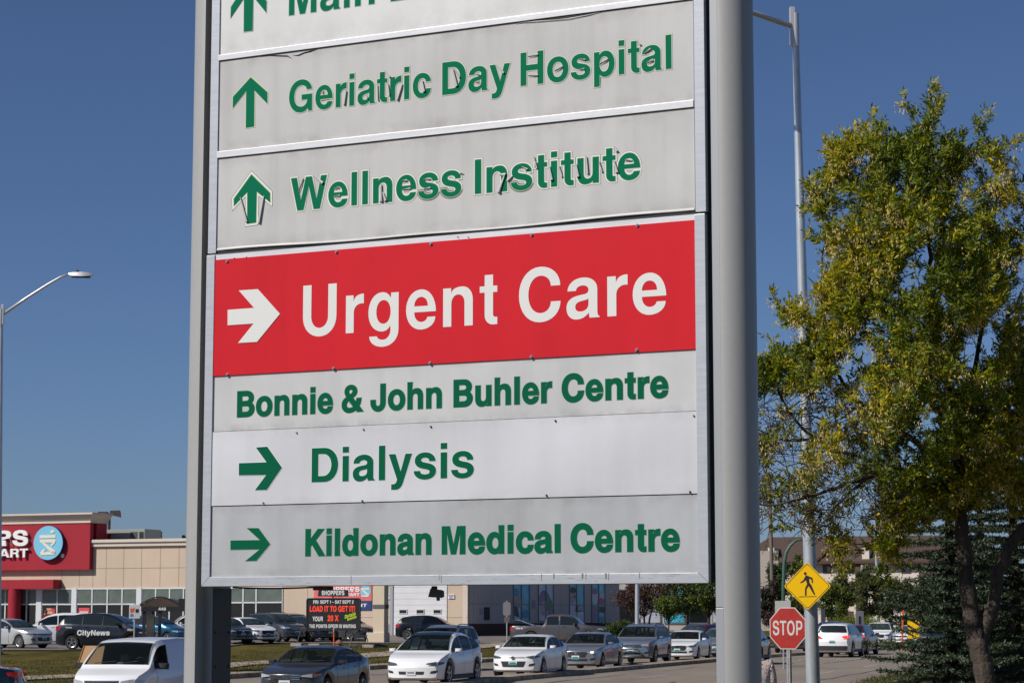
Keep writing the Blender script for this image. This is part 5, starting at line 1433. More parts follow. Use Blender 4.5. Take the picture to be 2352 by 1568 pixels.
# separate two-tone pier standing at the lot edge
PC = at(857, 1440, 139)
pz = zt(PC.x + .4, PC.y)
pier = empty('canopy_pier', (PC.x, PC.y, pz), R(-18), 'beige square pier with a dark band, beside the garage door', 'pier')
sc = 139 / 5178
wd = 27 * sc; M_pb = mat('pier_beige', (.60, .50, .36), .85, noise=(1, .05)); 
MB().box(0, wd, 0, wd, .45, 6.4).build('shaft', M_pb, pier, bevel=.02)
MB().box(-.40, wd + .05, -.12, wd + .12, 0, .60).build('pier_base', M_pb, pier, bevel=.03)
zbnd = 2.1 + (1413 - 1387.5) * sc - pz
MB().box(-.02, wd + .02, -.02, wd + .02, zbnd - .25, zbnd).build('dark_band', mat('band_grey', (.10, .10, .11), .8), pier)
MB().box(WF.px(700, 1300)[0] * 0 - 1.0, wd + 2, -.5, wd + 9, 9.0, 9.5).build('canopy_roof', M_pb, pier)

# low wing with shop windows behind the trees right of the picture windows
WG = at(1440, 1440, 205)
wing = empty('far_shop_wing', (WG.x, WG.y, 0), R(4), 'shaded shop front half hidden behind the dark trees', 'building')
MB().box(-3, 14, 0, 8, 0, 8).build('wall', M_stuccog, wing)
for k in range(6):
    f = MB().box(k * 2.2 - 1, k * 2.2 + .9, -.08, -.01, 1.4, 4.5).build('window', mat('side_frame', (.22, .25, .27)), wing)
    MB().box(k * 2.2 - .9, k * 2.2 + .8, -.1, -.081, 1.5, 4.4).build('pane', [M_shopdark, M_ppale, M_pblue][k % 3], f)

# ================================================================== MESSAGE BOARD AND STREET FURNITURE
BA = R(-14)
BP = at(703, 1447, 125)
BF = Frame((BP.x, BP.y, 0), BA)
board = BF.empty('message_board', label='black portable message board with white, red and lime letters on the grass', cat='message board')
M_bblack = mat('board_black', (.012, .012, .013), .45)
M_bedge = mat('board_frame', (.03, .03, .032), .35)
M_bw = mat('board_letter_white', (.72, .72, .70), .6); M_br = mat('board_letter_red', (.90, .06, .02), .6, emit=(1, .05, .02, .25)); M_bl = mat('board_letter_lime', (.62, .85, .02), .6)
bzA, bzB = BF.px(765, 1372.5)[1], BF.px(765, 1447)[1]
bw = BF.px(827, 1410)[0]
def rrect(x0, x1, z0, z1, r_, n=5):
    P = []
    for cx, cz, a0 in ((x1 - r_, z1 - r_, 0), (x0 + r_, z1 - r_, 90), (x0 + r_, z0 + r_, 180), (x1 - r_, z0 + r_, 270)):
        for k in range(n + 1): a = R(a0 + 90 * k / n); P.append((cx + r_ * math.cos(a), cz + r_ * math.sin(a)))
    return P
MB().prism(rrect(0, bw, bzB, bzA, .14), lambda a, b: (a, 0, b), lambda a, b: (a, .16, b)).build('board_face', M_bblack, board)
mb = MB(); o1 = rrect(0, bw, bzB, bzA, .14); i1 = rrect(.05, bw - .05, bzB + .05, bzA - .05, .10); n = len(o1)
mb.add([(a, -.03, b) for a, b in o1] + [(a, -.03, b) for a, b in i1] + [(a, -.001, b) for a, b in o1] + [(a, -.001, b) for a, b in i1],
       [(i, (i + 1) % n, n + (i + 1) % n, n + i) for i in range(n)] + [(i, (i + 1) % n, 2 * n + (i + 1) % n, 2 * n + i) for i in range(n)] + [(n + i, n + (i + 1) % n, 3 * n + (i + 1) % n, 3 * n + i) for i in range(n)])
mb.build('board_frame', M_bedge, board)
hd = MB().prism([(BF.px(x, y)) for x, y in ((729.6, 1368.5), (799.3, 1369), (798.5, 1356), (796, 1353.8), (731.5, 1353.3))], lambda a, b: (a, .02, b), lambda a, b: (a, .12, b)).build('header_board', M_bblack, board)
xh = BF.px(764, 1370)[0]; MB().box(xh - .03, xh + .03, .05, .10, bzA, BF.px(764, 1368.5)[1] + .05).build('header_post', M_bedge, board)
def c2(x, y): return ((820 + x * .34864) / 1.7415, (2250 + y * .34864) / 1.7415)
def btext(t, xl, xr, yb, yt, m, parent=board, off=0, yo=-.004, sp=0, slant=0):
    a = c2(xl, yb); b = c2(xr, yt)
    z0 = BF.px(a[0], a[1])[1]; z1 = BF.px(a[0], b[1])[1]; xa = BF.px(a[0], a[1])[0]; xb = BF.px(b[0], b[1])[0]
    mb = MB(); text_into(mb, t, lambda x, z, d: (xa + x, yo - .006 - d * .002, z0 + z), fit=(xb - xa, z1 - z0), off=off, stag=1, sp=sp, slant=slant)
    return mb.build('lettering', m, parent, fix=False)
btext('SHOPPERS', 1338, 1598, 368, 318, M_bw, hd, off=14, yo=.012)
btext('FRI', 1243, 1300, 468, 428, M_bw, off=8); btext('SEPT 1 - SAT SEPT 2', 1322, 1705, 466, 428, M_bw, off=8)
btext('LOAD IT TO GET IT!', 1203, 1720, 557, 494, M_br, off=16)
btext('YOUR', 1235, 1353, 666, 614, M_bw, off=8); btext('20 X', 1408, 1532, 665, 600, M_br, off=16)
btext('THE POINTS OFFER IS WAITING', 1196, 1730, 744, 704, M_bw, off=8)
def rtext(t, p0, p1, h, m, off=0):      # slanted script line
    A = BF.px(*c2(*p0)); B = BF.px(*c2(*p1)); L_ = math.hypot(B[0] - A[0], B[1] - A[1]); ux, uz = (B[0] - A[0]) / L_, (B[1] - A[1]) / L_
    mb = MB(); text_into(mb, t, lambda x, z, d: (A[0] + ux * x - uz * z * .6 + z * .15, -.01 - d * .002, A[1] + uz * x + z), fit=(L_, h), off=off, stag=1)
    return mb.build('lettering', m, board, fix=False)
hs = abs(BF.px(*c2(1600, 600))[1] - BF.px(*c2(1600, 640))[1])
rtext('Details', (1606, 638), (1730, 596), hs, M_bl, off=-4); rtext('Inside', (1634, 664), (1738, 628), hs * .85, M_bl, off=-4)
# trestle legs and concrete feet
M_leg = mat('trestle_steel', (.05, .055, .06), .5, .5); M_legs = mat('trestle_galv', (.28, .30, .32), .4, .6)
def bl(a, b, m, y0=.08, y1=.08, r_=.028):
    A = BF.px(*a, y0); B = BF.px(*b, y1); return MB().tube([(A[0], y0, A[1]), (B[0], y1, B[1])], r_, 6).build('leg', m, board)
bl((703 + 9, 1447), c2(1280, 905), M_leg, y1=.5); bl((693 + 1, 1440), c2(1058, 905), M_legs, y0=.3, y1=.9)
bl(c2(1695, 830), c2(1655, 960), M_legs); bl(c2(1850, 830), c2(1885, 975), M_leg, y1=-.6); bl(c2(1690, 833), c2(1860, 830), M_leg); bl(c2(1775, 770), c2(1700, 835), M_leg); bl(c2(1775, 770), c2(1775, 840), M_leg); bl(c2(1690, 850), c2(1860, 850), M_leg)
bl(c2(1165, 770), c2(1110, 850), M_leg, y0=.1, y1=.6); bl(c2(1130, 780), c2(1290, 790), M_leg, y0=.2, y1=.2)
for i, (x, y, yo_) in enumerate(((1055, 908, .9), (1262, 905, .5), (1880, 972, -.6))):
    p = BF.px(*c2(x, y), yo_); o = MB().box(-.32, .32, -.2, .2, -.08, .09).build('concrete_block', M_conc, None, bevel=.02)
    o.location = BF.o + BF.u * p[0] + BF.n * yo_ + Vector((0, 0, p[1])); 
    o.location.z = zt(o.location.x, o.location.y) + .06; o.rotation_euler = (0, 0, BA)
    tag(o, ['concrete block under the leftmost leg of the message board', 'concrete block under the middle leg of the message board', 'concrete block under the right leg of the message board'][i], 'concrete block', 'concrete blocks weighing down the message board')
# generator-like box behind the board header and orange marker
def ground_obj(px, Y): x = xat(px, Y); return (x, Y, zt(x, Y))
mk = empty('marker_pole', ground_obj(767.7, 112), 0, 'thin orange marker pole in front of the message board', 'marker pole')
MB().tube([(0, 0, 0), (-.02, 0, 1.1)], .032, 8).build('pole', mat('marker_orange', (.75, .10, .02), .5), mk)
MB().tube([(-.02, 0, 1.1), (-.022, 0, 1.32)], .030, 8).build('pole_tip', mat('marker_tip', (.45, .42, .42), .5), mk)
hy = empty('fire_hydrant', ground_obj(779, 111), 0, 'rust brown hydrant top behind the dark grey sedan', 'hydrant')
M_hyd = mat('hydrant_rust', (.22, .10, .06), .7)
MB().lathe([(.14, 0), (.14, .5), (.19, .52), (.19, .56), (.15, .60), (.09, .68), (.03, .70), (.03, .74), (0, .74)], (0, 0, 0), (0, 0, 1), n=16).build('barrel', M_hyd, hy, smooth=True, angle=40)
MB().tube([(-.24, 0, .38), (.24, 0, .38)], .06, 10).build('outlet', M_hyd, hy)
# dark rubble / manhole by the pier
mh = empty('manhole_cover', ground_obj(862, 127), 0, 'dark broken drain cover lying in the grass near the pier', 'drain cover')
MB().lathe([(0, .12), (.5, .12), (.75, .06), (.95, -.05)], (0, 0, 0), (0, 0, 1), n=18).build('cover', mat('rubble_dark', (.05, .045, .04), .9, bump=(8, 1)), mh)
mb = MB()
for k in range(7): x = rnd.uniform(-1.6, 1.8); y = rnd.uniform(-.4, .4); s_ = rnd.uniform(.08, .22); mb.box(x, x + s_ * 2, y, y + s_, -.02, s_ * .6)
mb.build('rubble', mat('rubble_grey', (.14, .12, .10), .9), mh)
# plywood A-frame
ax = xat(216, 84); af = empty('plywood_a_frame', (ax, 84, zt(ax, 84)), R(-14), 'plain plywood A-frame board standing on the grass behind the white van', 'a-frame board')
M_ply = mat('plywood', (.42, .24, .115), .8, noise=(2, .12, (1, 1, .2))); M_plyd = mat('plywood_dark', (.16, .10, .06), .9, noise=(4, .3))
MB().add([(-.5, -.30, .0), (1.1, -.30, 0), (1.0, .0, .86), (-.36, 0, .86), (-.5, -.28, 0), (1.1, -.28, 0), (1.0, .02, .86), (-.36, .02, .86)], [(0, 1, 2, 3), (4, 5, 6, 7), (0, 3, 7, 4), (1, 2, 6, 5), (3, 2, 6, 7), (0, 1, 5, 4)]).build('front_panel', M_ply, af)
MB().add([(-.56, .32, .0), (1.1, .32, 0), (1.0, .03, .86), (-.36, .03, .86), (-.56, .30, 0), (1.1, .30, 0), (1.0, .01, .83), (-.36, .01, .83)], [(0, 1, 2, 3), (4, 5, 6, 7), (0, 3, 7, 4), (1, 2, 6, 5), (3, 2, 6, 7), (0, 1, 5, 4)]).build('back_panel', M_plyd, af)
MB().prism([(-.30, 0), (.27, 0), (0, .70)], lambda a, b: (-.46 + b * .18, a, b), lambda a, b: (-.44 + b * .18, a, b)).build('side_gusset', M_plyd, af)
MB().tube([(-.53, -.31, 0), (-.37, -.01, .87)], .028, 4).build('edge_batten', M_ply, af)

# bus stop sign
bx = xat(308.5, 78); bs = empty('bus_stop_sign', (bx, 78, zt(bx, 78)), R(8), 'small white bus stop sign with orange and blue symbols on a thin pole', 'sign')
zc = 2.1 + (1413 - 1403.5) / 5178 * 78 - zt(bx, 78)
MB().tube([(0, .03, 0), (0, .03, zc + .3)], .025, 8).build('pole', M_pole, bs)
pl = MB().box(-.185, .185, -.01, .01, zc - .24, zc + .24).build('plate', mat('plate_white', (.66, .66, .66), .5), bs, bevel=.01)
mb = MB().prism([(-.13, -.05), (-.02, 0), (.0, .14), (-.08, .10), (-.15, .13), (-.15, .0)], lambda a, b: (a, -.014, zc + b), lambda a, b: (a, -.011, zc + b)); mb.build('symbol', mat('symbol_orange', (.72, .14, .02)), pl)
MB().box(.03, .14, -.014, -.011, zc - .02, zc + .09).box(.04, .07, -.013, -.0105, zc - .045, zc - .02).box(.10, .13, -.013, -.0105, zc - .045, zc - .02).build('symbol', M_trim, pl)
MB().box(-.15, -.04, -.014, -.011, zc - .17, zc - .08).build('symbol', mat('symbol_blue', (.08, .25, .60)), pl)
# bus shelter
sx = xat(424, 79); sh = empty('bus_shelter', (sx, 79, zt(sx, 79)), R(-6), 'black bus shelter with a curved bronze end roof, left of the sign', 'bus shelter')
MB.noop = None
D_ = 1.55; Wd = 2.3
zr = 2.1 + (1413 - 1403) / 5178 * 79 - zt(sx, 79)
M_shel = mat('shelter_black', (.012, .012, .013), .45); M_bronze = mat('shelter_roof', (.075, .05, .03), .35, noise=(2, .3))
xa_ = -1.36; xb_ = .55
for x in (xa_ + .07, xa_ + .63 + .0, xb_):
    for y in ((-.6, .6) if x != xa_ + .63 else (-.6,)):
        MB().box(x - .05, x + .05, y - .05, y + .05, 0, zr).build('post', M_shel, sh)
MB().box(xa_ - .02, xb_ + .1, -.70, -.58, zr, zr + .16).build('fascia_beam', M_shel, sh); MB().box(xa_ - .02, xb_ + .1, .58, .70, zr, zr + .16).build('fascia_beam', M_shel, sh)
MB().box(xa_ - .02, xa_ + .06, -.575, .575, zr, zr + .16).build('fascia_beam', M_shel, sh)
# barrel roof with its arch across the front
mb = MB(); n = 14; vs = []
for x in (-1.36, -.05):
    pass
arc = [(xa_ - .06 + 1.36 * k / n, zr + .16 + .30 * math.sin(math.pi * (.06 + .88 * k / n))) for k in range(n + 1)]
mb.prism([(xa_ - .06, zr + .165)] + arc + [(xa_ + 1.30, zr + .165)], lambda a, b: (a, -.66, b), lambda a, b: (a, .66, b)); mb.build('arched_roof', M_bronze, sh)
mb = MB(); arc2 = [(xa_ - .08 + 1.40 * k / n, zr + .17 + .325 * math.sin(math.pi * (.06 + .88 * k / n))) for k in range(n + 1)]
mb.tube([(a, -.67, b) for a, b in arc2], .022, 6); mb.build('roof_edge', M_shel, sh)
MB().box(xa_ + 1.305, xb_ + .15, -.7, .7, zr + .165, zr + .44).build('flat_roof', M_shel, sh)
MB().box(xa_ + .12, xa_ + .125, -.5, .5, .3, zr - .1).build('glass_panel', mat('shelter_glass', (.10, .12, .12), .1), sh)
mb = MB(); text_into(mb, '449', lambda x, z, d: (xa_ + .60 + x, -.705 - d * .001, zr + .035 + z), fit=(.26, .10), off=10, stag=1); mb.build('lettering', M_bw, sh, fix=False)
# sign at the lot exit, seen edge-on
mx = xat(1164, 128); ms = empty('exit_sign_post', (mx, 128, zt(mx, 128)), R(-12), 'grey back of a traffic sign on a thin post by the car park exit', 'sign')
k_ = 128 / 5178
MB().tube([(0, .04, 0), (0, .04, (1413 - 1382 + 2) * k_ + 1.8)], .035, 8).build('pole', M_pole, ms)
zc = 2.1 - zt(mx, 128) + (1413 - 1397) * k_
MB().prism(rrect(-.22, .22, zc - .38, zc + .38, .12), lambda a, b: (a, 0, b), lambda a, b: (a, .02, b)).build('plate', mat('sign_back', (.20, .20, .20), .5, .4), ms)
MB().box(-.16, .16, 0, .02, zc - .75, zc - .45).build('plate', mat('sign_back2', (.12, .07, .07), .6), ms)

# ---------------------------------------------------------------- street lamps
def lamp(name, label, Y, px_b, py_b, px_t, py_t, r0, r1, arm, head, z0=None, collar=True, group='street lamps', Ya=None, m=M_pole, extra=None):
    a = at(px_b, py_b, Y); b = at(px_t, py_t, Y)
    d = (b - a); base = a + d * ((zt(a.x, Y) - a.z) / d.z)
    root = empty(name, base, 0, label, 'street lamp', group)
    P = [(b - base) * t for t in (0, .25, .5, .75, 1)]
    MB().tube(P, [r0 + (r1 - r0) * t for t in (0, .25, .5, .75, 1)], 20).build('pole', m, root, smooth=True, angle=50)
    MB().lathe([(r0 * 2, 0), (r0 * 2, .03), (r0 * 1.3, .05), (r0 * 1.2, .12)], (0, 0, 0), (0, 0, 1), n=16).build('base_plate', m, root)
    if collar:
        c = P[-1]; MB().tube([c - Vector((0, 0, .62)), c + Vector((0, 0, .02))], r1 * 1.22, 18).build('collar', M_polew, root, smooth=True, angle=50)
    if arm:
        pts = [at(x, y, Y + dy) - base for x, y, dy in arm]
        MB().tube(pts, [.055 * (1 - .35 * i / len(pts)) for i in range(len(pts))] , 10).build('arm', M_polew, root, smooth=True)
        if collar: MB().box(pts[0].x - .05, pts[0].x + .05, pts[0].y - .07, pts[0].y + .07, pts[0].z - .36, pts[0].z + .36).build('arm_bracket', M_polew, root, bevel=.01)
    if head:
        (hx0, hy0, hx1, hy1, dy) = head
        A = at(hx0, hy0, Y + dy) - base; B = at(hx1, hy1, Y + dy) - base; L_ = (B - A).length; mb = MB()
        sec = [(0, .05, .0, .06), (.15, .10, -.05, .07), (.55, .17, -.08, .09), (.85, .14, -.06, .07), (1, .06, -.02, .03)]
        vs = []
        for t, w_, lo, hi in sec:
            c = A + (B - A) * t; vs += [c + Vector((0, -w_, lo)), c + Vector((0, w_, lo)), c + Vector((0, w_ * .7, hi)), c + Vector((0, -w_ * .7, hi))]
        mb.add(vs, [(i * 4 + j, i * 4 + (j + 1) % 4, (i + 1) * 4 + (j + 1) % 4, (i + 1) * 4 + j) for i in range(4) for j in range(4)] + [(0, 1, 2, 3), (16, 17, 18, 19)])
        h = mb.build('lamp_head', M_polew, root, smooth=True, angle=45)
        MB().add([A + (B - A) * .12 + Vector((0, -.10, -.055)), A + (B - A) * .12 + Vector((0, .10, -.055)), A + (B - A) * .9 + Vector((0, .12, -.085)), A + (B - A) * .9 + Vector((0, -.12, -.085)),
                  A + (B - A) * .12 + Vector((0, -.10, -.10)), A + (B - A) * .12 + Vector((0, .10, -.10)), A + (B - A) * .9 + Vector((0, .12, -.11)), A + (B - A) * .9 + Vector((0, -.12, -.11))],
                 [(0, 1, 2, 3), (4, 5, 6, 7), (0, 1, 5, 4), (1, 2, 6, 5), (2, 3, 7, 6), (3, 0, 4, 7)]).build('lens', M_trim, h)
        MB().tube([A + (B - A) * .36 + Vector((0, 0, .06)), A + (B - A) * .36 + Vector((0, 0, .16))], .05, 8).build('photocell', M_trim, h)
    return root
lampR = lamp('street_lamp', 'tall galvanised lamp pole carrying the yellow pedestrian sign', 41, 1867.5, 1568, 1826, 34, .135, .062, [(1820, 61, 0), (1740, 34, -.5), (1640, -2, -1), (1560, -24, -1.4), (1520, -28, -1.0)], None, m=M_pole)
lampL = lamp('street_lamp', 'lamp pole at the left edge with long arm and flat head', 80, -3, 1300, 2.5, 710, .11, .075, [(6, 722, 0), (60, 685, 0), (110, 653, 0), (138, 637, 0), (158, 630, 0)], (158, 630.5, 213, 631, 0))
lamp('street_lamp', 'grey lamp pole rising behind the SUV queue, under the sign bottom', 130, 1463.5, 1430, 1463.5, 1060, .135, .09, [(1463, 1066, 0), (1420, 1050, 0), (1380, 1046, 0)], (1380, 1046, 1350, 1046, 0))
lamp('street_lamp', 'bluish grey pole in front of the brown roofed apartments', 170, 2017.5, 1430, 2009, 1150, .13, .10, [(2008, 1156, 0), (1970, 1146, 0)], (1970, 1146, 1948, 1146, 0))
# wooden utility pole and green arched lamp
up = at(1775, 1400, 190); u0 = empty('utility_pole', (up.x, up.y, 0), 0, 'thin brown wooden utility pole just right of the silver post', 'utility pole')
MB().tube([(0, 0, 0), (-.1, 0, 14)], [.19, .13], 10).build('pole', mat('pole_wood', (.16, .13, .11), .9), u0); MB().box(-1.2, 1.0, -.08, .08, 12.6, 12.75).build('crossarm', mat('pole_wood', (.16, .13, .11)), u0)
gp = at(1801, 1430, 120); g0 = empty('arched_lamp', (gp.x, gp.y, 0), 0, 'green arched lamp post behind the stop sign', 'lamp post')
k_ = 120 / 5178; pts = []
for (x, y) in ((1797, 1440), (1799.5, 1340), (1801.5, 1290), (1806, 1268), (1815, 1252), (1828, 1241), (1850, 1236), (1880, 1234)): p = at(x, y, 120); pts.append(p - Vector((gp.x, gp.y, 0)))
pts[0].z = 0
MB().tube(pts, [.11, .10, .10, .09, .08, .07, .06, .05], 10).build('pole', mat('green_paint', (.045, .10, .07), .45), g0, smooth=True)
A = pts[-1]; MB().box(A.x - .1, A.x + .6, A.y - .15, A.y + .15, A.z - .08, A.z + .06).build('lamp_head', M_polew, g0, bevel=.03)
# parking lot floodlight behind the store
fp = at(250, 1225, 185); f0 = empty('floodlight_pole', (fp.x, fp.y, 0), 0, 'brown pole with two floodlights above the store roof', 'floodlight')
k_ = 185 / 5178; zT = 2.1 + (1413 - 1178) * k_; M_brn = mat('floodlight_brown', (.06, .045, .04), .6)
MB().tube([(0, 0, 0), (0, 0, zT)], .13, 8).build('pole', M_brn, f0)
MB().add([(.1, -.2, zT - .15), (.1, .2, zT - .15), (.95, .2, zT - .35), (.95, -.2, zT - .35), (.1, -.2, zT + .2), (.1, .2, zT + .2), (.85, .2, zT + .25), (1.0, -.2, zT + .0)], [(0, 1, 2, 3), (4, 5, 6, 7), (0, 1, 5, 4), (1, 2, 6, 5), (2, 3, 7, 6), (3, 0, 4, 7)]).build('floodlight', M_brn, f0)
MB().box(-.95, -.1, -.2, .2, zT - .1, zT + .12).build('floodlight', M_brn, f0, bevel=.04)

# ---------------------------------------------------------------- stop sign
SP = at(1809, 1440, 40); ST = Frame((SP.x, SP.y, 0), R(-33))
stop = ST.empty('stop_sign', label='red octagonal STOP sign on a perforated steel post', cat='sign')
cz = .5 * (ST.px(1809, 1394)[1] + ST.px(1809, 1490)[1]); cx = .5 * (ST.px(1768, 1443)[0] + ST.px(1850.5, 1443)[0])
hz = .5 * (ST.px(1809, 1394)[1] - ST.px(1809, 1490)[1]); hx = .5 * (ST.px(1850.5, 1443)[0] - ST.px(1768, 1443)[0])
M_stop = mat('stop_red', (.37, .018, .010), .42, noise=(3, .18), streak=(12, .2)); M_sw = mat('stop_white', (.52, .50, .47), .5)
def octo(s_): k = .4142; return [(cx + hx * s_ * a, cz + hz * s_ * b) for a, b in ((1, -k), (1, k), (k, 1), (-k, 1), (-1, k), (-1, -k), (-k, -1), (k, -1))]
pl = MB().prism(octo(1), lambda a, b: (a, 0, b), lambda a, b: (a, .006, b)).build('plate', M_sw, stop)
MB().add([(a, -.002, b) for a, b in octo(.955)], [tuple(range(8))]).build('red_face', M_stop, pl, fix=False)
def stext(t, fr, x0, x1, z0, z1, yo_, m, parent, off=0):
    mb = MB(); text_into(mb, t, lambda x, z, d: (x0 + x, yo_ - d * .0006, z0 + z), fit=(x1 - x0, z1 - z0), off=off, stag=1); return mb.build('lettering', m, parent, fix=False)
stext('STOP', ST, cx - hx * .83, cx + hx * .83, cz - hz * .33, cz + hz * .37, -.004, M_sw, pl, off=-6)
mb = MB()
for (a, b) in ((0, .42), (0, -.44), (0, -.80)): mb.lathe([(0, -.012), (.012, -.010), (.014, 0)], (cx + a, 0, cz + b * hz), (0, 1, 0), n=8)
mb.build('bolt', M_rust, stop)
z0 = ST.px(1799, 1600)[1]
post = MB().box(cx - .035, cx + .035, .008, .07, -.2, cz + .1).build('post', mat('post_galv', (.36, .36, .35), .45, .5, noise=(6, .2)), stop)
mb = MB(); k = 0
while .1 + k * .05 < cz - hz: mb.lathe([(0, -.0015), (.009, -.001)], (cx, .0075, .1 + k * .05), (0, 1, 0), n=6); k += 1
h = mb.build('post_holes', M_trim, stop, fix=False); h['kind'] = 'stuff'
# ---------------------------------------------------------------- pedestrian sign
PF0 = at(1854, 1345, 40.75); PF = Frame((PF0.x, PF0.y, 0), R(-17))
ped = PF.empty('pedestrian_sign', label='yellow diamond sign with a black walking figure on the lamp pole', cat='sign')
M_yel = mat('sign_yellow', (.86, .50, .003), .45, spec=.2); M_bk = mat('sign_black', (.012, .012, .012), .5)
PX = lambda x, y: PF.px(x, y)
def rpoly(c, r_, n=4):
    out = []
    m = len(c)
    for i in range(m):
        a = Vector(c[i - 1]); p = Vector(c[i]); b = Vector(c[(i + 1) % m]); u = (a - p).normalized() * r_; v = (b - p).normalized() * r_
        for k in range(n + 1):
            t = k / n; out.append(tuple((p + u) * (1 - t) ** 2 + p * 2 * t * (1 - t) + (p + v) * t * t))
    return out
cor = [PX(1850.5, 1290.5), PX(1905, 1346), PX(1859, 1399), PX(1804, 1345)]
cxp = sum(c[0] for c in cor) / 4; czp = sum(c[1] for c in cor) / 4
hh = .435
cor = [(cxp + .0, czp + hh), (cxp + hh, czp), (cxp, czp - hh), (cxp - hh, czp)]
pl = MB().prism(rpoly(cor, .05), lambda a, b: (a, 0, b), lambda a, b: (a, .005, b)).build('plate', M_yel, ped)
mb = MB(); s1_ = rpoly([(cxp + (a - cxp) * .945, czp + (b - czp) * .945) for a, b in cor], .045); s2_ = rpoly([(cxp + (a - cxp) * .915, czp + (b - czp) * .915) for a, b in cor], .045); n = len(s1_)
mb.add([(a, -.002, b) for a, b in s1_ + s2_], [(i, (i + 1) % n, n + (i + 1) % n, n + i) for i in range(n)]); mb.build('border', M_bk, pl, fix=False)
def c5(x, y): return ((2900 + x * .4343) / 1.7415, (2050 + y * .4343) / 1.7415)
mb = MB()
def pp(pts):
    P = [PX(*c5(*p)) for p in pts]; tr = tessellate_polygon([[Vector((a, b, 0)) for a, b in P]])
    mb.add([(a, -.0025 - .0003 * len(mb.f) / 40, b) for a, b in P], [tuple(t) for t in tr])
pp(ell(739, 558, 13, 14, 16))
pp([(745, 572), (762, 578), (806, 598), (812, 642), (802, 645), (793, 610), (775, 604), (778, 640), (798, 668), (831, 750), (821, 756), (770, 672), (752, 700), (751, 760), (736, 760), (737, 695), (756, 655), (745, 618), (727, 634), (696, 648), (693, 638), (720, 620)])
pp([(680, 769), (845, 766), (845, 771), (680, 775)])
mb.build('walking_figure', M_bk, pl, fix=False)
MB().box(cxp - .02, cxp + .02, .006, .10, czp - .25, czp + .25).build('bracket', M_pole, ped)

# ---------------------------------------------------------------- small signs at the right
def simple_sign(name, label, px, Y, w_, h_, zc_, m, ang=0, pole=True, mp=None):
    x = xat(px, Y); o = empty(name, (x, Y, zt(x, Y)), R(ang), label, 'sign')
    if pole: MB().tube([(0, .04, 0), (0, .04, zc_ + h_ / 2)], .03, 6).build('pole', mp or M_pole, o)
    p = MB().box(-w_ / 2, w_ / 2, -.01, .01, zc_ - h_ / 2, zc_ + h_ / 2).build('plate', m, o, bevel=.01); return o, p
wm = mat('plate_white_far', (.52, .50, .46), .6)
simple_sign('road_sign', 'white rectangular sign back above the stop sign', 1799, 90, .63, .80, 2.1 + (1413 - 1402) / 5178 * 90, wm)
o, p = simple_sign('road_sign', 'white sign with an arrow on the median behind the red SUV', 1975, 128, .55, 1.15, 2.1 - (1426 - 1413) / 5178 * 128, wm, ang=25)
MB().box(-.06, .06, -.016, -.011, 2.1 - (1426 - 1413) / 5178 * 128 - .3, 2.1 - (1426 - 1413) / 5178 * 128 + .3).build('symbol', M_bk, p)
simple_sign('road_sign', 'narrow grey sign on a post beyond the white SUV', 1891, 128, .28, .75, 2.1, mat('sign_back', (.2, .2, .2)), ang=20)
o, p = simple_sign('object_marker', 'yellow and black striped hazard board at the bend', 2098.5, 118, .62, 1.22, 2.1 - (1438 - 1413) / 5178 * 118, M_yel, ang=-10, mp=M_trim)
zc = 2.1 - (1438 - 1413) / 5178 * 118
mb = MB()
for dz in (-.62, -.22, .18, .58):
    P = [(-.31, dz + .36), (.31, dz - .02), (.31, dz - .16), (-.31, dz + .22)]
    P = [(a, min(max(b, -.60), .60)) for a, b in P]
    mb.add([(a, -.013, zc + b) for a, b in P], [(0, 1, 2, 3)])
mb.build('stripes', M_bk, p, fix=False)
om = at(2070, 1440, 140); o = empty('marker_pole', (om.x, om.y, 0), 0, 'leaning orange marker pole near the spruce, beyond the cars', 'marker pole')
MB().tube([(0, 0, 0), (.16, 0, 2.1 + (1413 - 1393) * 140 / 5178 - .1)], .055, 6).build('pole', mat('marker_orange', (.75, .10, .02)), o)

# ================================================================== APARTMENTS
AP = Frame((xat(1760, 252), 252, 0), R(-20)); apt = AP.empty('apartment_building', label='brown roofed apartment building with pale walls behind the trees', cat='building')
M_apw = mat('apartment_wall', (.66, .58, .51), .9, noise=(.5, .06)); M_apr = mat('apartment_roof', (.075, .045, .035), .9, noise=(3, .2, (1, 1, 3))); M_sid = mat('siding', (.42, .38, .33), .8); M_brn2 = mat('timber_brown', (.09, .055, .04), .8); M_apg = mat('apartment_glass', (.03, .035, .04), .15); M_cur = mat('curtain', (.35, .36, .38), .6)
ze = AP.px(1950, 1289)[1]; zr_ = AP.px(1950, 1239)[1]
x0 = AP.px(1700, 1300)[0]; x1 = AP.px(2260, 1300)[0]
MB().box(x0, x1, 0, 12, -.5, ze).build('wall', M_apw, apt)
rf = MB().add([(x0 - 1, -.9, ze), (x1 + 1, -.9, ze), (x1 - 2, 6, zr_ + .6), (x0 + 2, 6, zr_ + .6), (x0 - 1, 12.9, ze), (x1 + 1, 12.9, ze), (x0 - 1, -.9, ze - .25), (x1 + 1, -.9, ze - .25), (x0 - 1, 12.9, ze - .25), (x1 + 1, 12.9, ze - .25)],
              [(0, 1, 2, 3), (4, 5, 2, 3), (0, 3, 4), (1, 2, 5), (6, 7, 1, 0), (8, 9, 5, 4), (6, 7, 9, 8)]).build('roof', M_apr, apt)
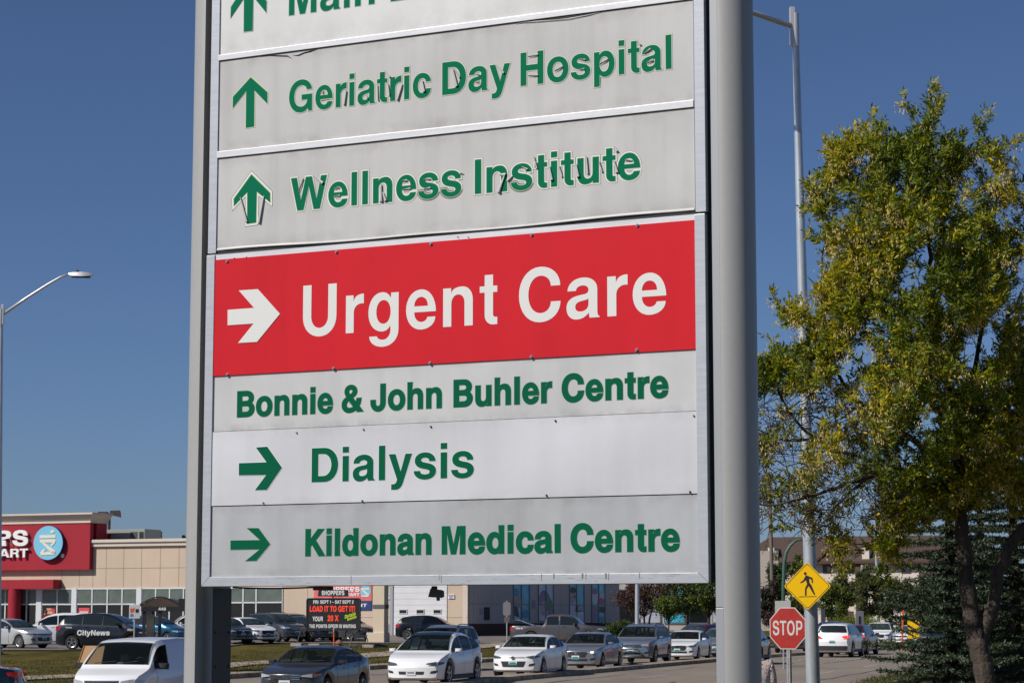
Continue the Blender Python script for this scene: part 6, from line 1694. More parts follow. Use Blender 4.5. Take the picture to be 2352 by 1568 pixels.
# hip ridge board and dormer cheeks
a = AP.px(1876, 1288, -.9); b = AP.px(1906, 1256, 2)
MB().tube([(a[0], -1, ze + .1), (b[0], 2.2, b[1])], .18, 4).build('ridge', M_brn2, rf)
for pxa, pxb in ((1764, 1778), (1980, 1996)):
    q0 = AP.px(pxa, 1282, -.3); q1 = AP.px(pxb, 1257, -.3); MB().box(q0[0], q1[0], -.3, 3, ze - .1, q1[1]).build('chimney', M_apw, rf)
for (a, b, t, bt) in ((1890, 1911.5, 1289 + 7, 1316), (1940, 1961, 1295, 1316), (1808, 1822, 1297, 1315), (2020, 2040, 1297, 1316), (2070, 2092, 1297, 1316), (2130, 2150, 1297, 1316)):
    q0 = AP.px(a, bt, -.05); q1 = AP.px(b, t, -.05)
    f = MB().box(q0[0], q1[0], -.06, -.005, q0[1], q1[1]).build('window', M_brn2, apt)
    MB().box(q0[0] + .15, q1[0] - .15, -.09, -.061, q0[1] + .15, q1[1] - .15).build('pane', M_apg, f)
    MB().box(q0[0] + (q1[0] - q0[0]) * .48, q1[0] - .2, -.12, -.091, q0[1] + .2, q1[1] - .2).build('curtain', M_cur, f)
    q0 = AP.px(a, 1355, -.05); q1 = AP.px(b, 1338, -.05)
    f = MB().box(q0[0], q1[0], -.06, -.005, q0[1], q1[1]).build('window', M_brn2, apt); MB().box(q0[0] + .15, q1[0] - .15, -.09, -.061, q0[1] + .15, q1[1] - .15).build('pane', M_apg, f)
q0 = AP.px(1911.5, 1316, -.05); q1 = AP.px(1940, 1296, -.05); MB().box(q0[0], q1[0], -.05, -.004, q0[1], q1[1]).build('siding', M_sid, apt)
for px in (1972, 2118):
    q = AP.px(px, 1300, -.4); MB().box(q[0] - .35, q[0] + .35, -.6, -.004, -.4, ze - .26).build('timber_post', M_brn2, apt)
    q2 = AP.px(px + 22, 1318, -.4); MB().box(q[0] + .4, q2[0], -1.2, -.004, q2[1] - .15, q2[1]).build('balcony_floor', M_brn2, apt); MB().box(q[0] + .4, q2[0], -1.22, -1.18, q2[1], q2[1] + 1.0).build('balcony_rail', M_sid, apt)
MB().box(AP.px(1900, 1400, -.05)[0], AP.px(1960, 1400, -.05)[0], -.06, -.004, 0, 2.6).build('door', M_brn2, apt)

# ================================================================== VEGETATION
nr = np.random.default_rng(11)
def mesh_np(name, V, Fc, mi, mats, parent=None, smooth=False):
    """V (n,3), Fc (m,k) all faces with k corners"""
    me = bpy.data.meshes.new(name); k = Fc.shape[1]
    me.vertices.add(len(V)); me.vertices.foreach_set('co', np.asarray(V, 'f').ravel())
    me.loops.add(Fc.size); me.loops.foreach_set('vertex_index', Fc.astype('i').ravel())
    me.polygons.add(len(Fc)); me.polygons.foreach_set('loop_start', np.arange(len(Fc), dtype='i') * k)
    try: me.polygons.foreach_set('loop_total', np.full(len(Fc), k, 'i'))
    except Exception: pass
    for m in mats: me.materials.append(m)
    me.polygons.foreach_set('material_index', np.asarray(mi, 'i'))
    me.update(calc_edges=True); me.validate()
    o = bpy.data.objects.new(name, me); COL.objects.link(o)
    if parent: o.parent = parent
    return o
def leaves(P, Dn, ln, wd, mats, mi, name, parent, fold=.25):
    """diamond leaves: base P, direction Dn (unit), length ln, width wd; folded along the midrib"""
    n = len(P); up = nr.normal(size=(n, 3)); up[:, 2] += .8
    side = np.cross(Dn, up); side /= np.linalg.norm(side, axis=1)[:, None] + 1e-9
    nrm = np.cross(side, Dn)
    ln = ln[:, None]; wd = wd[:, None]
    a = P; b = P + Dn * ln * .45 + side * wd * .5 + nrm * wd * fold; c = P + Dn * ln - nrm * ln * .08; d = P + Dn * ln * .45 - side * wd * .5 + nrm * wd * fold
    V = np.stack([a, b, c, d], 1).reshape(-1, 3)
    i = np.arange(n) * 4
    Fc = np.concatenate([np.stack([i, i + 1, i + 2], 1), np.stack([i, i + 2, i + 3], 1)])
    return mesh_np(name, V, Fc, np.concatenate([mi, mi]), mats, parent)
def unit(a): return a / (np.linalg.norm(a, axis=1)[:, None] + 1e-9)

L_dk = leaf_mat('leaf_green_dark', (0.064, 0.098, 0.010), .30); L_md = leaf_mat('leaf_green', (0.144, 0.186, 0.012), .38)
L_yg = leaf_mat('leaf_yellow_green', (0.330, 0.310, 0.014), .42); L_ye = leaf_mat('leaf_yellow', (0.616, 0.440, 0.028), .40); L_sd = leaf_mat('seed_cluster', (.66, .50, .19), .3)
L_br = leaf_mat('leaf_dry', (.30, .16, .06), .2)
M_bark = mat('bark', (.060, .044, .034), .95, noise=(16, .55, (1, 1, .12)), bump=(24, 1.0, .03)); M_twig = mat('twig_bark', (.085, .062, .052), .9)

# ---- the ash tree at the right
TY = 30.0
ash_base = at(2262, 1568, TY); gb = Vector((ash_base.x + .02, TY, zt(ash_base.x, TY)))
ash = empty('ash_tree', gb, 0, 'large yellowing ash tree filling the right side of the picture', 'tree')
def loc(px, py, dy=0): return at(px, py, TY + dy) - gb
def smooth(pts, k=5):
    P = [Vector(p) for p in pts]; out = []
    for i in range(len(P) - 1):
        p0 = P[max(i - 1, 0)]; p1 = P[i]; p2 = P[i + 1]; p3 = P[min(i + 2, len(P) - 1)]
        for j in range(k):
            t = j / k
            out.append(.5 * ((2 * p1) + (p2 - p0) * t + (2 * p0 - 5 * p1 + 4 * p2 - p3) * t * t + (3 * p1 - p0 - 3 * p2 + p3) * t ** 3))
    out.append(P[-1]); return out
limbs = []   # (points, radii)
def limb(name, pts, r0, r1, m=M_bark, parent=ash, n=10, wob=.012):
    P = smooth(pts); k = len(P)
    P = [p + Vector((rnd.gauss(0, wob), rnd.gauss(0, wob), 0)) if 0 < i < k - 1 else p for i, p in enumerate(P)]
    rr = [(r0 + (r1 - r0) * (i / (k - 1)) ** .8) * (1 + rnd.uniform(-.05, .05)) for i in range(k)]
    limbs.append((P, rr)); return P, rr
trunk = MB()
def add_limb(mb, pts, r0, r1, n=12):
    P, rr = limb('', pts, r0, r1); mb.tube(P, rr, n)
lx = Vector
add_limb(trunk, [Vector((.06, 0, -.3)), loc(2264, 1568), loc(2250, 1500), loc(2240, 1450), loc(2228, 1400), loc(2220, 1330), loc(2214, 1260), loc(2206, 1190), loc(2200, 1150)], .150, .082)
add_limb(trunk, [loc(2246, 1470), loc(2268, 1430), loc(2284, 1380), loc(2292, 1320), loc(2318, 1260), loc(2350, 1215), loc(2400, 1160), loc(2440, 1060)], .105, .06)
trunk.build('trunk', M_bark, ash, smooth=True)
tb = MB()
big = [([(2202, 1155), (2200, 1060), (2190, 960), (2175, 860), (2150, 760), (2140, 640), (2130, 520), (2125, 400), (2140, 300)], .078, .012, 0),
       ([(2200, 1080), (2215, 960), (2240, 840), (2262, 700), (2280, 560), (2290, 430)], .055, .01, .5),
       ([(2192, 1000), (2120, 900), (2060, 780), (2020, 640), (2000, 500), (1990, 370)], .05, .009, -.4),
       ([(2198, 1100), (2120, 1030), (2030, 960), (1950, 900), (1900, 780), (1890, 620), (1895, 470)], .05, .008, .3),
       ([(2202, 1140), (2110, 1090), (2010, 1060), (1920, 1030), (1840, 980), (1790, 900), (1775, 830)], .045, .008, -.2),
       ([(2080, 1085), (1980, 1100), (1890, 1130), (1820, 1150), (1770, 1160), (1700, 1150)], .035, .008, -.7),
       ([(1990, 1098), (1930, 1150), (1890, 1200), (1860, 1225)], .024, .006, -.9),
       ([(2100, 1090), (2060, 1180), (2010, 1240), (1960, 1250)], .028, .006, .6),
       ([(1900, 760), (1860, 730), (1810, 720), (1780, 690)], .02, .005, .2),
       ([(1920, 1020), (1860, 1010), (1800, 1010), (1750, 990), (1700, 960)], .028, .006, .5),
       ([(2400, 1160), (2420, 900), (2400, 700), (2380, 520), (2350, 400)], .05, .01, 0),
       ([(2440, 1060), (2370, 1000), (2330, 950), (2300, 930)], .03, .008, -.8),
       ([(2262, 700), (2330, 620), (2370, 540)], .02, .007, .4)]
for pts, r0, r1, dy in big:
    n_ = len(pts); add_limb(tb, [loc(x, y, dy * min(1, i / (n_ * .5))) for i, (x, y) in enumerate(pts)], r0, r1, 8)
tb.build('limbs', M_bark, ash, smooth=True)
# crown outline (reference pixels) -> tips of twigs
CR = [(2140, 197), (2110, 245), (2075, 215), (2072, 300), (2030, 300), (2003, 255), (1988, 290), (1960, 300), (1905, 320), (1890, 380), (1862, 420), (1850, 490), (1866, 560), (1900, 585), (1882, 640), (1868, 700),
      (1830, 688), (1800, 690), (1770, 675), (1785, 705), (1800, 740), (1850, 760), (1835, 790), (1800, 800), (1775, 775), (1755, 800), (1690, 830), (1670, 1000), (1690, 1160), (1755, 1190), (1790, 1235), (1840, 1215),
      (1890, 1255), (1930, 1300), (1975, 1262), (2010, 1290), (2035, 1345), (2070, 1300), (2100, 1220), (2150, 1185), (2220, 1190), (2300, 1180), (2440, 1190), (2470, 420), (2380, 400), (2352, 430), (2335, 310), (2300, 350), (2285, 330), (2262, 250), (2240, 290), (2225, 350), (2200, 300), (2165, 240)]
tips = []
def edge_d(x, y):
    m = 1e9
    for i in range(len(CR)):
        a = CR[i]; b = CR[(i + 1) % len(CR)]; vx, vy = b[0] - a[0], b[1] - a[1]; L2 = vx * vx + vy * vy
        t = max(0, min(1, ((x - a[0]) * vx + (y - a[1]) * vy) / L2)); m = min(m, math.hypot(x - a[0] - t * vx, y - a[1] - t * vy))
    return m
while len(tips) < 2950:
    x = rnd.uniform(1660, 2480); y = rnd.uniform(190, 1350)
    if not inside((x, y), CR): continue
    e = edge_d(x, y)
    dens = 1.0
    if x < 2010 and 900 < y < 1200: dens = .42
    if y > 1200: dens = .55
    if x > 2310 and y < 760: dens = .35
    if e < 22: dens *= .35
    # natural gaps
    gq = math.sin(x * .021 + 1.3) * math.sin(y * .017 + .4) + .5 * math.sin(x * .047 + y * .031)
    if gq < -.45: dens *= .15
    if rnd.random() > dens: continue
    th = min(2.0, .3 + e / 5140 * TY * 1.1)
    tips.append((x, y, rnd.uniform(-th, th)))
for (x, y) in ((2141, 205), (2100, 262), (2075, 228), (2006, 262), (1990, 300), (1905, 330), (1862, 432), (1853, 480), (1775, 680), (1790, 715), (1806, 700), (1825, 690), (1775, 785), (2265, 262), (2310, 330), (2335, 322), (2036, 1335), (2020, 1310), (1930, 1290), (1935, 1270), (1868, 1230)):
    tips.append((x, y, 0))
LP = [(p, r_) for P, rr in limbs for p, r_ in zip(P, rr)]
tw = MB()
PT = np.zeros((60000, 3)); npt = len(LP); PT[:npt] = [p[:] for p, r_ in LP]; LPw = PT[:npt].copy()
tl = []
for (x, y, dy) in tips:
    T = loc(x, y, dy); tl.append((float(np.min(np.linalg.norm(LPw - np.array(T[:]), axis=1))), x, y, T))
tl.sort(key=lambda q: q[0])
lp, ld, ll, lw, lm = [], [], [], [], []
for (dist0, x, y, T) in tl:
    T_ = np.array(T[:]); Q = PT[:npt]; hd = np.linalg.norm((Q - T_)[:, :2], axis=1)
    dd = np.linalg.norm(Q - T_, axis=1) + 1.1 * np.maximum(0, Q[:, 2] - (T_[2] - .55 * hd))
    A = Vector(Q[int(np.argmin(dd))]); v = T - A; L_ = v.length
    if L_ > .04:
        mid = A + v * .5 + Vector((rnd.gauss(0, .03), rnd.gauss(0, .03), -.08 * L_ + rnd.gauss(0, .02)))
        P_ = smooth([A, mid, T], 3); rr_ = min(.012, .0045 + L_ * .006)
        tw.tube(P_, [rr_ + (.0028 - rr_) * i / (len(P_) - 1) for i in range(len(P_))], 4, cap=False)
        for p in P_[1:]:
            if npt < 59990: PT[npt] = p[:]; npt += 1
    out = v.normalized() if L_ > .05 else Vector((0, 0, 1))
    out = (out + Vector((rnd.gauss(0, .3), rnd.gauss(0, .3), .45 + rnd.gauss(0, .25)))).normalized()
    seed = math.sin(x * .013 + 2) + math.sin(y * .019 + x * .011) + rnd.gauss(0, .8)
    kind = 2 if seed > .9 else 1 if seed > -.5 else 0
    ns = rnd.randint(5, 8)
    if x < 2010 and 880 < y < 1210: ns = rnd.randint(2, 5)
    for s_ in range(ns):
        o_ = (out + Vector((rnd.gauss(0, .6), rnd.gauss(0, .6), rnd.gauss(0, .45)))).normalized()
        base = T - out * rnd.uniform(-.04, .18); rl = rnd.uniform(.09, .16)
        sd_ = o_.cross(Vector((rnd.gauss(0, 1), rnd.gauss(0, 1), rnd.gauss(0, 1)))).normalized()
        for q in range(7):
            t = .25 + .75 * (q // 2) / 3; sg = 1 if q % 2 else -1
            d_ = (o_ * .75 + sd_ * sg * .75 + Vector((0, 0, -.15))).normalized() if q < 6 else o_
            lp.append((base + o_ * rl * t)[:]); ld.append(d_[:]); ll.append(rnd.uniform(.055, .10)); lw.append(rnd.uniform(.022, .034))
            r_ = rnd.random()
            lm.append([0 if r_ < .42 else 1 if r_ < .85 else 2, 1 if r_ < .42 else 2 if r_ < .80 else 0 if r_ < .92 else 3, 2 if r_ < .50 else 3 if r_ < .75 else 1][kind])
    if kind >= 1 and rnd.random() < (.8 if kind == 2 else .25):        # hanging seed keys
        for s_ in range(rnd.randint(22, 44)):
            lp.append((T + Vector((rnd.gauss(0, .055), rnd.gauss(0, .055), -rnd.uniform(0, .18))))[:]); ld.append(Vector((rnd.gauss(0, .3), rnd.gauss(0, .3), -1)).normalized()[:]); ll.append(.04); lw.append(.015); lm.append(4)
    elif rnd.random() < .02 and y > 900:
        for s_ in range(10): lp.append((T + Vector((rnd.gauss(0, .04), rnd.gauss(0, .04), -rnd.uniform(0, .1))))[:]); ld.append((rnd.gauss(0, .3), rnd.gauss(0, .3), -.9)); ll.append(.05); lw.append(.02); lm.append(5)
# bare twig tangle in the lower left of the crown
for _ in range(900):
    x = rnd.uniform(1700, 2080); y = rnd.uniform(880, 1220)
    A = loc(x, y, rnd.uniform(-.8, .8)); v = Vector((rnd.uniform(-1, .5), rnd.gauss(0, .4), rnd.gauss(0, .45))).normalized() * rnd.uniform(.15, .45)
    tw.tube([A, A + v * .5 + Vector((0, 0, rnd.gauss(0, .03))), A + v], [.007, .005, .0025], 4, cap=False)
twg = tw.build('twigs', M_twig, ash, fix=False)
crown = leaves(np.array(lp), unit(np.array(ld)), np.array(ll), np.array(lw), [L_dk, L_md, L_yg, L_ye, L_sd, L_br], np.array(lm), 'crown', ash)

# ---- spruces
N_bl = leaf_mat('needle_blue_green', (0.040, 0.066, 0.032), .12); N_bp = leaf_mat('needle_blue_tip', (0.089, 0.122, 0.069), .12); N_gr = leaf_mat('needle_olive', (.050, .060, .018), .15); N_dk = leaf_mat('needle_dark', (.018, .028, .016), .1)
def spruce(name, label, base, H, Rm, mats, seed, zlow=.7, rows=27, vis=None, dens=1.0, group='spruces at the right'):
    rg = random.Random(seed); root = empty(name, base, 0, label, 'tree', group)
    MB().tube([(0, 0, -.2), (.02, 0, H * .5), (0, 0, H)], [.13, .08, .01], 10).build('trunk', M_bark, root, smooth=True)
    br = MB(); P = []; Dd = []; Ln = []; Wd = []; Mi = []
    for i in range(rows):
        z = zlow + (H - zlow - .2) * (i / rows) ** .95; rad = Rm * (1 - z / H) ** .8 * rg.uniform(.85, 1.12)
        nb = int(9 + rg.random() * 4)
        for k in range(nb):
            a = 2 * math.pi * (k + rg.random() * .7) / nb; L_ = rad * rg.choice((.5, .8, 1.0, 1.05, 1.15)) * rg.uniform(.85, 1.1)
            dirv = Vector((math.cos(a), math.sin(a), 0)); A = Vector((0, 0, z)); 
            pts = [A, A + dirv * L_ * .5 + Vector((0, 0, -.10 * L_)), A + dirv * L_ + Vector((0, 0, -.06 * L_))]
            br.tube(pts, [.020, .012, .004], 4, cap=False)
            sd = Vector((-dirv.y, dirv.x, 0)); m = max(4, int(L_ / .085))
            for q in range(m):
                t = (q + .6) / m; c = A + dirv * L_ * t + Vector((0, 0, -.10 * L_ * math.sin(math.pi * min(1, t * .8))))
                for sg in (-1, 1, 0):
                    if t < .15 and sg: continue
                    sl = (.16 + .30 * L_ * (1 - t)) * rg.uniform(.6, 1.1) if sg else .10
                    tv = (sd * sg * .85 + dirv * .6 + Vector((0, 0, rg.gauss(-.05, .12)))).normalized() if sg else dirv
                    steps = max(2, int(sl / .06))
                    for u in range(steps):
                        cc = c + tv * sl * u / steps
                        for w_ in range(int(5 * dens) + (1 if rg.random() < 5 * dens % 1 else 0)):
                            nd = (tv * .9 + Vector((rg.gauss(0, .55), rg.gauss(0, .55), rg.gauss(.12, .5)))).normalized()
                            P.append(cc[:]); Dd.append(nd[:]); Ln.append(rg.uniform(.06, .10)); Wd.append(.022)
                            Mi.append(1 if (u >= steps - 2 or t > .85) and rg.random() < .6 else (0 if rg.random() < .75 else 2))
    br.tube([(0, 0, zlow - .1), (0, 0, H * .8)], [.06, .02], 5, cap=False); br.build('branches', M_twig, root, fix=False)
    leaves(np.array(P), unit(np.array(Dd)), np.array(Ln), np.array(Wd), mats, np.array(Mi), 'needles', root)
    return root, len(P)
x_ = xat(2182, 38); spruce('spruce_tree', 'blue-green spruce with low branches left of the ash trunk', (x_, 38, zt(x_, 38)), 6.4, 1.5, [N_bl, N_bp, N_dk], 3, dens=.9, zlow=.55)
x_ = xat(2345, 40); spruce('spruce_tree', 'olive spruce behind the ash trunk at the right edge', (x_, 40.5, zt(x_, 40)), 7.2, 1.9, [N_gr, N_bl, N_dk], 5, dens=.8)
x_ = xat(2255, 44); spruce('spruce_tree', 'dark spruce filling the gap behind the forked trunk', (x_, 44, zt(x_, 44)), 6.6, 1.7, [N_bl, N_gr, N_dk], 9, dens=.65)

# ---- generic leafy trees and shrubs for the background
def tree(name, label, base, H, crown, n, size, mats, wts, seed, trunk=.12, group=None, cat='tree', stems=1, m_tr=M_bark, nclump=60):
    """crown: ellipsoids (x, y, z, rx, ry, rz) relative to the base"""
    rg = np.random.default_rng(seed); root = empty(name, base, 0, label, cat, group)
    P = []
    vol = np.array([c[3] * c[4] * c[5] for c in crown]); vol = vol / vol.sum()
    # clumps
    C = []
    for c, v in zip(crown, vol):
        k = max(3, int(nclump * v)); d = rg.normal(size=(k, 3)); d /= np.linalg.norm(d, axis=1)[:, None]; r_ = rg.uniform(.35, 1.0, k) ** .5
        C.append(np.array(c[:3]) + d * r_[:, None] * np.array(c[3:]))
    C = np.concatenate(C); cs = rg.uniform(.5, 1.3, len(C)); idx = rg.integers(0, len(C), n)
    sc = (np.mean([c[3] for c in crown])) * .20
    P = C[idx] + rg.normal(size=(n, 3)) * sc * cs[idx][:, None]; P[:, 2] = np.maximum(P[:, 2], .05)
    D_ = unit(rg.normal(size=(n, 3)) + np.array([0, 0, .3])); w_ = np.array(wts, float); w_ /= w_.sum()
    pref = rg.choice(len(mats), len(C), p=w_); mi = np.where(rg.random(n) < .6, pref[idx], rg.choice(len(mats), n, p=w_))
    if trunk:
        mb = MB(); top = crown[0]
        for s_ in range(stems):
            o_ = (s_ - (stems - 1) / 2) * .18; e = ((s_ - (stems - 1) / 2) * top[3] * .5)
            mb.tube([(o_, 0, -.2), (o_ * 1.2 + e * .15, 0, top[2] * .45), (top[0] + e, top[1], top[2] + top[5] * .4)], [trunk, trunk * .7, trunk * .25], 8)
        for q in C[:: max(1, len(C) // 14)]: mb.tube([(top[0] * .5, 0, top[2] * .5), tuple(q)], [trunk * .35, trunk * .1], 5, cap=False)
        mb.build('trunk', m_tr, root, fix=False)
    leaves(P, D_, np.full(n, size) * rg.uniform(.7, 1.2, n), np.full(n, size * .55), mats, mi, 'crown', root)
    return root
S_pu = leaf_mat('leaf_purple', (.075, .028, .024), .2); S_pd = leaf_mat('leaf_purple_dark', (.035, .016, .015), .15)
S_dg = leaf_mat('leaf_deep_green', (.022, .045, .010), .25); S_mg = leaf_mat('leaf_mid_green', (.075, .115, .016), .3); S_lg = leaf_mat('leaf_light_green', (.17, .20, .022), .35); S_ol = leaf_mat('leaf_olive', (.105, .10, .026), .3)  # darkest, middle, light and olive greens, mixed by clump
def G(px, Y): x = xat(px, Y); return (x, Y, zt(x, Y))
k_ = lambda d, Y: d / 5178 * Y
def T(label, px, Y, ptop, pbot, pw, mats, wts, seed, n=5000, size=.16, name='leafy_tree', **kw):
    """tree by its picture extents at distance Y: top / bottom of the crown and half width in reference pixels"""
    g = G(px, Y); zT = EYE + k_(1413 - ptop, Y) - g[2]; zB = max(.1, EYE + k_(1413 - pbot, Y) - g[2]); r_ = k_(pw, Y); zc = (zT + zB) / 2; h = (zT - zB) / 2
    cr = [(0, 0, zc, r_ * .92, r_ * .9, h * .92), (r_ * .35, .2, zc - h * .25, r_ * .62, r_ * .6, h * .6), (-r_ * .38, -.2, zc - h * .15, r_ * .6, r_ * .6, h * .6), (r_ * .1, 0, zc + h * .45, r_ * .5, r_ * .5, h * .5)]
    return tree(name, label, g, zT, cr, n, size, mats, wts, seed, **kw)
BG = 'trees beyond the road'
T('purple-leaved small tree standing before the grey store wall', 1480, 150, 1318, 1412, 66, [S_pu, S_pd, S_ol], [6, 3, 1], 21, n=9000, size=.13, trunk=.09, stems=3, group=BG)
T('dark green tree right of the purple tree, under the sign bottom', 1580, 158, 1300, 1422, 62, [S_dg, S_mg, S_ol], [6, 3, 1], 22, n=9000, size=.17, group=BG)
T('brighter green tree close to the right sign post, under the cabinet', 1628, 150, 1318, 1408, 42, [S_mg, S_dg, S_lg], [4, 4, 2], 23, n=6000, size=.16, group=BG)
T('loose green sapling between the purple and the dark green trees', 1536, 148, 1362, 1418, 34, [S_mg, S_lg, S_dg], [4, 3, 3], 24, n=3000, size=.15, trunk=.06, group=BG)
T('rounded clipped yew hedge bush behind the silver SUV', 1425, 140, 1425, 1462, 36, [S_ol, S_mg, S_dg], [3, 4, 4], 25, n=5000, size=.10, name='hedge_bush', trunk=0, cat='bush', nclump=120)
# right of the post
T('dark brownish tree between the silver post and the green lamp', 1772, 165, 1325, 1440, 34, [S_pd, S_dg, S_ol], [4, 4, 1], 31, n=6000, size=.18, group=BG)
T('deep green tree behind the wooden utility pole', 1786, 200, 1270, 1400, 30, [S_dg, S_mg], [4, 3], 32, n=5000, size=.22, group=BG)
T('yellow green tree left of the diamond sign', 1838, 185, 1268, 1400, 30, [S_lg, S_mg, S_dg], [4, 4, 1], 33, n=5000, size=.20, group=BG)
T('green tree seen below the diamond sign by the stop sign', 1820, 160, 1375, 1440, 32, [S_mg, S_ol, S_dg], [3, 3, 3], 34, n=5000, size=.16, group=BG)
T('bushy yellow green tree right of the lamp pole', 1912, 175, 1330, 1428, 40, [S_lg, S_mg, S_dg], [4, 4, 3], 35, n=7000, size=.17, group=BG)
T('airy grey green tree before the apartment wall', 1945, 190, 1300, 1400, 32, [S_mg, S_ol, S_dg], [3, 3, 4], 36, n=4500, size=.18, group=BG)
T('tall olive tree left of the bluish pole', 1993, 165, 1292, 1432, 36, [S_ol, S_dg, S_mg], [4, 3, 2], 37, n=8000, size=.16, group=BG)
T('olive tree right of the bluish pole', 2045, 170, 1310, 1432, 38, [S_ol, S_dg, S_mg], [4, 3, 3], 38, n=8000, size=.16, group=BG)
T('dark tree behind the orange leaning marker', 2100, 175, 1320, 1440, 36, [S_dg, S_ol, S_pd], [4, 3, 1], 39, n=7000, size=.17, group=BG)
T('far dark tree seen through the spruce', 2170, 180, 1290, 1440, 46, [S_dg, S_mg], [4, 2], 40, n=7000, size=.19, group=BG)
T('far tree behind the forked trunk', 2270, 185, 1280, 1440, 52, [S_dg, S_mg, S_ol], [4, 2, 1], 41, n=7000, size=.2, group=BG)
T('far tree near the right edge behind the spruces', 2360, 190, 1290, 1445, 50, [S_dg, S_mg, S_ol], [4, 2, 2], 42, n=6000, size=.2, group=BG)
T('low clipped light green hedge before the apartments', 1965, 158, 1422, 1446, 62, [S_lg, S_mg], [3, 3], 43, n=6000, size=.12, name='hedge_bush', trunk=0, cat='bush', nclump=140)
T('low dark hedge beyond the bend at the right', 2120, 168, 1424, 1446, 70, [S_dg, S_mg], [3, 2], 44, n=6000, size=.13, name='hedge_bush', trunk=0, cat='bush', nclump=140)
T('reddish brown shrub left of the stop sign, beyond the road', 1775, 150, 1395, 1440, 24, [S_pd, S_pu], [3, 2], 45, n=3500, size=.13, name='shrub', trunk=0, cat='bush')
# wood between the store wing and the post, and spruce tips above the roofs
T('small spruce tip showing over the store roof beside the rooftop unit', 362, 240, 1216, 1300, 9, [S_dg, N_dk], [2, 1], 51, n=2500, size=.22, name='conifer', group='conifer tips over the store roof')
T('tiny spruce tip over the store roof near the left post', 418, 250, 1224, 1300, 8, [S_dg, N_dk], [2, 1], 52, n=2000, size=.22, name='conifer', group='conifer tips over the store roof')

# grass tufts along the near verge and dry weeds at kerbs
tf = []
def tufts(name, label_kind, pts, h, mats, per=14, spread=.12):
    P = []; D_ = []; 
    for (x, y) in pts:
        z = zt(x, y)
        for _ in range(per):
            P.append((x + rnd.gauss(0, spread), y + rnd.gauss(0, spread), z)); D_.append((rnd.gauss(0, .35), rnd.gauss(0, .35), 1))
    n = len(P); o = leaves(np.array(P), unit(np.array(D_)), nr.uniform(.5, 1.2, n) * h, np.full(n, .022), mats, nr.integers(0, len(mats), n), name, None)
    o['kind'] = 'stuff'; return o
GR = [leaf_mat('grass_blade', (0.056, 0.079, 0.017), .3), leaf_mat('grass_blade_dry', (.125, .095, .022), .3)]
pts = []
for _ in range(2600):
    Y = rnd.uniform(66, 105); t = -9.6 + abs(rnd.gauss(0, 2.2)); pts.append((rx(t, Y), Y))
tufts('verge_grass', '', pts, .13, GR, per=12, spread=.25)
pts = []
for _ in range(2800):
    Y = rnd.uniform(68, 132); t = rnd.choice([-32.3 - abs(rnd.gauss(0, .5)), rnd.uniform(-46, -33)])
    x = rx(t, Y)
    if Y < lot_y(x) - .3: pts.append((x, Y))
tufts('lawn_grass', '', pts, .09, GR, per=12, spread=.3)

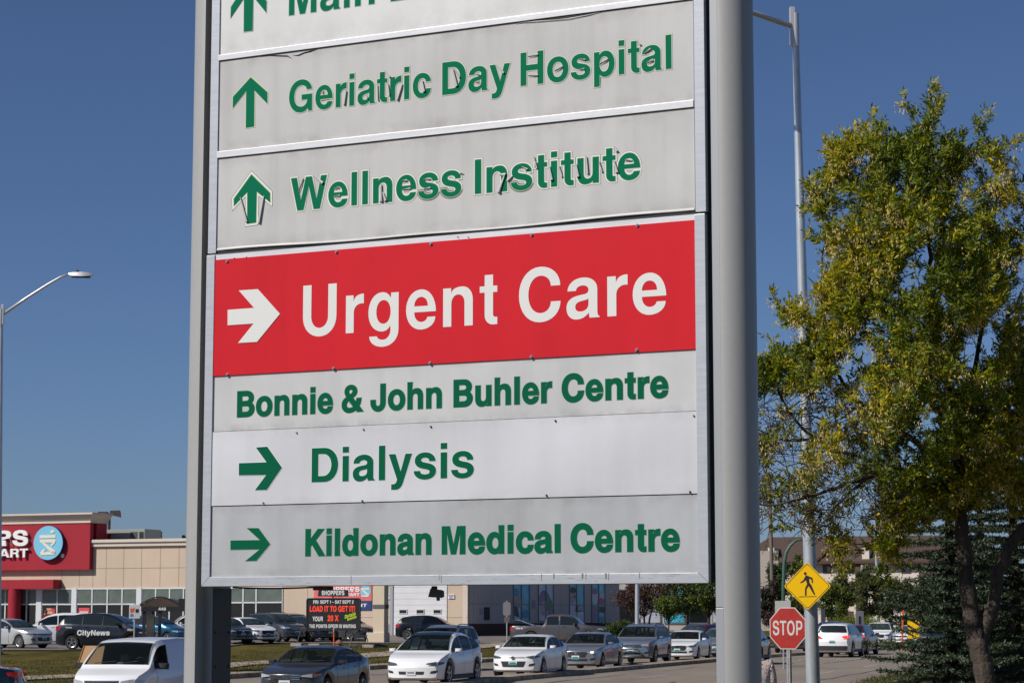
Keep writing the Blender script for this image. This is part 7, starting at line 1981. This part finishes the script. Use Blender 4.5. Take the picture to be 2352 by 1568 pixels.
# ================================================================== PEOPLE
M_skin = mat('skin', (.42, .24, .17), .55); M_hair = mat('hair_brown', (.05, .03, .02), .7); M_hairg = mat('hair_grey', (.30, .28, .26), .7)
def figure(name, label, loc_, rz, H, joints, m_skin, clothes, face=True, hair=M_hair, extra=None, group=None):
    """one skinned body; joints: name -> (x, y, z) for height 1; edges below; then clothing shells on parts of it"""
    root = empty(name, loc_, rz, label, 'person', group)
    me = bpy.data.meshes.new('body'); names = list(joints); E_ = [('hip', 'waist'), ('waist', 'chest'), ('chest', 'neck'), ('neck', 'head'), ('head', 'crown'), ('chest', 'shl'), ('shl', 'ell'), ('ell', 'wrl'), ('wrl', 'hal'), ('chest', 'shr'), ('shr', 'elr'), ('elr', 'wrr'), ('wrr', 'har'),
          ('hip', 'hil'), ('hil', 'knl'), ('knl', 'anl'), ('anl', 'tol'), ('hip', 'hir'), ('hir', 'knr'), ('knr', 'anr'), ('anr', 'tor')]
    for s_ in 'lr':
        for f in range(4): names.append('f%d%s' % (f, s_)); E_.append(('ha' + s_, 'f%d%s' % (f, s_)))
        names.append('th' + s_); E_.append(('wr' + s_, 'th' + s_))
        h = Vector(joints['ha' + s_]); w_ = Vector(joints['wr' + s_]); d = (h - w_).normalized(); sd = d.cross(Vector((1, 0, .2))).normalized()
        for f in range(4): joints['f%d%s' % (f, s_)] = tuple(h + d * (.036 - .004 * abs(f - 1.3)) + sd * (f - 1.5) * .011 + Vector((.006 * f * .3, 0, 0)))
        joints['th' + s_] = tuple(w_ + d * .03 + sd * -.028)
    rad = dict(hip=.085, waist=.072, chest=.088, neck=.030, head=.050, crown=.040, shl=.042, shr=.042, ell=.028, elr=.028, wrl=.018, wrr=.018, hal=.020, har=.020, hil=.062, hir=.062, knl=.036, knr=.036, anl=.024, anr=.024, tol=.020, tor=.020)
    me.from_pydata([tuple(c * H for c in joints[n]) for n in names], [(names.index(a), names.index(b)) for a, b in E_], [])
    o = bpy.data.objects.new('body', me); COL.objects.link(o); o.parent = root
    o.modifiers.new('skin', 'SKIN'); sub = o.modifiers.new('sub', 'SUBSURF'); sub.levels = 2; sub.render_levels = 2
    for i, n in enumerate(names):
        r_ = rad.get(n, .0075 if n[0] == 'f' else .009) * H; me.skin_vertices[0].data[i].radius = (r_, r_)
    me.skin_vertices[0].data[names.index('hip')].use_root = True
    bpy.context.view_layer.update()
    dg = bpy.context.evaluated_depsgraph_get(); nm = bpy.data.meshes.new_from_object(o.evaluated_get(dg)); o.modifiers.clear(); o.data = nm
    nm.materials.clear(); nm.materials.append(m_skin); nm.polygons.foreach_set('use_smooth', [True] * len(nm.polygons))
    # clothing: copies of body faces pushed outward
    import bmesh
    for (cn, test, m, push) in clothes:
        bm = bmesh.new(); bm.from_mesh(nm); bm.normal_update()
        bmesh.ops.delete(bm, geom=[f for f in bm.faces if not test(f.calc_center_median() / H)], context='FACES')
        for v in bm.verts: v.co += v.normal * push * H
        cm = bpy.data.meshes.new(cn); bm.to_mesh(cm); bm.free(); cm.materials.append(m)
        c = bpy.data.objects.new(cn, cm); COL.objects.link(c); c.parent = root
    hd = Vector(joints['head']) * H; cr = Vector(joints['crown']) * H; c0 = (hd + cr) / 2
    mb = MB(); mb.lathe([(0, .075 * H), (.045 * H, .062 * H), (.060 * H, .035 * H), (.063 * H, 0), (.058 * H, -.03 * H)], c0 + Vector((-.008 * H, 0, 0)), (0, 0, 1), n=14); mb.build('hair', hair, root, smooth=True)
    if face:
        mb = MB()
        for s_ in (-1, 1): mb.lathe([(0, .008 * H), (.008 * H, .003 * H)], c0 + Vector((.046 * H, s_ * .019 * H, -.012 * H)), (1, 0, 0), n=8)
        mb.build('eyes', M_bk, root)
        MB().tube([c0 + Vector((.050 * H, 0, -.01 * H)), c0 + Vector((.064 * H, 0, -.035 * H))], [.005 * H, .010 * H], 6).build('nose', m_skin, root)
        MB().box((c0.x + .050 * H), c0.x + .056 * H, -.016 * H + c0.y, .016 * H + c0.y, c0.z - .056 * H, c0.z - .050 * H).build('mouth', mat('lips', (.30, .10, .09), .5), root)
    return root
STAND = dict(hip=(0, 0, .52), waist=(0, 0, .61), chest=(0, 0, .745), neck=(.005, 0, .845), head=(.012, 0, .90), crown=(.010, 0, .955), shl=(0, .105, .80), ell=(-.02, .135, .63), wrl=(.04, .14, .49), hal=(.055, .14, .455),
             shr=(0, -.105, .80), elr=(-.02, -.135, .63), wrr=(.05, -.14, .50), har=(.07, -.14, .465), hil=(0, .055, .49), knl=(.03, .06, .27), anl=(-.02, .06, .035), tol=(.06, .07, .018), hir=(0, -.055, .49), knr=(-.01, -.06, .27), anr=(-.07, -.06, .045), tor=(0, -.07, .02))
def floral():
    m = mat('floral_cloth', (.62, .52, .48), .8); t = m.node_tree; b = t.nodes['Principled BSDF']
    v = t.nodes.new('ShaderNodeTexVoronoi'); v.inputs['Scale'].default_value = 22; tc = t.nodes.new('ShaderNodeTexCoord'); t.links.new(tc.outputs['Object'], v.inputs['Vector'])
    r_ = t.nodes.new('ShaderNodeValToRGB'); r_.color_ramp.elements[0].color = (.45, .03, .07, 1); r_.color_ramp.elements[1].color = (.66, .58, .52, 1); r_.color_ramp.elements[0].position = .25; r_.color_ramp.elements[1].position = .34
    t.links.new(v.outputs['Distance'], r_.inputs[0]); t.links.new(r_.outputs[0], b.inputs['Base Color']); return m
M_flo = floral(); M_gbag = mat('bag_green', (.01, .20, .10), .6); M_denim = mat('denim', (.05, .08, .15), .9); M_shirt = mat('shirt_red', (.38, .04, .04), .8); M_shirtd = mat('shirt_dark', (.04, .04, .05), .8)
wx = xat(1738, 37)
figure('person', 'person in a pink floral top with a green bag, mostly hidden behind the right post', (wx, 37, -.02), R(100), 1.66, dict(STAND), M_skin,
       [('floral_top', lambda c: .50 < c.z < .83 and not (abs(c.y) > .125 and c.z < .60), M_flo, .034), ('trousers', lambda c: .05 < c.z <= .52 and not abs(c.y) > .115, M_denim, .012), ('shoes', lambda c: c.z <= .05, M_shirtd, .006)])
bg_ = MB().box(-.10, .10, -.06, .06, 0, .34); bo = bg_.build('shopping_bag', M_gbag, None, bevel=.02); bo.location = (wx + .215, 36.8, .50); bo.rotation_euler = (0, 0, R(10)); tag(bo, 'green bag carried by the person in the floral top', 'bag')
px_ = xat(90, 148); figure('person', 'tiny person in a red shirt standing by the shop entrance', (px_, 150, .75), R(-60), 1.72, dict(STAND), M_skin, [('shirt', lambda c: .52 < c.z < .83, M_shirt, .014), ('trousers', lambda c: .05 < c.z <= .52 and not abs(c.y) > .115, M_denim, .012)], face=False)
# drivers
SEAT = dict(hip=(0, 0, .20), waist=(-.02, 0, .28), chest=(-.06, 0, .41), neck=(-.06, 0, .505), head=(-.05, 0, .56), crown=(-.05, 0, .615), shl=(-.06, .105, .465), ell=(.06, .135, .34), wrl=(.20, .09, .41), hal=(.235, .08, .43),
            shr=(-.06, -.105, .465), elr=(.06, -.135, .34), wrr=(.20, -.09, .40), har=(.235, -.08, .42), hil=(.03, .06, .19), knl=(.26, .07, .235), anl=(.34, .07, .06), tol=(.40, .07, .045), hir=(.03, -.06, .19), knr=(.26, -.07, .235), anr=(.34, -.07, .06), tor=(.40, -.07, .045))
def driver(root, c, label, shirt, hair=M_hair, up=.12, back=.52, H=1.66):
    M_ = Matrix.Rotation(root.rotation_euler.z, 4, 'Z')
    p = M_ @ Vector((c.L / 2 - c.st['ws'][1] * c.L - back, c.W * .20, up)) + root.location
    figure('person', label, p, root.rotation_euler.z, H, dict(SEAT), M_skin, [('shirt', lambda q: .24 < q.z < .49 and q.x < .10, shirt, .012), ('trousers', lambda q: q.z <= .25 and q.z > .07, M_denim, .010)], hair=hair)
M_shp = mat('shirt_plaid', (.45, .38, .36), .8); M_shb = mat('shirt_blue', (.10, .16, .30), .8)
driver(van, cv, 'driver with glasses in the open window of the white delivery van', M_shirtd, hair=M_hairg, up=.26, H=1.75)
driver(honda, ch, 'driver in a pale plaid shirt inside the dark grey sedan', M_shp, up=.0)
driver(tesla, ct, 'driver in dark clothes inside the white glass-roofed car', M_shirtd, up=.10)
driver(corolla, cc, 'driver in a blue shirt inside the white slim-grilled sedan', M_shb, up=.02)
